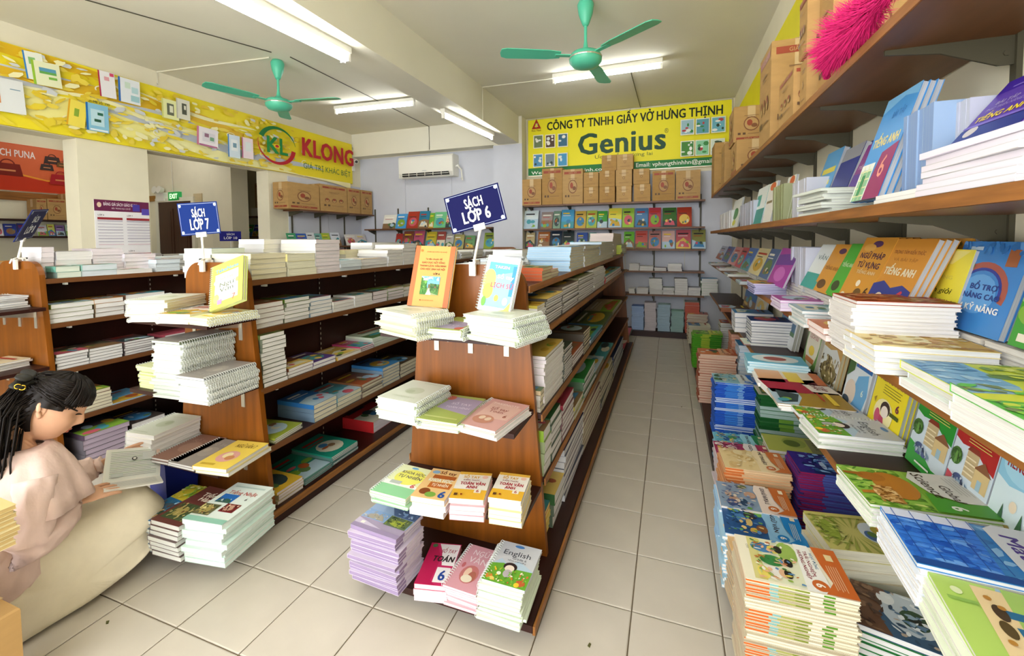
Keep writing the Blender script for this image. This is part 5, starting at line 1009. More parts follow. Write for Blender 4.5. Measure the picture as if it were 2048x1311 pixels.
isl_row(7, 3, [(533, 605, 884, 3, '9aa83a', WHITE, 'lime and black', {'rot': .12}), (628, 675, 811, 4, '2f6fb0', CREAM, 'blue'), (675, 724, 797, 3, '4f8fa0', CREAM, 'teal'), (724, 766, 770, 5, '8a5a3a', CREAM, 'brown'), (766, 800, 737, 6, '3f7fb8', CREAM, 'blue'), (800, 834, 729, 4, '5a4a34', CREAM, 'dark brown')])
isl_row(7, 4, [(548, 608, 990, 4, 'd8b03a', PINKW, 'yellow and brown', {'set': .02}), (608, 664, 962, 6, '1f8f7a', WHITE, 'teal', {'set': .03}), (664, 716, 914, 6, '1f8f7a', WHITE, 'teal', {'set': .03}), (745, 800, 845, 1, 'b8262a', PINKW, 'red', {'set': .08})])
isl_row(8, 0, [(84, 112, 494, 6, 'e9dfe8', PINKW, 'pinkish', {'set': .1, 'dep': .2}), (112, 186, 503, 3, 'eceaec', WHITE, 'white', {'set': .1, 'dep': .2}), (186, 250, 497, 8, 'ecdfe8', PINKW, 'pinkish', {'set': .1, 'dep': .2}), (250, 313, 508, 5, 'e6dfe6', PINKW, 'white', {'set': .08, 'dep': .2}), (112, 163, 533, 2, '6fb0a0', GREENW, 'teal', {'dep': .12}), (163, 235, 530, 2, '8fbcae', BLUEW, 'pale teal', {'dep': .12}), (235, 308, 540, 1, 'e6e6ea', WHITE, 'white', {'dep': .1}), (313, 362, 519, 3, 'd2e2ea', BLUEW, 'pale blue')])
isl_row(8, 1, [(98, 190, 610, 4, '8a9a3a', WHITE, 'olive'), (190, 250, 599, 4, 'b8762a', WHITE, 'orange'), (250, 330, 590, 4, '6a4a3a', WHITE, 'brown')])
isl_row(8, 2, [(99, 180, 712, 5, '5a5240', WHITE, 'dark'), (180, 248, 698, 5, '6a6a5a', WHITE, 'grey'), (248, 310, 684, 6, '6a4a4a', WHITE, 'dark')])
isl_row(8, 3, [(120, 226, 800, 6, '7a4a2a', CREAM, 'brown'), (226, 306, 812, 2, '6fb0e0', WHITE, 'light blue')])
isl_row(8, 4, [(170, 262, 872, 6, '4a3a4a', 'b8a8b8', 'purple'), (262, 330, 850, 3, '3a3230', WHITE, 'dark')])
isl_row(6, 0, [(1083, 1104, 536, 4, 'c8683a', 'cfc9a4', 'orange', {'spine': 'c8603a'}), (1104, 1118, 539, 3, 'c88a7a', 'd8d0b0', 'pinkish', {'spine': 'd8a8a0'}), (1141, 1168, 494, 9, 'c9dcf0', 'ded9c0', 'blue and white', {'spine': 'a8cbe8', 'alt': 'cfdff0'}), (1168, 1200, 492, 8, 'dfe6ee', 'ded9c0', 'white', {'spine': 'e6eaf2'}), (1200, 1226, 484, 9, 'b8d0e8', 'dcd8c4', 'pale blue', {'spine': 'c8dcf0'}), (1226, 1243, 466, 12, 'ecdcd8', 'e0d8c8', 'pinkish', {'spine': 'ecdcd8', 'set': .06}), (1243, 1253, 490, 6, 'c9d84a', WHITE, 'lime', {'spine': 'c9d84a'})])
isl_row(6, 0, [(1056, 1076, 533, 3, '5aa0d8', BLUEW, 'blue', {'set': .30, 'dep': .2, 'spine': '4f9ad8'}), (1046, 1076, 500, 6, 'dfe6f0', WHITE, 'white', {'set': .33, 'dep': .2})], row='back ')
isl_row(6, 1, [(1066, 1092, 617, 9, 'c8b84a', WHITE, 'yellow and dark', {'alt': 'dcdcda'}), (1092, 1125, 598, 10, '4a4438', WHITE, 'dark'), (1125, 1157, 575, 10, '5a4a3a', WHITE, 'dark brown'), (1157, 1187, 557, 10, '6a6a4a', WHITE, 'olive'), (1187, 1210, 541, 10, 'd8d4cc', WHITE, 'white'), (1210, 1243, 553, 3, 'b8262e', WHITE, 'red', {'spine': 'c0202c'})])
isl_row(6, 2, [(1066, 1090, 802, 5, 'b09a7a', CREAM, 'tan horse'), (1090, 1127, 713, 13, '3a4a34', WHITE, 'dark green', {'alt': 'e0dcd8', 'spine': 'e2d8dc'}), (1127, 1144, 700, 13, '3f4a3a', WHITE, 'dark'), (1144, 1167, 712, 5, '8a4a34', WHITE, 'brown'), (1167, 1180, 665, 10, '4a3a28', CREAM, 'brown'), (1180, 1204, 680, 6, '3f8fd0', WHITE, 'blue', {'spine': 'e6e6ea'}), (1204, 1225, 650, 8, '5a6a3a', CREAM, 'olive'), (1225, 1244, 640, 7, 'c8b8a0', CREAM, 'tan')])
isl_row(6, 3, [(1081, 1103, 874, 4, '7a9a2a', WHITE, 'lime green'), (1103, 1124, 838, 6, '2f5a34', WHITE, 'dark green'), (1124, 1148, 812, 7, '8a2a3a', WHITE, 'maroon'), (1148, 1166, 815, 3, 'c8c03a', WHITE, 'yellow'), (1166, 1190, 757, 6, '2f7a3a', WHITE, 'green'), (1190, 1208, 745, 5, '6a5a3a', CREAM, 'brown'), (1208, 1226, 720, 5, '5a6a3a', CREAM, 'olive')])
isl_row(6, 4, [(1086, 1108, 1030, 6, 'b8262e', 'e6d48a', 'red and yellow', {'set': .07, 'alt': 'e0c060'}), (1108, 1128, 990, 3, '2f5a34', WHITE, 'dark green', {'set': .05}), (1128, 1166, 900, 8, '1f2a5a', WHITE, 'navy', {'set': .05, 'spine': 'cfd0d4'}), (1166, 1200, 800, 10, '9a2a2a', CREAM, 'red topped', {'set': .05, 'spine': 'd8d4c8'}), (1200, 1226, 770, 6, '4a4a3a', CREAM, 'olive', {'set': .05}), (1226, 1246, 715, 8, '2a3a6a', WHITE, 'navy', {'set': .05}), (1246, 1264, 700, 6, '4a6a4a', WHITE, 'green', {'set': .06})])
# --- books leaning on the near ends
def lean_px(corners, yb, yt, t, cov, pap, art, label, spiral=False, name='display_book', n=1, spine=None):
    """book leaning back against an end panel, foot at depth yb and head at yt"""
    TL, TR, BR, BL = corners
    b0, b1 = at(*BL, 'y', yb), at(*BR, 'y', yb); t0, t1 = at(*TL, 'y', yt), at(*TR, 'y', yt)
    c = (b0+b1)/2; up = (t0+t1)/2-c; h = up.length; u = (b1-b0)
    up.normalize(); u = (u-up*u.dot(up)); w = (b1-b0).length*.5+(t1-t0).length*.5; u.normalize(); nn = u.cross(up)
    ms = book_meshes(('lp', label), w=w, l=h, t=t, cov=cov, pap=pap, art=art, spiral=spiral, nm=name, spine=spine)
    for k in range(n):
        put_book(name, ms, frame(c+up*h/2-nn*(t*(k+1)), u, up), label if k == 0 else 'copy directly behind the '+label, w=w, cat='notebook' if spiral else 'book')
lean_px([(834, 487), (912, 497), (893, 620), (815, 606)], 1.50, 1.575, .016, 'f0b848', WHITE, a_orange, 'orange civics textbook with temple photo leaning on grade 6 end panel', spine='c0683a')
lean_px([(977, 511), (1044, 515), (1018, 628), (955, 618)], 1.47, 1.54, .014, 'eef2f6', WHITE, a_lichsu, 'blue and white history notebook leaning beside the grade 6 sign', True, 'spiral_notebook', 2)
lean_px([(425, 521), (486, 523), (482, 610), (421, 612)], 1.36, 1.43, .012, 'c3da5e', CREAM, a_nguvan7, 'lime literature notebook leaning on grade 7 end panel', True, 'spiral_notebook', 2)
# --- sign holders
def sign(corners, y, foot, lines_, label, base, wide=1):
    TL, TR, BR, BL = [at(*c, 'y', yy) for c, yy in zip(corners, (y, y+wide, y+wide, y))]
    u = ((TR-TL)+(BR-BL)); v = ((TL-BL)+(TR-BR)); w, h = u.length/2, v.length/2; c = (TL+TR+BR+BL)/4
    u.normalize(); v = v-u*v.dot(u); v.normalize()
    mwb = frame(c, u, v)
    fp = at(*foot, 'y', base); fp.z = 1.25
    t = empty('shelf_sign', fp); tag(t, label, 'sign')
    mb = MB(); nn = u.cross(v)
    def loc(p): return tuple(Vector(p)-fp)
    nv_ = '0c2a70' if 'grade 7' in label else '090b46'; A = Art().rect(0, 0, 1, 1, nv_).rect(.022, .034, .978, .966, 'aeb8d0').rect(.03, .046, .97, .954, nv_)
    for cx_, cy_, in ((.03, .045), (.97, .045), (.03, .955), (.97, .955)): A.ell(cx_+(.03 if cx_ < .5 else -.03), cy_+(.045 if cy_ < .5 else -.045), .035, .054, 'aeb8d0', 10)
    for txt, cy_, hh, ww in lines_: A.text(txt, .5, cy_, hh, 'f4f6f8', width=ww, bold=.03)
    def f(a, b, e): return loc(c+u*((a-.5)*w)+v*((b-.5)*h)+nn*(.0016+e))
    A.lay(mb, f, .0003)
    T = Matrix.Translation(-fp) @ mwb
    mb.box(-w/2, w/2, -h/2, h/2, -.0016, .0016, '1c2a6a', T=T)
    mb.build('sign_card', 'sign', t)
    mb = MB(); cl = c-v*(h/2)
    T2 = Matrix.Translation(-fp) @ frame(cl, u, v); mb.box(-.022, .022, -.012, .012, -.006, .006, T=T2); mb.build('card_clip', 'white', t)
    mb = MB(); p1 = cl-v*.01; mb.tube([loc(p1), loc(p1*.75+fp*.25+Vector((0, 0, -.0))), (0, 0, 0)], [.006, .005, .006], 8); mb.build('stem', 'white', t)
    mb = MB(); mb.box(-.014, .014, -.014, -.004, -.045, .02); mb.box(-.014, .014, .029, .037, -.045, .02); mb.box(-.014, .014, -.014, .037, .012, .02); mb.build('clamp', 'white', t)
    mb = MB(); mb.tube([(.012, -.008, .018), (.02, -.03, .012), (.012, -.035, -.01)], .004, 6); mb.build('clamp_lever', 'white', t)
sign([(887, 395), (997, 366), (1013, 437), (906, 470)], 1.50, (947, 533), [('SÁCH', .68, .25, .33), ('LỚP 6', .33, .31, .5)], 'tilted dark blue sign for grade 6 books on a clamp', 1.62, .04)
sign([(357, 408), (437, 401), (438, 467), (360, 471)], 1.44, (408, 528), [('SÁCH', .68, .25, .33), ('LỚP 7', .33, .33, .48)], 'upright blue sign for grade 7 books on a clamp', 1.49, .10)
sign([(58, 426), (91, 421), (70, 471), (34, 476)], 1.30, (35, 523), [('SÁCH', .68, .2, .34), ('LỚP 8', .34, .24, .5)], 'tilted blue sign seen aslant on the far left bookcase', 1.34, .22)
# ================================================================ right wall
def rl(far, near, zt, lev, n, cov, art, where, cw, W=.19, L=.265, **k):
    """pile beside the right wall: far and near ends of the top cover's left edge in the photo, height of that cover"""
    a, b = at(*far, 'z', zt), at(*near, 'z', zt); d = (b-a); ln = d.length; d.normalize(); W = W or ln
    c = a+d*(W/2)+Vector((-d.y, d.x, 0))*(L/2)
    zb = ZR[lev]
    if DBG: print('RL', far, 'X', round(a.x, 3), 'Y', round(a.y, 3), 'edge', round(ln, 3))
    stack(c.x, c.y, zb, math.atan2(d.y, d.x)+k.pop('spin', 0), W, L, n, (zt-zb)/n-.0003, cov, art=art, where=where, cw=cw, **k)
fl = 'floor row beside the aisle'
E_H = [(.22, 'c9662c'), (.30, '7fb0b0'), (.45, 'a0a25a'), (.58, '7f8a3a'), (.70, 'e0dcc8'), (.80, '5a8a2a'), (1, 'e4dcc0')]
E_P = [(.22, 'dfd8c4'), (.34, 'c9662c'), (.6, 'e4dcc0'), (1, 'e4dcc0')]
rl((1468, 1064), (1492, 1153), 0.415, 4, 40, 'f0ead2', a_hdtn, 'the pile nearest the camera, floor row by aisle', 'orange and white activity', pap='ded8c4', edge=E_H, alt='cfc4aa', pat=[6, 4, 7, 3, 9, 3], jit=.003)
rl((1444, 1047), (1458, 1082), 0.26, 4, 18, 'e6c08a', None, 'the tan pile right behind the activity books', 'tan', pap='e2cfa8', edge=[(.3, 'e0bb84'), (.5, 'c9803a'), (1, 'e4dcc0')])
rl((1438, 1006), (1445, 1048), 0.27, 4, 18, '8fc0e4', a_nv6, 'the blue literature pile, floor row by aisle', 'blue literature', alt='a8cfe6', pap=WHITE)
rl((1430, 962), (1438, 1002), 0.28, 4, 18, 'e9d8cc', a_lsdl, 'the history and geography pile, floor row by aisle', 'orange and violet', alt='9fc4e4', pap=WHITE)
rl((1436, 894), (1449, 930), 0.32, 4, 20, 'ecd8b0', a_mt6, 'the cream art pile, floor row by aisle', 'cream and orange art', alt='dca878', pap='d8c09a', edge=[(.28, 'c8703a'), (1, 'cfae86')])
rl((1427, 881), (1434, 904), 0.25, 4, 16, 'efe6e2', a_maroon, 'the maroon and white pile, floor row by aisle', 'maroon and white', alt='d8c8cc')
rl((1427, 864), (1433, 884), 0.2, 4, 14, '9fd8e8', a_cyan, 'the cyan pile in front of the tall blue one', 'cyan', alt='7fb8d0')
E_B = [(.22, '2456c0'), (.5, '3f86d8'), (.62, '7fb0e0'), (1, '1f4ab0')]
rl((1424, 746), (1433, 770), 0.43, 4, 34, 'e6eef2', a_toan, 'the tall blue pile, floor row by aisle', 'white and blue maths', alt='3a6fd0', pap='c8d8ec', edge=E_B, pat=[9, 3, 3, 2, 8, 3])
rl((1396, 727), (1401, 746), 0.3, 4, 20, 'efe6e2', a_maroon, 'the magenta pile beyond the tall blue one', 'magenta', alt='b04a78', pap='ecd8dc')
rl((1394, 695), (1400, 712), 0.45, 4, 20, 'e8b890', a_orangef, 'the red orange pile farther down the floor row', 'red orange', alt='b04a2c', pap='d8b8a0')
rl((1383, 659), (1385, 668), 0.4, 4, 16, 'd8e060', a_greenf, 'the green pile farther down the floor row', 'lime', alt='6fb02a', pap='a8c85a', edge=[(.3, '4fa02a'), (.6, 'a8c040'), (1, '3f8a2a')])
rw(4, 1377, 650, .25, .2, 18, 'e4e2c8', 'd9d6bc', 'whitish', 'the whitish pile at the end of the floor row', alt='c8b8a0')
rw(4, 1374, 627, .25, .2, 18, 'c87a6a', 'e0dcc8', 'brick red', 'the brick red pile at the end of the floor row', alt='b05a4a')
rw(4, 1372, 612, .25, .2, 20, 'd8dcc8', 'e0dcc8', 'pale', 'the farthest pile of the floor row', alt='e4e0d0')
# second floor row, against the wall
rl((1607, 1022), (1664, 1096), 0.36, 4, 9, 'c8c072', a_sun, 'the olive pile behind the activity books, wall side', 'olive sunburst', pap='d8d4c0', alt='c8bca0')
rl((1694, 1154), (1706, 1240), 0.27, 4, 12, '3a5a78', a_eye, 'the dark science pile near the camera, wall side', 'dark eye picture', alt='1f7a34', pap=WHITE)
rl((1573, 899), (1600, 940), 0.36, 4, 26, '1c2a6a', a_navy, 'the navy and purple pile, wall side of the floor row', 'navy blue', alt='4a3a8a', pap='c8c4d4', edge=[(.34, '8a2050'), (1, '4a5aa0')])
rl((1524, 866), (1535, 888), 0.3, 4, 14, 'b2b858', a_oliv, 'the yellow green pile, wall side of the floor row', 'yellow green', alt='a8a470')
rw(4, 1521, 788, .25, .2, 16, '2f7a3a', 'a8c0b8', 'dark green', 'the green banded pile beside the tall blue one', xf=.515, alt='3a7a44', edge=[(.4, '1f5a2a'), (.7, '6f9a3a'), (1, '9ab0a8')], pat=[3, 3])
rw(4, 1478, 690, .25, .2, 18, '6f9ac8', BLUEW, 'blue', 'the blue pile under the low wall shelf', xf=.50, alt='a8c4dc')
rw(4, 1463, 668, .25, .2, 18, 'b8503a', 'd8a890', 'rusty', 'the rusty pile under the low wall shelf', xf=.50, alt='c86a4a')
rw(4, 1441, 645, .25, .2, 19, '6a7a3a', WHITE, 'olive', 'the olive pile under the low wall shelf', xf=.50, alt='8a8a6a')
# ---- low wall shelf: piles lying flat
rl((1675, 929), (1752, 1019), 0.715, 3, 6, '7fae3a', a_sci, 'the science pile on the low wall shelf', 'green science antelope', alt='dfe8d8')
rl((1758, 1016), (1843, 1140), 0.735, 3, 8, '3f86c8', a_math, 'the maths pile on the low wall shelf', 'blue maths', alt='e6eaf2')
rl((1843, 1138), (2010, 1420), 0.725, 3, 7, 'b3d46a', a_people, 'the lime pile nearest the camera, low wall shelf', 'lime green', alt='e4ecd8')
rl((1568, 796), (1605, 832), 0.685, 3, 2, 'cdd0d6', a_en2, 'the far English pile on the low wall shelf', 'English grade 6', W=.165, L=.235, spiral=True, alt='dfe6d8', jit=.006)
rl((1605, 829), (1650, 877), 0.705, 3, 4, 'cdd0d6', a_en3, 'the near English pile on the low wall shelf', 'English grade 6', W=.165, L=.235, spiral=True, alt='dfe6d8', jit=.006)
rl((1538, 775), (1557, 802), 0.69, 3, 3, 'a8862f', auto_art('a8862f', 5), 'the ochre pile on the low wall shelf', 'ochre', alt='e4e0d8')
rl((1515, 756), (1537, 776), 0.69, 3, 3, 'efe6da', A_().rect(0, 0, 1, .62, 'a8203a').text('BÀI TẬP\nTOÁN', .5, .84, .07, '8a3a4a', width=.6), 'the crimson and white pile on the low wall shelf', 'crimson and white', alt='e6e2dc')
rl((1505, 737), (1515, 755), 0.69, 3, 3, 'e9dcc8', A_().rect(0, .0, 1, .4, 'e0a878').rect(.1, .45, .9, .68, 'f0d040').rect(0, .86, 1, 1, 'c86a3a'), 'the peach and yellow pile on the low wall shelf', 'peach and yellow', alt='e6e2dc')
rl((1489, 704), (1497, 727), 0.72, 3, 5, '6fc0dc', A_().ell(.5, .5, .4, .4, 'e6eef0').ell(.5, .5, .2, .2, 'b0605a'), 'the sky blue pile on the low wall shelf', 'sky blue', alt='a8d0dc', pap='c8dce0')
rw(3, 1487, 692, .25, .17, 3, 'dfe6d4', WHITE, 'white and red', 'the white and red pile on the low wall shelf', alt='a8584a')
rw(3, 1506, 644, .25, .19, 9, '1f3f7a', WHITE, 'navy', 'the tall white pile with navy top, low wall shelf', xf=.50)
STK[-1]['cy'] += .06
rw(3, 1470, 625, .25, .2, 4, '5a7fb0', WHITE, 'blue', 'the low blue pile toward the far end, low wall shelf')
rw(3, 1441, 615, .25, .2, 3, '5a4030', 'a86a4a', 'brown', 'the low brown pile at the far end, low wall shelf')
# ---- middle wall shelf: piles lying flat
m_ = 'middle wall shelf'
rl((1896, 764), (2065, 846), 1.095, 2, 4, '62b84e', a_green3, 'the green pile nearest the camera, '+m_, 'green and lime', alt='e6ece2')
rl((1806, 719), (1897, 766), 1.085, 2, 3, 'cfdc3e', a_blue3, 'the blue and lime pile, '+m_, 'blue and lime', alt='e9f0f2')
rw(2, 1751, 689, .225, .19, 5, 'ead592', 'e2e4e8', 'tan and yellow', 'the tan yellow pile, '+m_, art=a_yell3, alt='f0ecd8')
rw(2, 1707, 601, .215, .18, 16, 'a8452a', 'e2dedc', 'red brown', 'the tall white pile with red top, '+m_, art=a_red3, alt='e6e2de')
rw(2, 1653, 657, .205, .17, 2, 'c87a5a', 'f0e0dc', 'salmon', 'the thin salmon pile, '+m_)
rw(2, 1611, 621, .205, .19, 5, '6a9aa8', WHITE, 'teal', 'the teal topped pile, '+m_, alt='c8d4d4')
rw(2, 1560, 600, .205, .19, 4, 'b45aa8', 'dcd0e0', 'purple', 'the pink purple pile, '+m_, alt='d0b8d8')
rw(2, 1509, 567, .205, .22, 7, 'a88ac0', 'cfcbe0', 'lilac', 'the lilac striped pile, '+m_, alt='5a5aa0')
rw(2, 1479, 577, .205, .2, 5, '9ac0c8', WHITE, 'pale teal', 'the white pile beyond the lilac one, '+m_)
rw(2, 1455, 560, .205, .22, 5, 'd8d8b8', WHITE, 'pale', 'the second white pile from far end, '+m_)
rw(2, 1437, 552, .205, .25, 6, 'dcd8cc', WHITE, 'white', 'the low white pile near the far end, '+m_)
rw(2, 1421, 535, .205, .3, 6, 'd4d0c4', WHITE, 'white', 'the white pile at the far end, '+m_)
# ---- leaning books, middle shelf
rlean(2, 2050, 2230, 640, 470, '3f9a2f', 'bright green book at right edge, middle wall shelf', A_().rect(0, 0, 1, 1, '3a9a2c').ell(.2, .5, .3, .14, '9ad08a').ell(.3, .3, .3, .12, '7fae3a').rect(.1, .05, .9, .12, 'e8e0d0'), t=.014, foot=.69, top=.745)
rlean(2, 1903, 2034, 560, 486, '3f86d0', 'blue four skills practice book leaning on middle wall shelf', a_botro, n=2, t=.013, foot=.69, top=.745, dbg=DBG)
rlean(2, 1818, 1926, 545, 499, 'efe448', 'yellow gifted students English book on middle wall shelf', a_env, n=1, t=.012, foot=.682, top=.73, dbg=DBG)
rlean(2, 1836, 1930, 520, 478, 'd9a040', 'ochre book half hidden behind the yellow English book', A_().rect(0, 0, 1, 1, 'd9a040').text('TRỌNG TÂM', .5, .8, .06, 'b87020', width=.7).ell(.7, .93, .1, .03, '8a7a3a'), n=1, t=.012, foot=.715, top=.755)
rlean(2, 1758, 1836, 540, 483, 'd9963a', 'orange and navy English 6 book on middle wall shelf', a_ta6, n=3, t=.014, dbg=DBG)
rlean(2, 1703, 1762, 530, 480, 'd99a38', 'orange grammar and vocabulary book on middle wall shelf', a_ngph, n=4, t=.016, pap='6a4a30', dbg=DBG)
rlean(2, 1677, 1706, 530, 492, '4aa83a', 'narrow green book beside the grammar book', A_().rect(0, 0, 1, 1, '4fb03c').text('TIẾNG ANH', .5, .6, .07, 'e9f0d8', width=.8).ell(.4, .2, .25, .1, '3a4a2a'), n=2, t=.014)
rlean(2, 1648, 1681, 525, 493, 'd99a3c', 'small orange book beside the narrow green book', A_().rect(0, 0, 1, 1, 'd99a3c').ell(.6, .86, .2, .06, '5a3a5a').text('TIẾNG ANH', .5, .5, .07, '8a5a2a', width=.8).ell(.4, .16, .25, .1, '6a4a2a'), n=2, t=.014)
rlean(2, 1623, 1652, 520, 493, 'e4ece8', 'white and teal book beside the small orange book', A_().rect(0, 0, 1, 1, 'e6ecea').rect(0, 0, 1, .34, '3fa8a0').text('VĂN', .5, .7, .1, '5a7a7a', width=.6), n=2, t=.014)
upright(2, 1583, 1610, 495, 10, 'c4c6d4', 'grey lilac book in the upright row of middle wall shelf', 'upright lilac books', py=520, xf=.62, depth=.11)
rlean(2, 1550, 1583, 525, 498, 'b03aa8', 'shiny magenta book before the upright lilac row', A_().rect(0, 0, 1, 1, 'a83ca0').poly([(0, .5), (1, .6), (1, .9), (0, .8)], '6a3a9a').ell(.5, .3, .3, .2, 'c86ac0'), foot=.56, top=.64, zoff=.05)
for k, (a, b, c1, nm) in enumerate(((1530, 1548, '4a6a9a', 'steel blue'), (1508, 1530, 'd8cc9a', 'cream and black'), (1490, 1506, '3f6fb8', 'bright blue'), (1478, 1490, 'b83a4a', 'crimson'), (1464, 1478, 'c8888a', 'rose'), (1450, 1462, '5a6aa8', 'indigo'), (1438, 1449, 'a8b0c8', 'pale lilac'))):
    rlean(2, a, b, 515, 499-k, c1, '%s book leaning among the small far ones, middle wall shelf' % nm, auto_art(c1, 60+k), n=1, t=.014, foot=.58, top=.66, zoff=.05)
for k in range(17): stack(.737 if k < 2 else .695, 1.20+.235*k, ZR[2], PI/2, .23, .095 if k < 2 else .16, 6, .0135, ('d8d4cc', 'cfc8bc', 'c8ccd0')[k % 3], WHITE, None, where='', jit=.002)
# ---- leaning books, low shelf
def ll(a, b, py, cov, lab, art, n=1, t=.012, h=.262, **k):
    foot, top = k.pop('foot', .70), k.pop('top', .748)
    xm = (foot+top)/2; ya, yb = at(a, py, 'x', xm).y, at(b, py, 'x', xm).y
    if DBG: print('LL', a, 'w', round(ya-yb, 3), 'Y', round((ya+yb)/2, 3))
    lean('R', (foot, (ya+yb)/2), ZR[3], ya-yb-.002, h, t, math.asin((top-foot)/h), cov, k.pop('pap', GREY), art, lab, None, n, **k)
ll(1995, 2095, 900, 'd9ecf4', 'pale blue English book at right edge, low wall shelf', a_tab)
ll(1908, 1993, 880, 'd3e2ee', 'red English book with house picture, low wall shelf', a_tar, 3)
ll(1831, 1907, 850, 'd3e2ee', 'green English book with house picture, low wall shelf', a_tag, 3)
ll(1748, 1811, 810, 'f3e02c', 'yellow English 6 book with girl, low wall shelf', a_yta, 3, pap='a8b0a8')
ll(1696, 1740, 790, 'dfe8ee', 'white and blue history book, low wall shelf', a_ls6, 3)
ll(1646, 1681, 735, 'c8a05a', 'ochre history book with old painting, low wall shelf', a_horse, 2, t=.014, pap='b8b090')
ll(1614, 1640, 705, 'e0d8c0', 'cream oval history book, low wall shelf', a_oval, 2, t=.016, pap='b8b4a4')
ll(1573, 1592, 690, 'e4e8ea', 'white book with blue picture, low wall shelf', A_().rect(0, 0, 1, 1, 'e6eaec').rect(.1, .3, .9, .6, '3f6f94').rect(.1, .3, .9, .4, '4a7a4a'), 2, t=.018, pap='a8a89c')
ll(1562, 1578, 660, '6f9ab8', 'steel blue book below the teal topped pile', auto_art('6f9ab8', 4), 2, t=.014)
ll(1490, 1512, 615, '2f6fb0', 'blue wavy book toward far end, low wall shelf', auto_art('2f6fb0', 8), 1)
ll(1513, 1532, 618, 'd8d0b8', 'cream book toward far end, low wall shelf', auto_art('d8d0b8', 9), 1)
# ---- second shelf
lv = 'second highest wall shelf'
y_a = at(1845, 365, 'x', .5).y
stack(.5+.10, y_a-.14, ZR[1], -PI/2, .275, .20, 7, .0125, 'e4dcec', PINKW, auto_art('e4dcec', 2), where='the pinkish white pile under the purple book, second wall shelf', cw='pinkish white', jit=.006, spine='e9e2ee')
STK[-1]['rz'] = 0; STK[-1]['w'], STK[-1]['l'] = .20, .28
y_b = at(1752, 385, 'x', .5).y
stack(.5+.09, y_b-.13, ZR[1], 0, .18, .25, 2, .010, 'eceae6', WHITE, auto_art('eceae6', 2), where='the thin white pile below the blue English book, second wall shelf', cw='white', jit=.004, spine='eef0ee')
rlean(1, 1955, 2110, 240, 168, '5a3ea8', 'purple English book at the right edge, second highest wall shelf', a_purta, t=.014, n=2, zoff=.095, foot=.56, top=.66, dbg=DBG)
upright(1, 1860, 1935, 197, 13, 'b4b8c8', 'grey blue book in the near upright row, second wall shelf', 'near upright grey blue books', xf=.60, depth=.17, py=300, dbg=DBG, spine='b9bdcb')
rlean(1, 1738, 1800, 300, 212, '4a9ae0', 'blue and maroon English book, second highest wall shelf', a_bigta, t=.014, n=3, foot=.53, top=.62, zoff=.021, dbg=DBG)
upright(1, 1805, 1866, 205, 8, '8fa8c8', 'blue grey book beside the blue and maroon English book', 'blue grey uprights', xf=.56, py=300, spine='7f9ac8')
y_c = at(1600, 405, 'x', .5).y
stack(.5+.10, y_c-.14, ZR[1], .05, .20, .27, 9, .0095, 'dfe4da', 'd2d8cc', auto_art('dfe4da', 2), where='the messy greenish white pile, second wall shelf', cw='greenish white', jit=.012, spine='d8ded4')
rlean(1, 1641, 1672, 335, 312, '5aa0d8', 'sky blue book standing above the messy pile, second wall shelf', A_().rect(0, 0, 1, 1, '62a8dc').rect(.1, .5, .9, .62, 'e8d860').rect(.1, .24, .8, .34, 'e8d860'), zoff=.09, t=.02, foot=.62, top=.68)
rlean(1, 1675, 1713, 330, 304, '2a3a8a', 'navy book standing above the messy pile, second wall shelf', A_().rect(0, 0, 1, 1, '9a9ca4').rect(0, 0, 1, .7, '24348a'), zoff=.09, t=.02, foot=.62, top=.68, n=2)
rlean(1, 1716, 1742, 325, 300, '8a3a8a', 'violet book behind the blue and maroon English book', A_().rect(0, 0, 1, 1, '8a3a8a').rect(.0, .0, 1, .3, '5a3aa0').text('TIẾNG', .5, .45, .08, 'd8c8d8', width=.7), zoff=.09, t=.02, foot=.62, top=.68)
upright(1, 1583, 1612, 355, 8, 'c4c6d0', 'pale grey book in the second upright row, second wall shelf', 'second upright row', xf=.56, py=400)
rlean(1, 1568, 1584, 390, 357, 'e6ecd0', 'white book with orange dot, second highest wall shelf', A_().rect(0, 0, 1, 1, 'eceee4').ell(.6, .9, .3, .1, 'd8683a').rect(.2, .3, .8, .45, '6fae3a').ell(.5, .12, .3, .12, 'd8a090').rect(0, .5, .4, .8, 'a8d03a'), foot=.58, top=.62)
upright(1, 1547, 1566, 367, 7, '9aa07a', 'olive book in the third upright row, second wall shelf', 'olive upright row', xf=.56, py=400, spine='8f9668')
rlean(1, 1530, 1548, 400, 370, 'e9e6de', 'white book with orange spot beside olive uprights', A_().rect(0, 0, 1, 1, 'ecebe4').ell(.6, .9, .3, .1, 'd8683a').rect(.2, .5, .8, .56, '8a7a5a'), foot=.56, top=.60)
rlean(1, 1510, 1530, 405, 379, '2f9a90', 'teal and white book, second highest wall shelf', A_().rect(0, 0, 1, 1, 'e6eeec').rect(0, 0, 1, .42, '2f9a94').rect(.1, .5, .5, .8, '3fa89c'), foot=.55, top=.60)
upright(1, 1480, 1506, 400, 8, 'b8bccb', 'lilac grey book in the fourth upright row, second wall shelf', 'fourth upright row', xf=.55, py=420)
rlean(1, 1464, 1480, 425, 402, 'd8e6d8', 'white and green book near far end, second wall shelf', A_().rect(0, 0, 1, 1, 'e6ece6').ell(.5, .5, .3, .2, '3f8a4a').ell(.5, .2, .2, .1, 'd8d84a'), foot=.55, top=.60)
upright(1, 1440, 1462, 420, 9, 'dcdde0', 'white book in the farthest upright row, second wall shelf', 'farthest upright row', xf=.55, py=435, depth=.17)
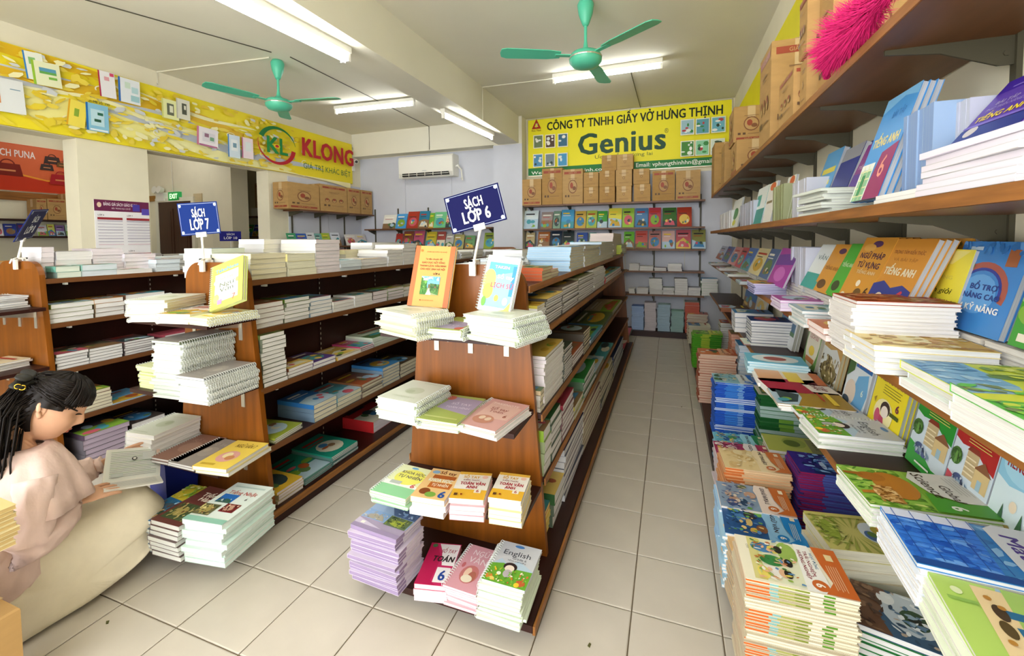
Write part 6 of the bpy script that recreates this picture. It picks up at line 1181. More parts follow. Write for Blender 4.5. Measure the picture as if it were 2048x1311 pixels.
# ================================================================ cartons
def carton(x, y, z, sx, sy, sz, label, rz=0, face='B', seed=0, band=True, group=None, flap=None, tone='b8935f', tape=True):
    """corrugated box standing at (x, y, z); printed on the faces towards the room"""
    r = random.Random(seed); t = empty('carton', (x, y, z), rz); tag(t, label, 'cardboard box', group)
    c = tone
    mb = MB(); b = .006
    P = [(-sx/2, -sy/2), (sx/2, -sy/2), (sx/2, sy/2), (-sx/2, sy/2)]
    def ring(k, zz): return [(px+(b*k if px < 0 else -b*k), py+(b*k if py < 0 else -b*k), zz) for px, py in P]
    mb.loft([ring(.6, 0), ring(0, b), ring(r.uniform(-.3, .3), sz*.5), ring(0, sz-b), ring(.6, sz)], c); mb.build('box_body', 'card', t)
    if tape:
        mb = MB(); mb.box(-.028, .028, -sy/2-.0015, -sy/2+.0005, sz*.62, sz-.004, 'cdb184'); mb.box(-.028, .028, -sy/2-.001, sy/2, sz-.0005, sz+.001, 'cdb184'); mb.build('packing_tape', 'print', t)
    A = Art(); R_ = '9a4630'
    if band:
        k = r.randrange(3)
        A.rect(.08, .86, .92, .93, R_) if k != 1 else A.rect(.08, .06, .92, .13, R_)
        A.text('GIẤY VỞ', .5, .895 if k != 1 else .095, .04, c, width=.4)
        if k != 2:
            A.ell(.5, .5, .22, .2, '7f5234', 16).ell(.5, .5, .19, .17, c, 16).ell(.45, .53, .08, .09, R_, 9).ell(.58, .45, .09, .06, '7f5234', 9)
        else:
            for q in range(3): A.ell(.24+q*.26, .42, .09, .08, '7f5234', 10).ell(.24+q*.26, .40, .06, .05, c, 10).ell(.24+q*.26, .45, .04, .04, R_, 8)
        A.rect(.12, .2, .2, .26, '5f4630').rect(.26, .2, .34, .26, '5f4630').rect(.4, .22, .85, .235, '8a6844').rect(.3, .72, .7, .735, '8a6844').rect(.36, .68, .64, .69, '8a6844')
    else:
        A.rect(.2, .78, .8, .80, '8f6c42').rect(.28, .73, .72, .745, '8f6c42').ell(.5, .5, .08, .08, '8f6c42', 10).ell(.5, .5, .05, .05, c, 10).rect(.2, .2, .8, .22, '8f6c42')
    for fc, fn in (('B', lambda u, v, e: ((u-.5)*sx, -sy/2-.0018-e, v*sz)), ('L', lambda u, v, e: (sx/2+.0016+e, (u-.5)*sy, v*sz)), ('R', lambda u, v, e: (-sx/2-.0016-e, (.5-u)*sy, v*sz))):
        if fc in face: mb = MB(); A.lay(mb, fn, .0003); mb.build('box_print', 'ink', t)
    if flap:
        mb = MB(); a = flap
        mb.box(-sx/2, sx/2, 0, sy*.48, -.002, .002, c, T=Matrix.Translation((0, -sy/2, sz)) @ Matrix.Rotation(PI+a, 4, 'X')); mb.build('flap', 'card', t)
    return t
def cpx(pxl, pxr, pyt, pyb, yplane):
    a, b = at(pxl, pyb, 'y', yplane), at(pxr, pyb, 'y', yplane); return (a.x+b.x)/2, b.x-a.x-.006, zsolve(pyt, (a.x+b.x)/2, yplane)
g_ = 'cartons above the back wall shelves'
for k, (a, b, pyt, z0, lab, bd) in enumerate((
    (1044, 1083, 358, None, 'leftmost carton on the back wall shelf, beside the pillar', 1), (1084, 1125, 336, None, 'tall carton second from the pillar, back wall shelf', 1), (1125, 1166, 338, None, 'tall carton third from the pillar, back wall shelf', 1),
    (1167, 1197, 374, None, 'lower small carton of fourth column, back wall shelf', 0), (1198, 1230, 373, None, 'lower small carton of fifth column, back wall shelf', 0), (1232, 1263, 372, None, 'lower small carton of sixth column, back wall shelf', 0), (1267, 1301, 368, None, 'lower small carton of seventh column, back wall shelf', 0),
    (1304, 1350, 341, None, 'crumpled carton second from the right, back wall shelf', 1), (1351, 1401, 340, None, 'crumpled rightmost carton on the back wall shelf', 1),
    (1167, 1197, 344, 374, 'upper small carton of fourth column, back wall shelf', 0), (1198, 1230, 341, 373, 'middle small carton of fifth column, back wall shelf', 0), (1231, 1264, 339, 372, 'middle small carton of sixth column, back wall shelf', 0), (1266, 1299, 337, 368, 'upper small carton of seventh column, back wall shelf', 0),
    (1203, 1233, 310, 341, 'top left one of two cartons overlapping the sign', 0), (1233, 1266, 308, 339, 'top right one of two cartons overlapping the sign', 0))):
    x, w, zt = cpx(a, b, pyt, 400, 6.27)
    zb0 = BZ[0] if z0 is None else zsolve(z0, x, 6.27)+.001
    carton(x, 6.27+.092, zb0, w, .184, zt-zb0, lab, 0, 'B', 30+k, bool(bd), g_, tone=('b8935f', 'b18b56', 'bd9a68')[k % 3])
# on the left wall shelf
for k, (a, b, pyt, lab) in enumerate(((577, 641, 367, 'first carton from the column below the notebook banner'), (642, 696, 371, 'second carton from the column below the notebook banner'), (697, 722, 377, 'third carton from the column below the notebook banner'), (724, 746, 381, 'last carton in the corner below the notebook banner'))):
    xf_ = XL+.31; y0, y1 = ysolve(a, xf_, ZC), ysolve(b, xf_, ZC); zt = zsolve(pyt, xf_, (y0+y1)/2)
    carton(XL+.165, (y0+y1)/2, ZC, .27, abs(y1-y0)-.01, zt-ZC, lab, 0, 'LB', 50+k, True, 'cartons below the notebook banner', flap=2.6 if k in (1,) else None)
# on top of the right wall
def rcart(px, py, pyt, wx, wy, lab, x0=.50, z0=None, k=0, **kw):
    q = at(px, py, 'x', x0); y0 = q.y; zb0 = ZR[0] if z0 is None else z0; zt = zsolve(pyt, x0, y0)
    if DBG: print('RC', px, 'Y', round(y0, 2), 'h', round(zt-zb0, 2))
    carton(x0+wx/2, y0+wy/2, zb0, wx, wy, zt-zb0, lab, kw.pop('rz', 0), 'RB', 70+k, kw.pop('band', True), 'cartons on the top right wall shelf', **kw)
    return zt
zt = rcart(1540, 255, 82, .27, .30, 'big dented carton with red heading on the top right shelf', k=1)
rcart(1586, 225, 130, .11, .26, 'narrow carton standing before the big dented one', x0=.49, k=2, tape=False)
z1 = rcart(1612, 210, 110, .25, .09, 'lower plain carton beside the pink duster', x0=.51, k=3, band=False)
rcart(1610, 210, -20, .26, .11, 'upper carton with dark side above the plain one', x0=.50, z0=z1+.002, k=4)
rcart(1663, 150, -60, .24, .15, 'large carton with red stripe behind the pink duster', x0=.54, k=5)
z2 = rcart(1473, 325, 279, .27, .32, 'lower carton of the pair beside the big sign', k=6)
rcart(1466, 325, 214, .26, .30, 'upper carton of the pair beside the big sign', z0=z2+.002, k=7, x0=.49)
rcart(1449, 350, 285, .26, .30, 'tall flat carton at far end of the top right shelf', k=8, band=False)
rcart(1428, 385, 285, .26, .34, 'crumpled carton at the very end of the top right shelf', k=9, band=False)
# side room cartons
for k, (a, b, pyt, lab) in enumerate(((74, 96, 398, 'shaded carton on the side room shelf under the banner'), (96, 135, 398, 'middle carton on the side room shelf under the banner'), (136, 172, 388, 'right carton on the side room shelf under the banner'))):
    y0, y1 = ysolve(a, XF+.27, ZQ[0]), ysolve(b, XF+.27, ZQ[0]); zt = zsolve(pyt, XF+.27, (y0+y1)/2)
    carton(XF+.14, (y0+y1)/2, ZQ[0], .25, abs(y1-y0)-.01, zt-ZQ[0], lab, 0, 'L', 90+k, True, 'cartons in the side room')
x, w, zt = cpx(512, 545, 366, 415, 6.25)
zc0 = zsolve(415, x, 6.25)
mb = MB(); mb.box(x-.3, x+.5, 6.22, 6.5, ZQ[2]+.001, zc0-.002); tag(mb.build('white_storage_box', 'white'), 'white flat box on thin shelf under the open carton', 'box')
carton(x, 6.36, zc0, w, .24, zt-zc0, 'carton with raised flap in the side room', 0, 'B', 99, True, None, flap=3.5)
# pink feather duster lying on the top right shelf
p0 = at(1650, 135, 'x', .5); p1 = at(1790, -15, 'x', .49)
t = empty('feather_duster', p0); tag(t, 'bright pink feather duster lying on the top right shelf', 'duster')
d = (p1-p0); mb = MB(); mb.tube([(0, 0, .02), tuple(d*-.06+Vector((0.02, .02, -.02)))], .012, 8); mb.build('handle', 'duster', t)
mb = MB(); r = random.Random(3)
for k in range(6): mb.tube([tuple(Vector((r.uniform(-.02, .02), r.uniform(-.02, .02), r.uniform(-.005, .04)))) for _ in range(4)], .005, 5)
mb.build('cord_binding', 'duster', t)
mb = MB(); dn = d.normalized()
for k in range(5200):
    f = r.random()**.8; a = r.uniform(0, 2*PI); base = d*f*1.0; rr_ = .03+.055*math.sin(PI*min(1, f*1.15+.05))
    o = Vector((math.cos(a)*.5, 0, math.sin(a))); o = (o-dn*o.dot(dn)); o.normalize()
    tip = base+o*rr_*r.uniform(.45, 1.2)+dn*r.uniform(-.035, .03)+Vector((r.uniform(-.01, .01), r.uniform(-.01, .01), r.uniform(-.01, .01)))+Vector((-.01, 0, .02)); b0 = base+o*.012+Vector((0, 0, .02)); s = dn.cross(o)*.0011
    mid = (b0+tip)/2+dn*.012
    mb.raw([b0-s, b0+s, mid+s, tip, mid-s], [(0, 1, 2, 4), (4, 2, 3)])
fe = mb.build('feathers', 'duster', t); fe['kind'] = 'stuff'
# ================================================================ back wall books
def small(cov, seed, txt=None, tc='f0ece0'): return auto_art(cov, seed, txt, tc)
e_ = 'second highest shelf, back wall'
row_e = [(1046, 1075, 420, 'd8e6ea', 'white and teal'), (1081, 1104, 423, '9a8a86', 'greyish'), (1105, 1120, 421, '7a9a86', 'sage'), (1121, 1147, 418, '4aa0d0', 'sky blue'), (1149, 1171, 421, 'c8a84a', 'tan'), (1172, 1193, 420, 'a8b84a', 'moss'), (1194, 1214, 421, '3f9a3a', 'leaf green'), (1216, 1243, 415, 'e0d84a', 'yellow chequered'), (1244, 1268, 415, '8fb83a', 'lime'), (1270, 1296, 415, '4a7aa8', 'denim blue'), (1297, 1322, 414, 'b83a4a', 'crimson'), (1325, 1353, 414, '3a6a2a', 'dark green'), (1354, 1384, 413, 'a83a24', 'brick red')]
row_d = [(1050, 1068, 464, 'c8b88a', 'cream'), (1074, 1098, 462, 'b8703a', 'rust'), (1100, 1122, 461, '24344a', 'dark navy'), (1124, 1146, 461, '2a3a3a', 'charcoal'), (1152, 1174, 464, '3f5fb0', 'royal blue'), (1177, 1192, 464, '4f9a8a', 'jade'), (1247, 1268, 462, '6fc03a', 'bright green'), (1270, 1295, 460, 'c8605a', 'coral'), (1297, 1322, 460, 'b8807a', 'dusty rose'), (1324, 1350, 460, 'd8b0a8', 'pale pink'), (1352, 1382, 458, 'c05a64', 'raspberry'), (1384, 1412, 458, '8a8a4a', 'khaki')]
for k, (a, b, t_, c, nm) in enumerate(row_e): blean(BZ[1], a, b, t_, c, '%s display book on second highest back wall shelf' % nm, small(c, 200+k), grp='display books on the back wall')
for k, (a, b, t_, c, nm) in enumerate(row_d): blean(BZ[2], a, b, t_, c, '%s display book on third back wall shelf' % nm, small(c, 230+k), grp='display books on the back wall')
ac1 = [(764, 790, 429, 'e4e2da', 'white and navy'), (790, 811, 427, '4a9ad8', 'sky blue'), (812, 835, 422, 'a83a2a', 'brick red'), (835, 856, 421, '2a7a9a', 'petrol blue'), (856, 866, 425, '6fb03a', 'leaf green'), (866, 890, 423, '6fc08a', 'mint green'), (890, 906, 430, 'd8b88a', 'tan')]
ac2 = [(788, 802, 466, 'a83a34', 'dark red'), (803, 823, 461, '8a4a3a', 'brown'), (824, 845, 460, 'c05a78', 'rose'), (849, 870, 462, 'c8b83a', 'mustard'), (871, 888, 462, 'a8504a', 'brick'), (889, 905, 466, 'b8b8b4', 'grey'), (906, 926, 468, 'b0a86a', 'khaki'), (928, 948, 470, '6a9a6a', 'green'), (966, 990, 464, '8aa03a', 'lime')]
for k, (a, b, t_, c, nm) in enumerate(ac1): blean(1.545, a, b, t_, c, '%s display book on upper shelf under air conditioner' % nm, small(c, 260+k), grp='display books under the air conditioner')
for k, (a, b, t_, c, nm) in enumerate(ac2): blean(1.20, a, b, t_, c, '%s display book on lower shelf under air conditioner' % nm, small(c, 280+k), grp='display books under the air conditioner')
# flat piles lower on the back wall
def bpile(z, pxl, pxr, pyt, n, cov, pap=WHITE, alt=None, yf=6.27, cw='white', nm=''):
    a, b = at(pxl, pyt, 'y', yf), at(pxr, pyt, 'y', yf); zt = a.z*.5+b.z*.5
    stack((a.x+b.x)/2, yf+.10, z, 0, b.x-a.x-.006, .2, n, max(.006, (zt-z)/n)-.0003, cov, pap, None, where='', cw=cw, alt=alt, jit=.004)
for a, b, t_, n, c, al in ((1258, 1279, 527, 4, 'e6e6e2', None), (1279, 1307, 532, 2, 'dcd8cc', None), (1308, 1333, 535, 2, '8a7a80', None), (1335, 1364, 527, 3, 'dfe8ee', None)): bpile(BZ[3], a, b, t_, n, c, alt=al)
for a, b, t_, n, c, al in ((1257, 1270, 577, 3, 'e6e4d8', None), (1272, 1296, 576, 3, 'e0dcd4', None), (1298, 1325, 557, 7, 'e4ece4', 'd4ded4'), (1325, 1349, 575, 3, '9aa89a', None), (1349, 1376, 557, 7, 'cfc8bc', None), (1376, 1402, 575, 3, 'c8c4cc', None), (1402, 1436, 557, 7, '3f86b0', 'a8c8a0')): bpile(BZ[4], a, b, t_, n, c, alt=al)
for a, b, t_, n, c, al in ((1263, 1288, 612, 9, '4a7ac8', 'a8c0e4'), (1289, 1313, 605, 10, 'd8ccd0', 'd0c8cc'), (1315, 1341, 609, 9, 'b8e0d8', 'a8c0d0'), (1342, 1368, 622, 8, '8fc8a8', '9ab8b4'), (1370, 1400, 604, 9, 'dfe4dc', 'c86a5a')): bpile(.076, a, b, t_, n, c, alt=al, pap=al or WHITE)
# books standing on the lower left wall shelf
xl_ = XL+.008
def llean(pxl, pxr, pyt, cov, nm, k):
    xf_ = XL+.16; y0, y1 = ysolve(pxl, xf_, ZC2+.12), ysolve(pxr, xf_, ZC2+.12); zt = zsolve(pyt, xf_, (y0+y1)/2)
    lean('L', (xf_, (y0+y1)/2), ZC2, abs(y1-y0)-.004, zt-ZC2, .012, .3, cov, WHITE, small(cov, 300+k), '%s display book on shelf below the carton row' % nm, 'display books below the carton row')
for k, (a, b, t_, c, nm) in enumerate(((579, 597, 465, '3f9a6a', 'green'), (597, 618, 466, '2f5ab0', 'blue'), (618, 634, 464, 'd8dade', 'white'), (634, 648, 466, '6fa8a0', 'sea green'), (648, 664, 465, 'a8c03a', 'lime'), (666, 684, 464, 'e0e4ee', 'white nine'), (694, 715, 468, 'e6e0da', 'white and red'), (716, 735, 468, 'e4dedc', 'white dancers'))): llean(a, b, t_, c, nm, k)
# side room books
for k, (a, b, t_, c, nm) in enumerate(((0, 8, 447, 'd8d4d8', 'white'), (9, 36, 447, '2f3f9a', 'navy'), (37, 52, 446, '3a3f8a', 'indigo'), (76, 96, 450, 'e0dce4', 'pale'), (97, 112, 448, 'd8d86a', 'yellow'), (113, 131, 450, '8a6aa8', 'mauve'), (133, 158, 449, 'c8e0c8', 'mint'), (159, 172, 451, '5a6ab0', 'blue'))):
    xf_ = XF+.2; y0, y1 = ysolve(a if a else -8, xf_, ZQ[1]+.1), ysolve(b, xf_, ZQ[1]+.1); zt = zsolve(t_, xf_, (y0+y1)/2)
    lean('L', (xf_, (y0+y1)/2), ZQ[1], abs(y1-y0)-.006, zt-ZQ[1], .014, .25, c, WHITE, small(c, 320+k), '%s display book in side room under the orange banner' % nm, 'display books in the side room')
for k, (a, b, c, nm) in enumerate(((467, 481, '4a2a7a', 'violet'), (482, 491, '2f4fa8', 'blue'), (492, 503, '3f9a4a', 'green'), (504, 515, '2a4fb0', 'cobalt'), (517, 529, '7a5a44', 'brown'), (530, 540, '4a3a8a', 'purple'))):
    blean(ZQ[3], a, b, 449, c, '%s display book on thin side room shelf' % nm, small(c, 340+k), yf=6.33, grp='display books on the thin side room shelf')
# far bookcase tops and extra piles seen between the islands
def loose(x, y, z, w, l, n, t, cov, pap=WHITE, rz=0): stack(x, y, z, rz, w, l, n, t, cov, pap, None, where='', jit=.006)
rr = random.Random(5)
for y in [2.2+.31*k for k in range(10)]:
    loose(-3.56, y, I8['zs'][0], .25, .24, rr.randint(3, 8), .013, rr.choice(['e6e0e6', 'e4e2dc', 'dce4ea', 'e9e6d8']), rz=PI/2)
    if y > 2.6: loose(-3.32, y, I8['zs'][0], .2, .26, rr.randint(2, 6), .013, rr.choice(['dfe8e4', 'e6e0e6', 'c8dce0', 'e9e6d8']), rz=PI/2)
for y in [2.0+.27*k for k in range(12)]: loose(-.90, y, I6['zs'][0], .22, .24, rr.randint(4, 9), .013, rr.choice(['e6e6ea', 'dfe4ea', 'c9d2dc', 'e9e6e2']), rz=PI/2)
for y in [3.3+.29*k for k in range(6)]: loose(-2.00, y, I7['zs'][0], .25, .24, rr.randint(3, 7), .013, rr.choice(['e6e6ea', 'e9e6d8', 'dfe8ea']), rz=PI/2)
for y in [3.2+.26*k for k in range(8)]:
    for lev, hh in ((1, .205), (2, .25)): loose(I7['xc']+hh-.11, y, I7['zs'][lev], .23, .2, rr.randint(2, 4), .016, rr.choice(PAL), rz=PI/2)
for y in [2.1+.3*k for k in range(9)]:
    for lev in (1, 2): loose(I8['xc']+.11, y, I8['zs'][lev], .25, .19, rr.randint(3, 5), .017, rr.choice(PAL), rz=PI/2)
# counter with piles in the side room
t = empty('side_room_counter', (-6.6, 3.6, 0)); tag(t, 'low counter with book piles in the side room', 'counter')
mb = MB(); mb.box(-.35, .35, -1.3, 1.3, 1.06, 1.10); mb.build('counter_top', 'shelf', t)
mb = MB(); mb.box(-.3, .3, -1.25, 1.25, 0, 1.06); mb.build('counter_body', 'dark', t)
for k in range(9): loose(-6.35-.2*(k % 2), 2.5+.26*k, 1.10, .24, .2, rr.randint(3, 7), .014, rr.choice(['e9e4d8', 'e6e0ea', 'e8d8b0', 'd8a868', 'e6e6e6']), rz=PI/2)
p = at(461, 472, 'x', -5.9); mb = MB()
t = empty('shelf_sign', (p.x, p.y, p.z)); tag(t, 'small navy sign for grade 10 books in the side room', 'sign')
A = Art().rect(0, 0, 1, 1, '2a2a86').text('SÁCH', .5, .70, .2, 'f0f0f4', width=.36, bold=.02).text('LỚP 10', .5, .32, .25, 'f0f0f4', width=.62, bold=.02)
un = Vector((.35, .94, 0)); nn = Vector((.94, -.35, 0)); mb = MB(); A.lay(mb, lambda u, v, e: tuple(un*((u-.5)*.27)+Vector((0, 0, (v-.5)*.14))+nn*(.002+e)), .0004)
mb.box(-.135, .135, -.002, .002, -.07, .07, '20206a', T=frame((0, 0, 0), (.35, .94, 0), (0, 0, 1)) @ Matrix.Rotation(-PI/2, 4, 'X')); mb.build('sign_card', 'sign', t)
mb = MB(); mb.tube([(0, 0, -.07), (0, 0, -(p.z-1.10))], .006, 6); mb.build('stem', 'white', t)
# things lying about
mb = MB(); mb.prism([(0, 0), (.012, .002), (.014, .01), (.004, .012)], 0, .002, plane='xy'); 
for px, py, nm in ((1178, 1289, 'before the English pile'), (1363, 813, 'in the middle of the right aisle'), (216, 1244, 'before the crouching reader')):
    q = at(px, py, 'z', 0); m2 = MB(); m2.prism([(-.008, 0), (.006, -.004), (.01, .004), (-.004, .006)], 0, .002, '5a5a34', plane='xy'); tag(m2.build('dry_leaf', 'vcol', None, q, px*.1), 'small dry leaf on the floor %s' % nm, 'leaf')
q = at(340, 955, 'y', 1.44)
t = empty('plastic_bin', (-2.29, 1.405, .081)); tag(t, 'blue plastic bin under the third end shelf, grade 7 bookcase', 'bin')
mb = MB(); mb.loft([[(-.06, -.07, 0), (.05, -.07, 0), (.05, .07, 0), (-.06, .07, 0)], [(-.07, -.08, .22), (.06, -.08, .22), (.06, .08, .22), (-.07, .08, .22)]]); mb.build('bin_body', 'blue', t)
mb = MB(); mb.box(-.075, .065, -.085, .085, .215, .228); mb.build('rim', 'blue', t)
# carton and pile at the left edge of the picture
p = at(21, 1224, 'z', .30); carton(p.x-.12, p.y-.10, 0, .24, .24, .30, 'carton on the floor at the lower left corner', 0, 'B', 120, False, None)
p2 = at(22, 1090, 'x', -1.78)
carton(-1.90, .48, .301, .20, .15, p2.z-.302, 'small carton under the yellowed pile at the left edge', 0, 'B', 121, False, None)
stack(p2.x-.09, p2.y-.115, p2.z, 0, .19, .26, 9, .0125, 'd8c48a', 'cdb27a', None, where='the yellowed pile at the left edge of the picture', cw='yellowed', jit=.004, alt='e0d2a4')
# ================================================================ the reader crouching in the left aisle
PB = Vector((-2.17, .85, 0))
person = empty('person', PB); tag(person, 'person in pink blouse and cream skirt crouching and reading a book', 'person')
def pw(mb, name, m, parent=None, smooth=True):
    o = mb.build(name, m, None, None, 0, smooth)
    if parent is None or parent is person: o.parent = person; o.location = -PB
    else: o.parent = parent
    return o
fy = Vector((.55, .83, 0)).normalized(); pit = math.radians(30)
hf = fy*math.cos(pit)+Vector((0, 0, -math.sin(pit))); hu = fy*math.sin(pit)+Vector((0, 0, math.cos(pit))); hr = hf.cross(hu)
HC = Vector((-2.12, .895, .755))
HT = Matrix(((hr.x, hf.x, hu.x, HC.x), (hr.y, hf.y, hu.y, HC.y), (hr.z, hf.z, hu.z, HC.z), (0, 0, 0, 1)))
def gs(a, s): return math.exp(-(a/s)**2)
def head_pt(lat, lon, off=0):
    """point on the head: lat from -pi/2 (chin side) to pi/2, lon 0 = face"""
    x, y, z = math.cos(lat)*math.sin(lon), math.cos(lat)*math.cos(lon), math.sin(lat)
    px, py, pz = x*.074, y*.094, z*.116
    if z < 0:
        k = abs(z)**1.3
        px *= 1-.34*k; py = py*(1-.22*k) if y > 0 else py*(1-.5*k)
        py += .022*k
    if y > 0:
        py *= 1-.06*gs(pz-.01, .05)
        py += .0235*gs(px, .0105)*(gs(pz+.030, .014) if pz < -.030 else gs(pz+.030, .030))      # nose
        py += .004*gs(px, .012)*gs(pz-.012, .03)
        py -= .009*(gs(px-.031, .016)+gs(px+.031, .016))*gs(pz-.004, .013)                       # eye sockets
        py += .005*(gs(px, .05))*gs(pz-.028, .012)                                               # brow
        py += .0075*gs(px, .019)*(gs(pz+.058, .0055)+gs(pz+.070, .006))                          # lips
        py -= .003*gs(px, .02)*gs(pz+.064, .0028)
        py += .008*gs(px, .022)*gs(pz+.094, .014)                                                # chin
        py += .004*(gs(px-.045, .022)+gs(px+.045, .022))*gs(pz+.03, .025)                        # cheeks
    d = Vector((px, py, pz))
    return d*(1+off/ max(.05, d.length)) if off else d
def ring_loft(mb, path, n=14):
    """path of (centre, rx, ry, axis-x, axis-y)"""
    rings = []
    for c, rx, ry, ax, ay in path:
        c, ax, ay = Vector(c), Vector(ax).normalized(), Vector(ay).normalized()
        rings.append([c+ax*(rx*math.cos(a))+ay*(ry*math.sin(a)) for a in (2*PI*k/n for k in range(n))])
    mb.loft(rings)
mb = MB()
NL, NM = 64, 72
rings = [[HT @ head_pt(-PI/2+.03+(PI-.06)*i/NL, 2*PI*j/NM) for j in range(NM)] for i in range(NL+1)]
mb.loft(rings)
X_, Y_, Z_ = Vector((1, 0, 0)), Vector((0, 1, 0)), Vector((0, 0, 1))
mb.tube([HC-hu*.06-hf*.03, HC-hu*.11-hf*.045, Vector((-2.145, .825, .60)), Vector((-2.15, .81, .55))], [.05, .046, .05, .075], 16)
# trunk, limbs
mb.tube([(-2.15, .79, .56), (-2.16, .765, .45), (-2.17, .745, .33), (-2.17, .745, .20)], [.08, .10, .10, .10], 18)
for s in (1, -1): mb.tube([(-2.17+s*.055, .78, .16), (-2.17+s*.06, 1.0, .2), (-2.17+s*.06, 1.12, .21)], [.06, .055, .05], 12); mb.tube([(-2.17+s*.06, 1.12, .21), (-2.17+s*.06, 1.06, .13), (-2.17+s*.06, 1.0, .05)], [.055, .045, .035], 12); mb.tube([(-2.17+s*.06, .95, .035), (-2.17+s*.06, 1.03, .028), (-2.17+s*.06, 1.07, .02)], [.035, .032, .018], 10)
RS, RE, RW = Vector((-2.015, .80, .535)), Vector((-1.985, .768, .352)), Vector((-2.06, .912, .400))
LS, LE, LW_ = Vector((-2.29, .84, .53)), Vector((-2.36, .985, .36)), Vector((-2.275, 1.10, .405))
mb.tube([(-2.12, .80, .50), RS+Vector((-.03, 0, -.045)), (RS+RE)/2, RE], [.045, .04, .04, .036], 12); mb.tube([RE, (RE*2+RW)/3, RW], [.038, .036, .024], 12)
mb.tube([(-2.18, .82, .50), LS+Vector((.03, 0, -.045)), (LS+LE)/2, LE], [.045, .04, .04, .036], 12); mb.tube([LE, (LE*2+LW_)/3, LW_], [.038, .036, .024], 12)
def hand(mb, w, d, up, side, curl=.5, spread=.012, thumb=1):
    """palm from the wrist w along d, fingers side by side along side; curl bends them towards -up"""
    d, up = Vector(d).normalized(), Vector(up).normalized(); side = Vector(side).normalized()
    pr = []
    for f, rx, ry in ((-.01, .022, .017), (.02, .030, .015), (.05, .037, .013), (.078, .038, .011), (.086, .034, .009)):
        pr.append((w+d*f, rx, ry, side, up))
    ring_loft(mb, pr, 14)
    for k, (ln, r0) in enumerate(((.066, .0082), (.074, .0086), (.070, .0083), (.055, .0074))):
        b = w+d*.074+side*((k-1.5)*.0205*(-1)); pts = [b]; a = curl*.25; p = b
        for seg in (.44, .32, .24):
            v = d*math.cos(a)-up*math.sin(a)+side*((1.5-k)*spread); v.normalize(); p = p+v*ln*seg; pts.append(p); a += curl*.55
        mb.tube(pts, [r0, r0*.96, r0*.86, r0*.62], 8)
    b = w+d*.022+side*.026*thumb; v1 = (d*.62+side*.72*thumb-up*.25).normalized(); v2 = (d*.92+side*.2*thumb-up*.3).normalized()
    mb.tube([b, b+v1*.034, b+v1*.034+v2*.026, b+v1*.034+v2*.047], [.013, .0105, .0095, .006], 8)
S0, S1 = at(204, 967, 'x', -2.105), at(320, 950, 'x', -2.12)
sd = (S1-S0).normalized()
hd = (S0+sd*.06-RW)
hand(mb, RW, (.06, .93, -.05), (.35, .02, .93), (.9, -.05, -.34), .35, .02, -1)
T0, T1 = at(220.5, 909.5, 'x', -2.235), at(318, 881, 'x', -2.235)
up_ = ((T0-S0)+(T1-S1))/2; T0, T1 = S0+up_, S1+up_
pn = sd.cross((T0+T1)/2-(S0+S1)/2).normalized()
if pn.x < 0: pn = -pn
hand(mb, LW_, (T0*.45+T1*.55+pn*-.02)-LW_, (-pn), (.1, .5, .8), -.25, .02, -1)
bo = pw(mb, 'body', 'skin'); rm = bo.modifiers.new('one_skin', 'REMESH'); rm.mode = 'VOXEL'; rm.voxel_size = .0032; rm.use_smooth_shade = True
sm = bo.modifiers.new('soften', 'SMOOTH'); sm.factor = .5; sm.iterations = 2
# ears, eyes, lips
for s in (1, -1):
    mb = MB(); rs = []
    for i in range(9):
        f = i/8; a = -1.2+f*2.9
        c = Vector((s*(.073+.006*math.sin(PI*f)), -.012-.014*math.sin(a*.9+.3)*.6-.008*f, -.022+.052*f))
        rs.append(c)
    mb.tube([HT @ c for c in rs], [.004, .008, .0075, .007, .007, .0075, .008, .0075, .004], 8)
    mb.loft([[HT @ Vector((s*(.070+.001*q), -.012+.013*rr_*math.cos(a), .002+.024*rr_*math.sin(a))) for a in (2*PI*k/12 for k in range(12))] for q, rr_ in ((0, 1), (6, .9), (7, .5))])
    pw(mb, 'ear', 'skin')
    mb = MB(); pts = [head_pt(math.asin((.003-.0018*abs(q)**2)/.116), s*(.30+.13*q), .0025) for q in (-1, -.5, 0, .5, 1)]
    mb.tube([HT @ (p+Vector((0, .003, 0))) for p in pts], [.0012, .0026, .003, .0026, .0014], 5); pw(mb, 'eyelash', 'hair')
    mb = MB(); pts = [head_pt(math.asin((.030+.004*(1-q*q))/.116), s*(.30+.18*q), .002) for q in (-1, -.5, 0, .5, 1)]
    mb.tube([HT @ p for p in pts], [.001, .0024, .0026, .0022, .001], 5); pw(mb, 'eyebrow', 'hair')
mb = MB()
for zc, r in ((-.0585, .0034), (-.0690, .0038)): mb.tube([HT @ (head_pt(math.asin(zc/.116), q*.22, .0)+Vector((0, -.0005, -.002*abs(q)))) for q in (-1, -.6, -.2, .2, .6, 1)], [.0008, r*.7, r, r, r*.7, .0008], 6)
pw(mb, 'lips', 'lips')
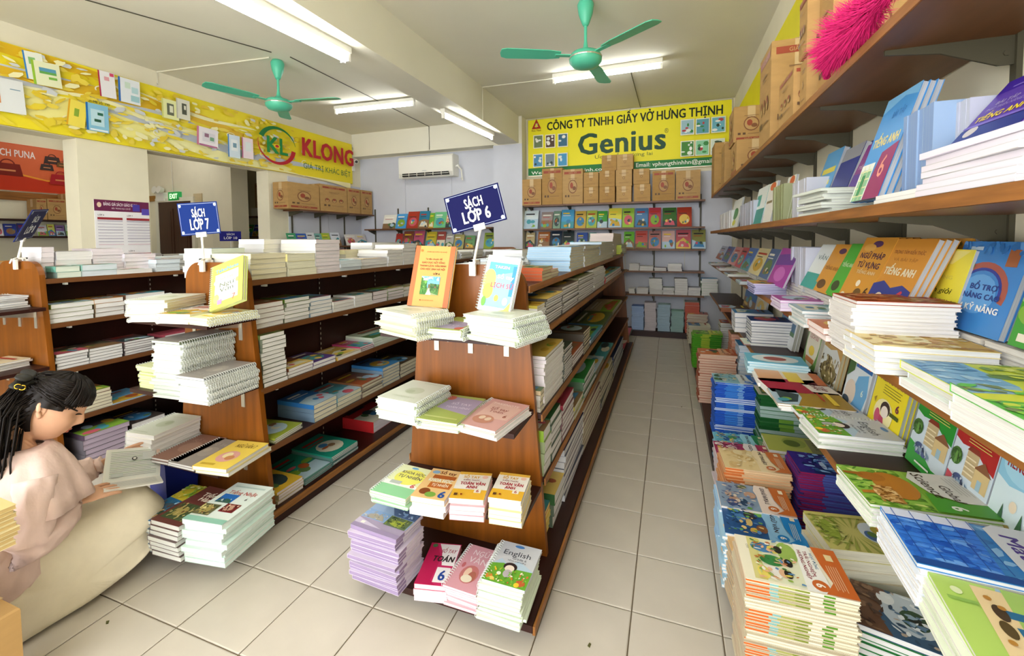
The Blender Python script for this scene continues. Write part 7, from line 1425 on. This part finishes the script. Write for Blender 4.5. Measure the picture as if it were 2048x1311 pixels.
# hair: cap, fringe, long strands
mb = MB(); rg = random.Random(21)
def hair_ok(lat, lon):
    l = abs((lon+PI) % (2*PI)-PI)
    if l > 1.86: return lat > -.6
    if l > 1.15: return lat > .13
    return lat > .40
NI, NJ = 30, 64
gv = [HT @ head_pt(-.7+(PI/2+.68)*i/NI, 2*PI*j/NJ, .013+.003*math.sin(16*2*PI*j/NJ)) for i in range(NI+1) for j in range(NJ)]
mb.raw(gv, [(i*NJ+j, i*NJ+(j+1) % NJ, (i+1)*NJ+(j+1) % NJ, (i+1)*NJ+j) for i in range(NI) for j in range(NJ) if hair_ok(-.7+(PI/2+.68)*(i+.5)/NI, 2*PI*(j+.5)/NJ)]+[list(range(NI*NJ, (NI+1)*NJ))])
def strand(pts, r=.0035): mb.tube(pts, [r*.7]+[r]*(len(pts)-2)+[r*.25], 4)
for k in range(150):                                  # fringe swept to the side
    lon = rg.uniform(-1.2, 1.2); tilt = rg.uniform(.0, .25); l0 = rg.uniform(.75, 1.15); l1 = .27+.08*rg.random()-(.10 if abs(lon) > .8 else 0)
    pts = [HT @ head_pt(l0+(l1-l0)*f, lon+tilt*f, .017+.006*math.sin(PI*f)-.006*f) for f in (0, .25, .5, .75, 1)]
    strand(pts, rg.uniform(.0028, .0045))
for k in range(26):                                   # loose locks before the ears
    s = -1; lon = s*rg.uniform(1.25, 1.45)
    strand([HT @ head_pt(.55-1.0*f, lon, .014-.004*f) for f in (0, .25, .5, .75, 1)], .0028)
bun = HT @ Vector((0, -.088, .072))
for k in range(150):                                  # sides combed back over the ears
    s = 1 if k % 2 else -1; l0, b0_ = rg.uniform(.16, 1.0), rg.uniform(.7, 1.5)
    strand([HT @ head_pt(l0+(.75-l0)*f*.8, s*(b0_+(2.85-b0_)*f), .016+.003*math.sin(PI*f)) for f in (0, .25, .5, .75, 1)], rg.uniform(.002, .0035))
for k in range(430):                                  # hair drawn back, then falling over the shoulders
    a = rg.uniform(0, 2*PI); st = HT @ head_pt(rg.uniform(.1, 1.2), PI+rg.uniform(-1.5, 1.5), .012)
    mid = bun+Vector((rg.uniform(-.03, .03), rg.uniform(-.03, .02), rg.uniform(-.03, .02)))
    if k < 90: strand([st, st*.5+mid*.5+Vector((0, -.01, .006)), mid], .004)
    else:
        w_ = rg.uniform(-1, 1); e = Vector((-2.13+w_*.11, .70+rg.uniform(-.05, .05)+.02*abs(w_), rg.uniform(.30, .48)))
        s0 = mid if k % 3 == 0 else HT @ head_pt(rg.uniform(-.3, .35), PI+w_*1.25, .015)
        strand([s0, s0*.72+e*.28+Vector((w_*.02, -.045, .045)), s0*.4+e*.6+Vector((w_*.02, -.04, .02)), e], rg.uniform(.0022, .0034))
pw(mb, 'hair', 'hair')
mb = MB(); b0 = HT @ Vector((.03, -.098, .078))
for s in (1, -1):
    for q in (0, 1): ring_loft(mb, [(b0, .006, .012, hu, hr), (b0+hr*(s*.022)+hu*.012*q-hf*.01*q, .012, .024, hu, hf), (b0+hr*(s*.05)-hu*(.018-.03*q)-hf*.012, .009, .02, hu, hf), (b0+hr*(s*.058)-hu*(.02-.03*q)-hf*.014, .002, .01, hu, hf)], 10)
bw_ = pw(mb, 'hair_bow', 'black')
mb = MB(); c0 = b0+hr*.058-hf*.002-hu*.012
for s in (-1, 1): mb.tube([c0+hf*(s*.006+.008*math.cos(a)*s)+hu*(.008*math.sin(a)) for a in (-2.2+4.4*q/9 for q in range(10))], .0018, 6)
pw(mb, 'hair_clip_emblem', 'gold')
# blouse with gathered sleeves and a cape collar
mb = MB(); wob = lambda a, z: 1+.06*math.sin(6*a+z*26)+.035*math.sin(13*a-z*34)
tr_ = [((-2.165, .705, .15), .13, .12), ((-2.165, .715, .22), .178, .150), ((-2.162, .735, .30), .172, .150), ((-2.16, .755, .38), .162, .14), ((-2.155, .775, .48), .16, .13), ((-2.15, .80, .56), .14, .095), ((-2.147, .82, .605), .085, .068), ((-2.145, .828, .62), .058, .052)]
mb.loft([[Vector((c[0]+rx*wob(a, c[2])*math.cos(a), c[1]+ry*wob(a, c[2])*math.sin(a), c[2])) for a in (2*PI*k/40 for k in range(40))] for c, rx, ry in tr_])
def sleeve(P, rads, seed):
    r = random.Random(seed); P = [Vector(p) for p in P]; rings = []; n = 28; m = len(P)
    fine = []
    for i in range(m-1):
        for q in range(5): f = q/5; fine.append((P[i]*(1-f)+P[i+1]*f, rads[i]*(1-f)+rads[i+1]*f))
    fine.append((P[-1], rads[-1]))
    for i, (p, rad) in enumerate(fine):
        t = (fine[min(i+1, len(fine)-1)][0]-fine[max(i-1, 0)][0]).normalized(); a_ = t.cross(Z_ if abs(t.z) < .9 else X_).normalized(); b_ = a_.cross(t)
        rings.append([p+(a_*math.cos(q)+b_*math.sin(q))*rad*(1+.07*math.sin(6*q+i*.9+seed)+.05*math.sin(11*q-i*.7)) for q in (2*PI*k/n for k in range(n))])
    mb.loft(rings)
sleeve([RS+Vector((0, 0, .02)), (RS+RE)/2+Vector((.01, -.005, 0)), RE+Vector((.0, -.012, -.008)), (RE+RW)/2+Vector((.012, 0, -.008)), RW*.86+RE*.14, RW*.94+RE*.06], [.055, .060, .058, .056, .046, .029], 1)
sleeve([RW*.96+RE*.04, RW+(RW-RE)*.10], [.031, .034], 2)
sleeve([LS+Vector((0, 0, .02)), (LS+LE)/2+Vector((-.01, .01, 0)), LE+Vector((0, .01, 0)), (LE+LW_)/2, LW_*.88+LE*.12, LW_*.95+LE*.05], [.06, .070, .068, .062, .044, .029], 3)
sleeve([LW_*.97+LE*.03, LW_+(LW_-LE)*.09], [.030, .032], 4)
bl_ = pw(mb, 'blouse', 'pink')
mb = MB(); rings = []
n = 56
for f in (0, .12, .3, .5, .7, .86, 1.0):
    ring = []
    for k in range(n):
        a = 2*PI*k/n; fr = max(0, math.sin(a)); sdx = abs(math.cos(a))
        rx = .056+.150*f**.75; ry = .052+(.095 if math.sin(a) < 0 else .115)*f**.75
        z = .632-.022*f-.160*f**1.8-.02*sdx*f-(.02*fr*f)
        w_ = (1+.07*f*math.sin(7*a+1)+.04*f*math.sin(13*a+2))
        ring.append(Vector((-2.147+rx*w_*math.cos(a), .826-.02*f+ry*w_*math.sin(a), z)))
    rings.append(ring)
mb.loft(rings, caps=False)
cc_ = pw(mb, 'cape_collar', 'pink'); so = cc_.modifiers.new('cloth_thickness', 'SOLIDIFY'); so.thickness = .006
mb = MB(); 
for dx in (0, .022): mb.tube([RW+Vector((.03-dx*.3, -.03-dx, -.028)), RW+Vector((.034-dx*.3, -.03-dx, -.031))], .006, 8)
pw(mb, 'cuff_button', 'black')
# long skirt drawn over the knees
prof = [(.60, .30), (.70, .36), (.80, .365), (.90, .34), (1.0, .325), (1.08, .335), (1.14, .335), (1.19, .305), (1.235, .235), (1.25, .20), (1.235, .165), (1.19, .115), (1.13, .078), (1.06, .05), (.98, .035), (.90, .022), (.80, .010), (.70, .006), (.60, .01), (.54, .07), (.53, .18), (.56, .26)]
cy0, cz0 = .90, .16
def sm_(P):
    out = []
    for i, p in enumerate(P):
        q = P[(i+1) % len(P)]; out += [p, ((p[0]+q[0])/2, (p[1]+q[1])/2)]
    return out
prof = sm_(prof); npf = len(prof); mb = MB(); rings = []
for i in range(25):
    s = -1+2*i/24; k = (1-abs(s)**2.6)**.42 if abs(s) < 1 else 0; k = max(k, .02)
    ring = []
    for j, (y, z) in enumerate(prof):
        a = math.atan2(z-cz0, y-cy0)
        fold = .020*math.sin(26*(y*.55+z*.9)+s*2.0)+.012*math.sin(47*(y*.35+z*.8)-s*3)+.010*math.sin(18*(y*.7-z*.6)+1)
        xx = -2.165+s*.165*(1+.10*math.cos(a))+fold*(1 if s > 0 else -1)*(1-abs(s)**6)
        ring.append(Vector((xx, cy0+(y-cy0)*(.35+.65*k), max(.004, (cz0+(z-cz0)*k) if z > cz0 else z*(.3+.7*k)+cz0*(1-(.3+.7*k))*.15))))
    rings.append(ring)
mb.loft(rings)
sk = pw(mb, 'skirt', 'skirt'); ss = sk.modifiers.new('soft_cloth', 'SUBSURF'); ss.levels = 1; ss.render_levels = 1
# ---- the open book in the hands
bk = empty('open_book', (S0+S1)/2); tag(bk, 'open white booklet held by the crouching reader', 'book'); BO = (S0+S1)/2
def bquad(p, q, r_, s_, th, name, m, col, A=None, parent=None, eps=.0004):
    nn = (q-p).cross(s_-p).normalized()
    if nn.dot(CAM-p) < 0: nn = -nn
    mb = MB(); P = [p, q, r_, s_]
    Q = [x-nn*th for x in P]
    mb.raw([x-BO for x in P+Q], [(0, 1, 2, 3), (7, 6, 5, 4), (0, 4, 5, 1), (1, 5, 6, 2), (2, 6, 7, 3), (3, 7, 4, 0)], col)
    if A: A.lay(mb, lambda u, v, e: (p+(q-p)*u*(1-v)+(r_-s_)*u*v+(s_-p)*v+nn*e)-BO, eps)
    return mb.build(name, m, bk)
A = Art().rect(.03, .03, .97, .97, 'eef0ea')
for k in range(15): A.rect(.08, .88-k*.056, .9-.1*(k % 4 == 3), .895-k*.056, 'a9aeb0' if k % 3 else '9ab098')
A.ell(.48, .62, .05, .06, '3a3c3c').ell(.48, .625, .03, .035, 'eef0ea').rect(.62, .55, .86, .8, 'd8dedc').rect(.1, .1, .3, .2, 'c8cfcc').rect(.88, .5, .95, .9, 'e4c8b8')
bquad(S0, S1, T1, T0, .004, 'left_pages', 'print', 'f0efe8', A)
L0, L1 = at(214, 986, 'x', -2.03), at(322, 958, 'x', -2.045)
dn_ = ((L0-S0)+(L1-S1))/2; L0, L1 = S0+dn_, S1+dn_
A2 = Art().rect(.03, .03, .97, .97, 'f0efe8')
for k in range(8): A2.rect(.1, .12+k*.1, .9, .15+k*.1, 'c4c6c6')
bquad(S0, S1, L1, L0, .006, 'right_pages', 'print', 'f0efe8', A2)
finish_stacks()
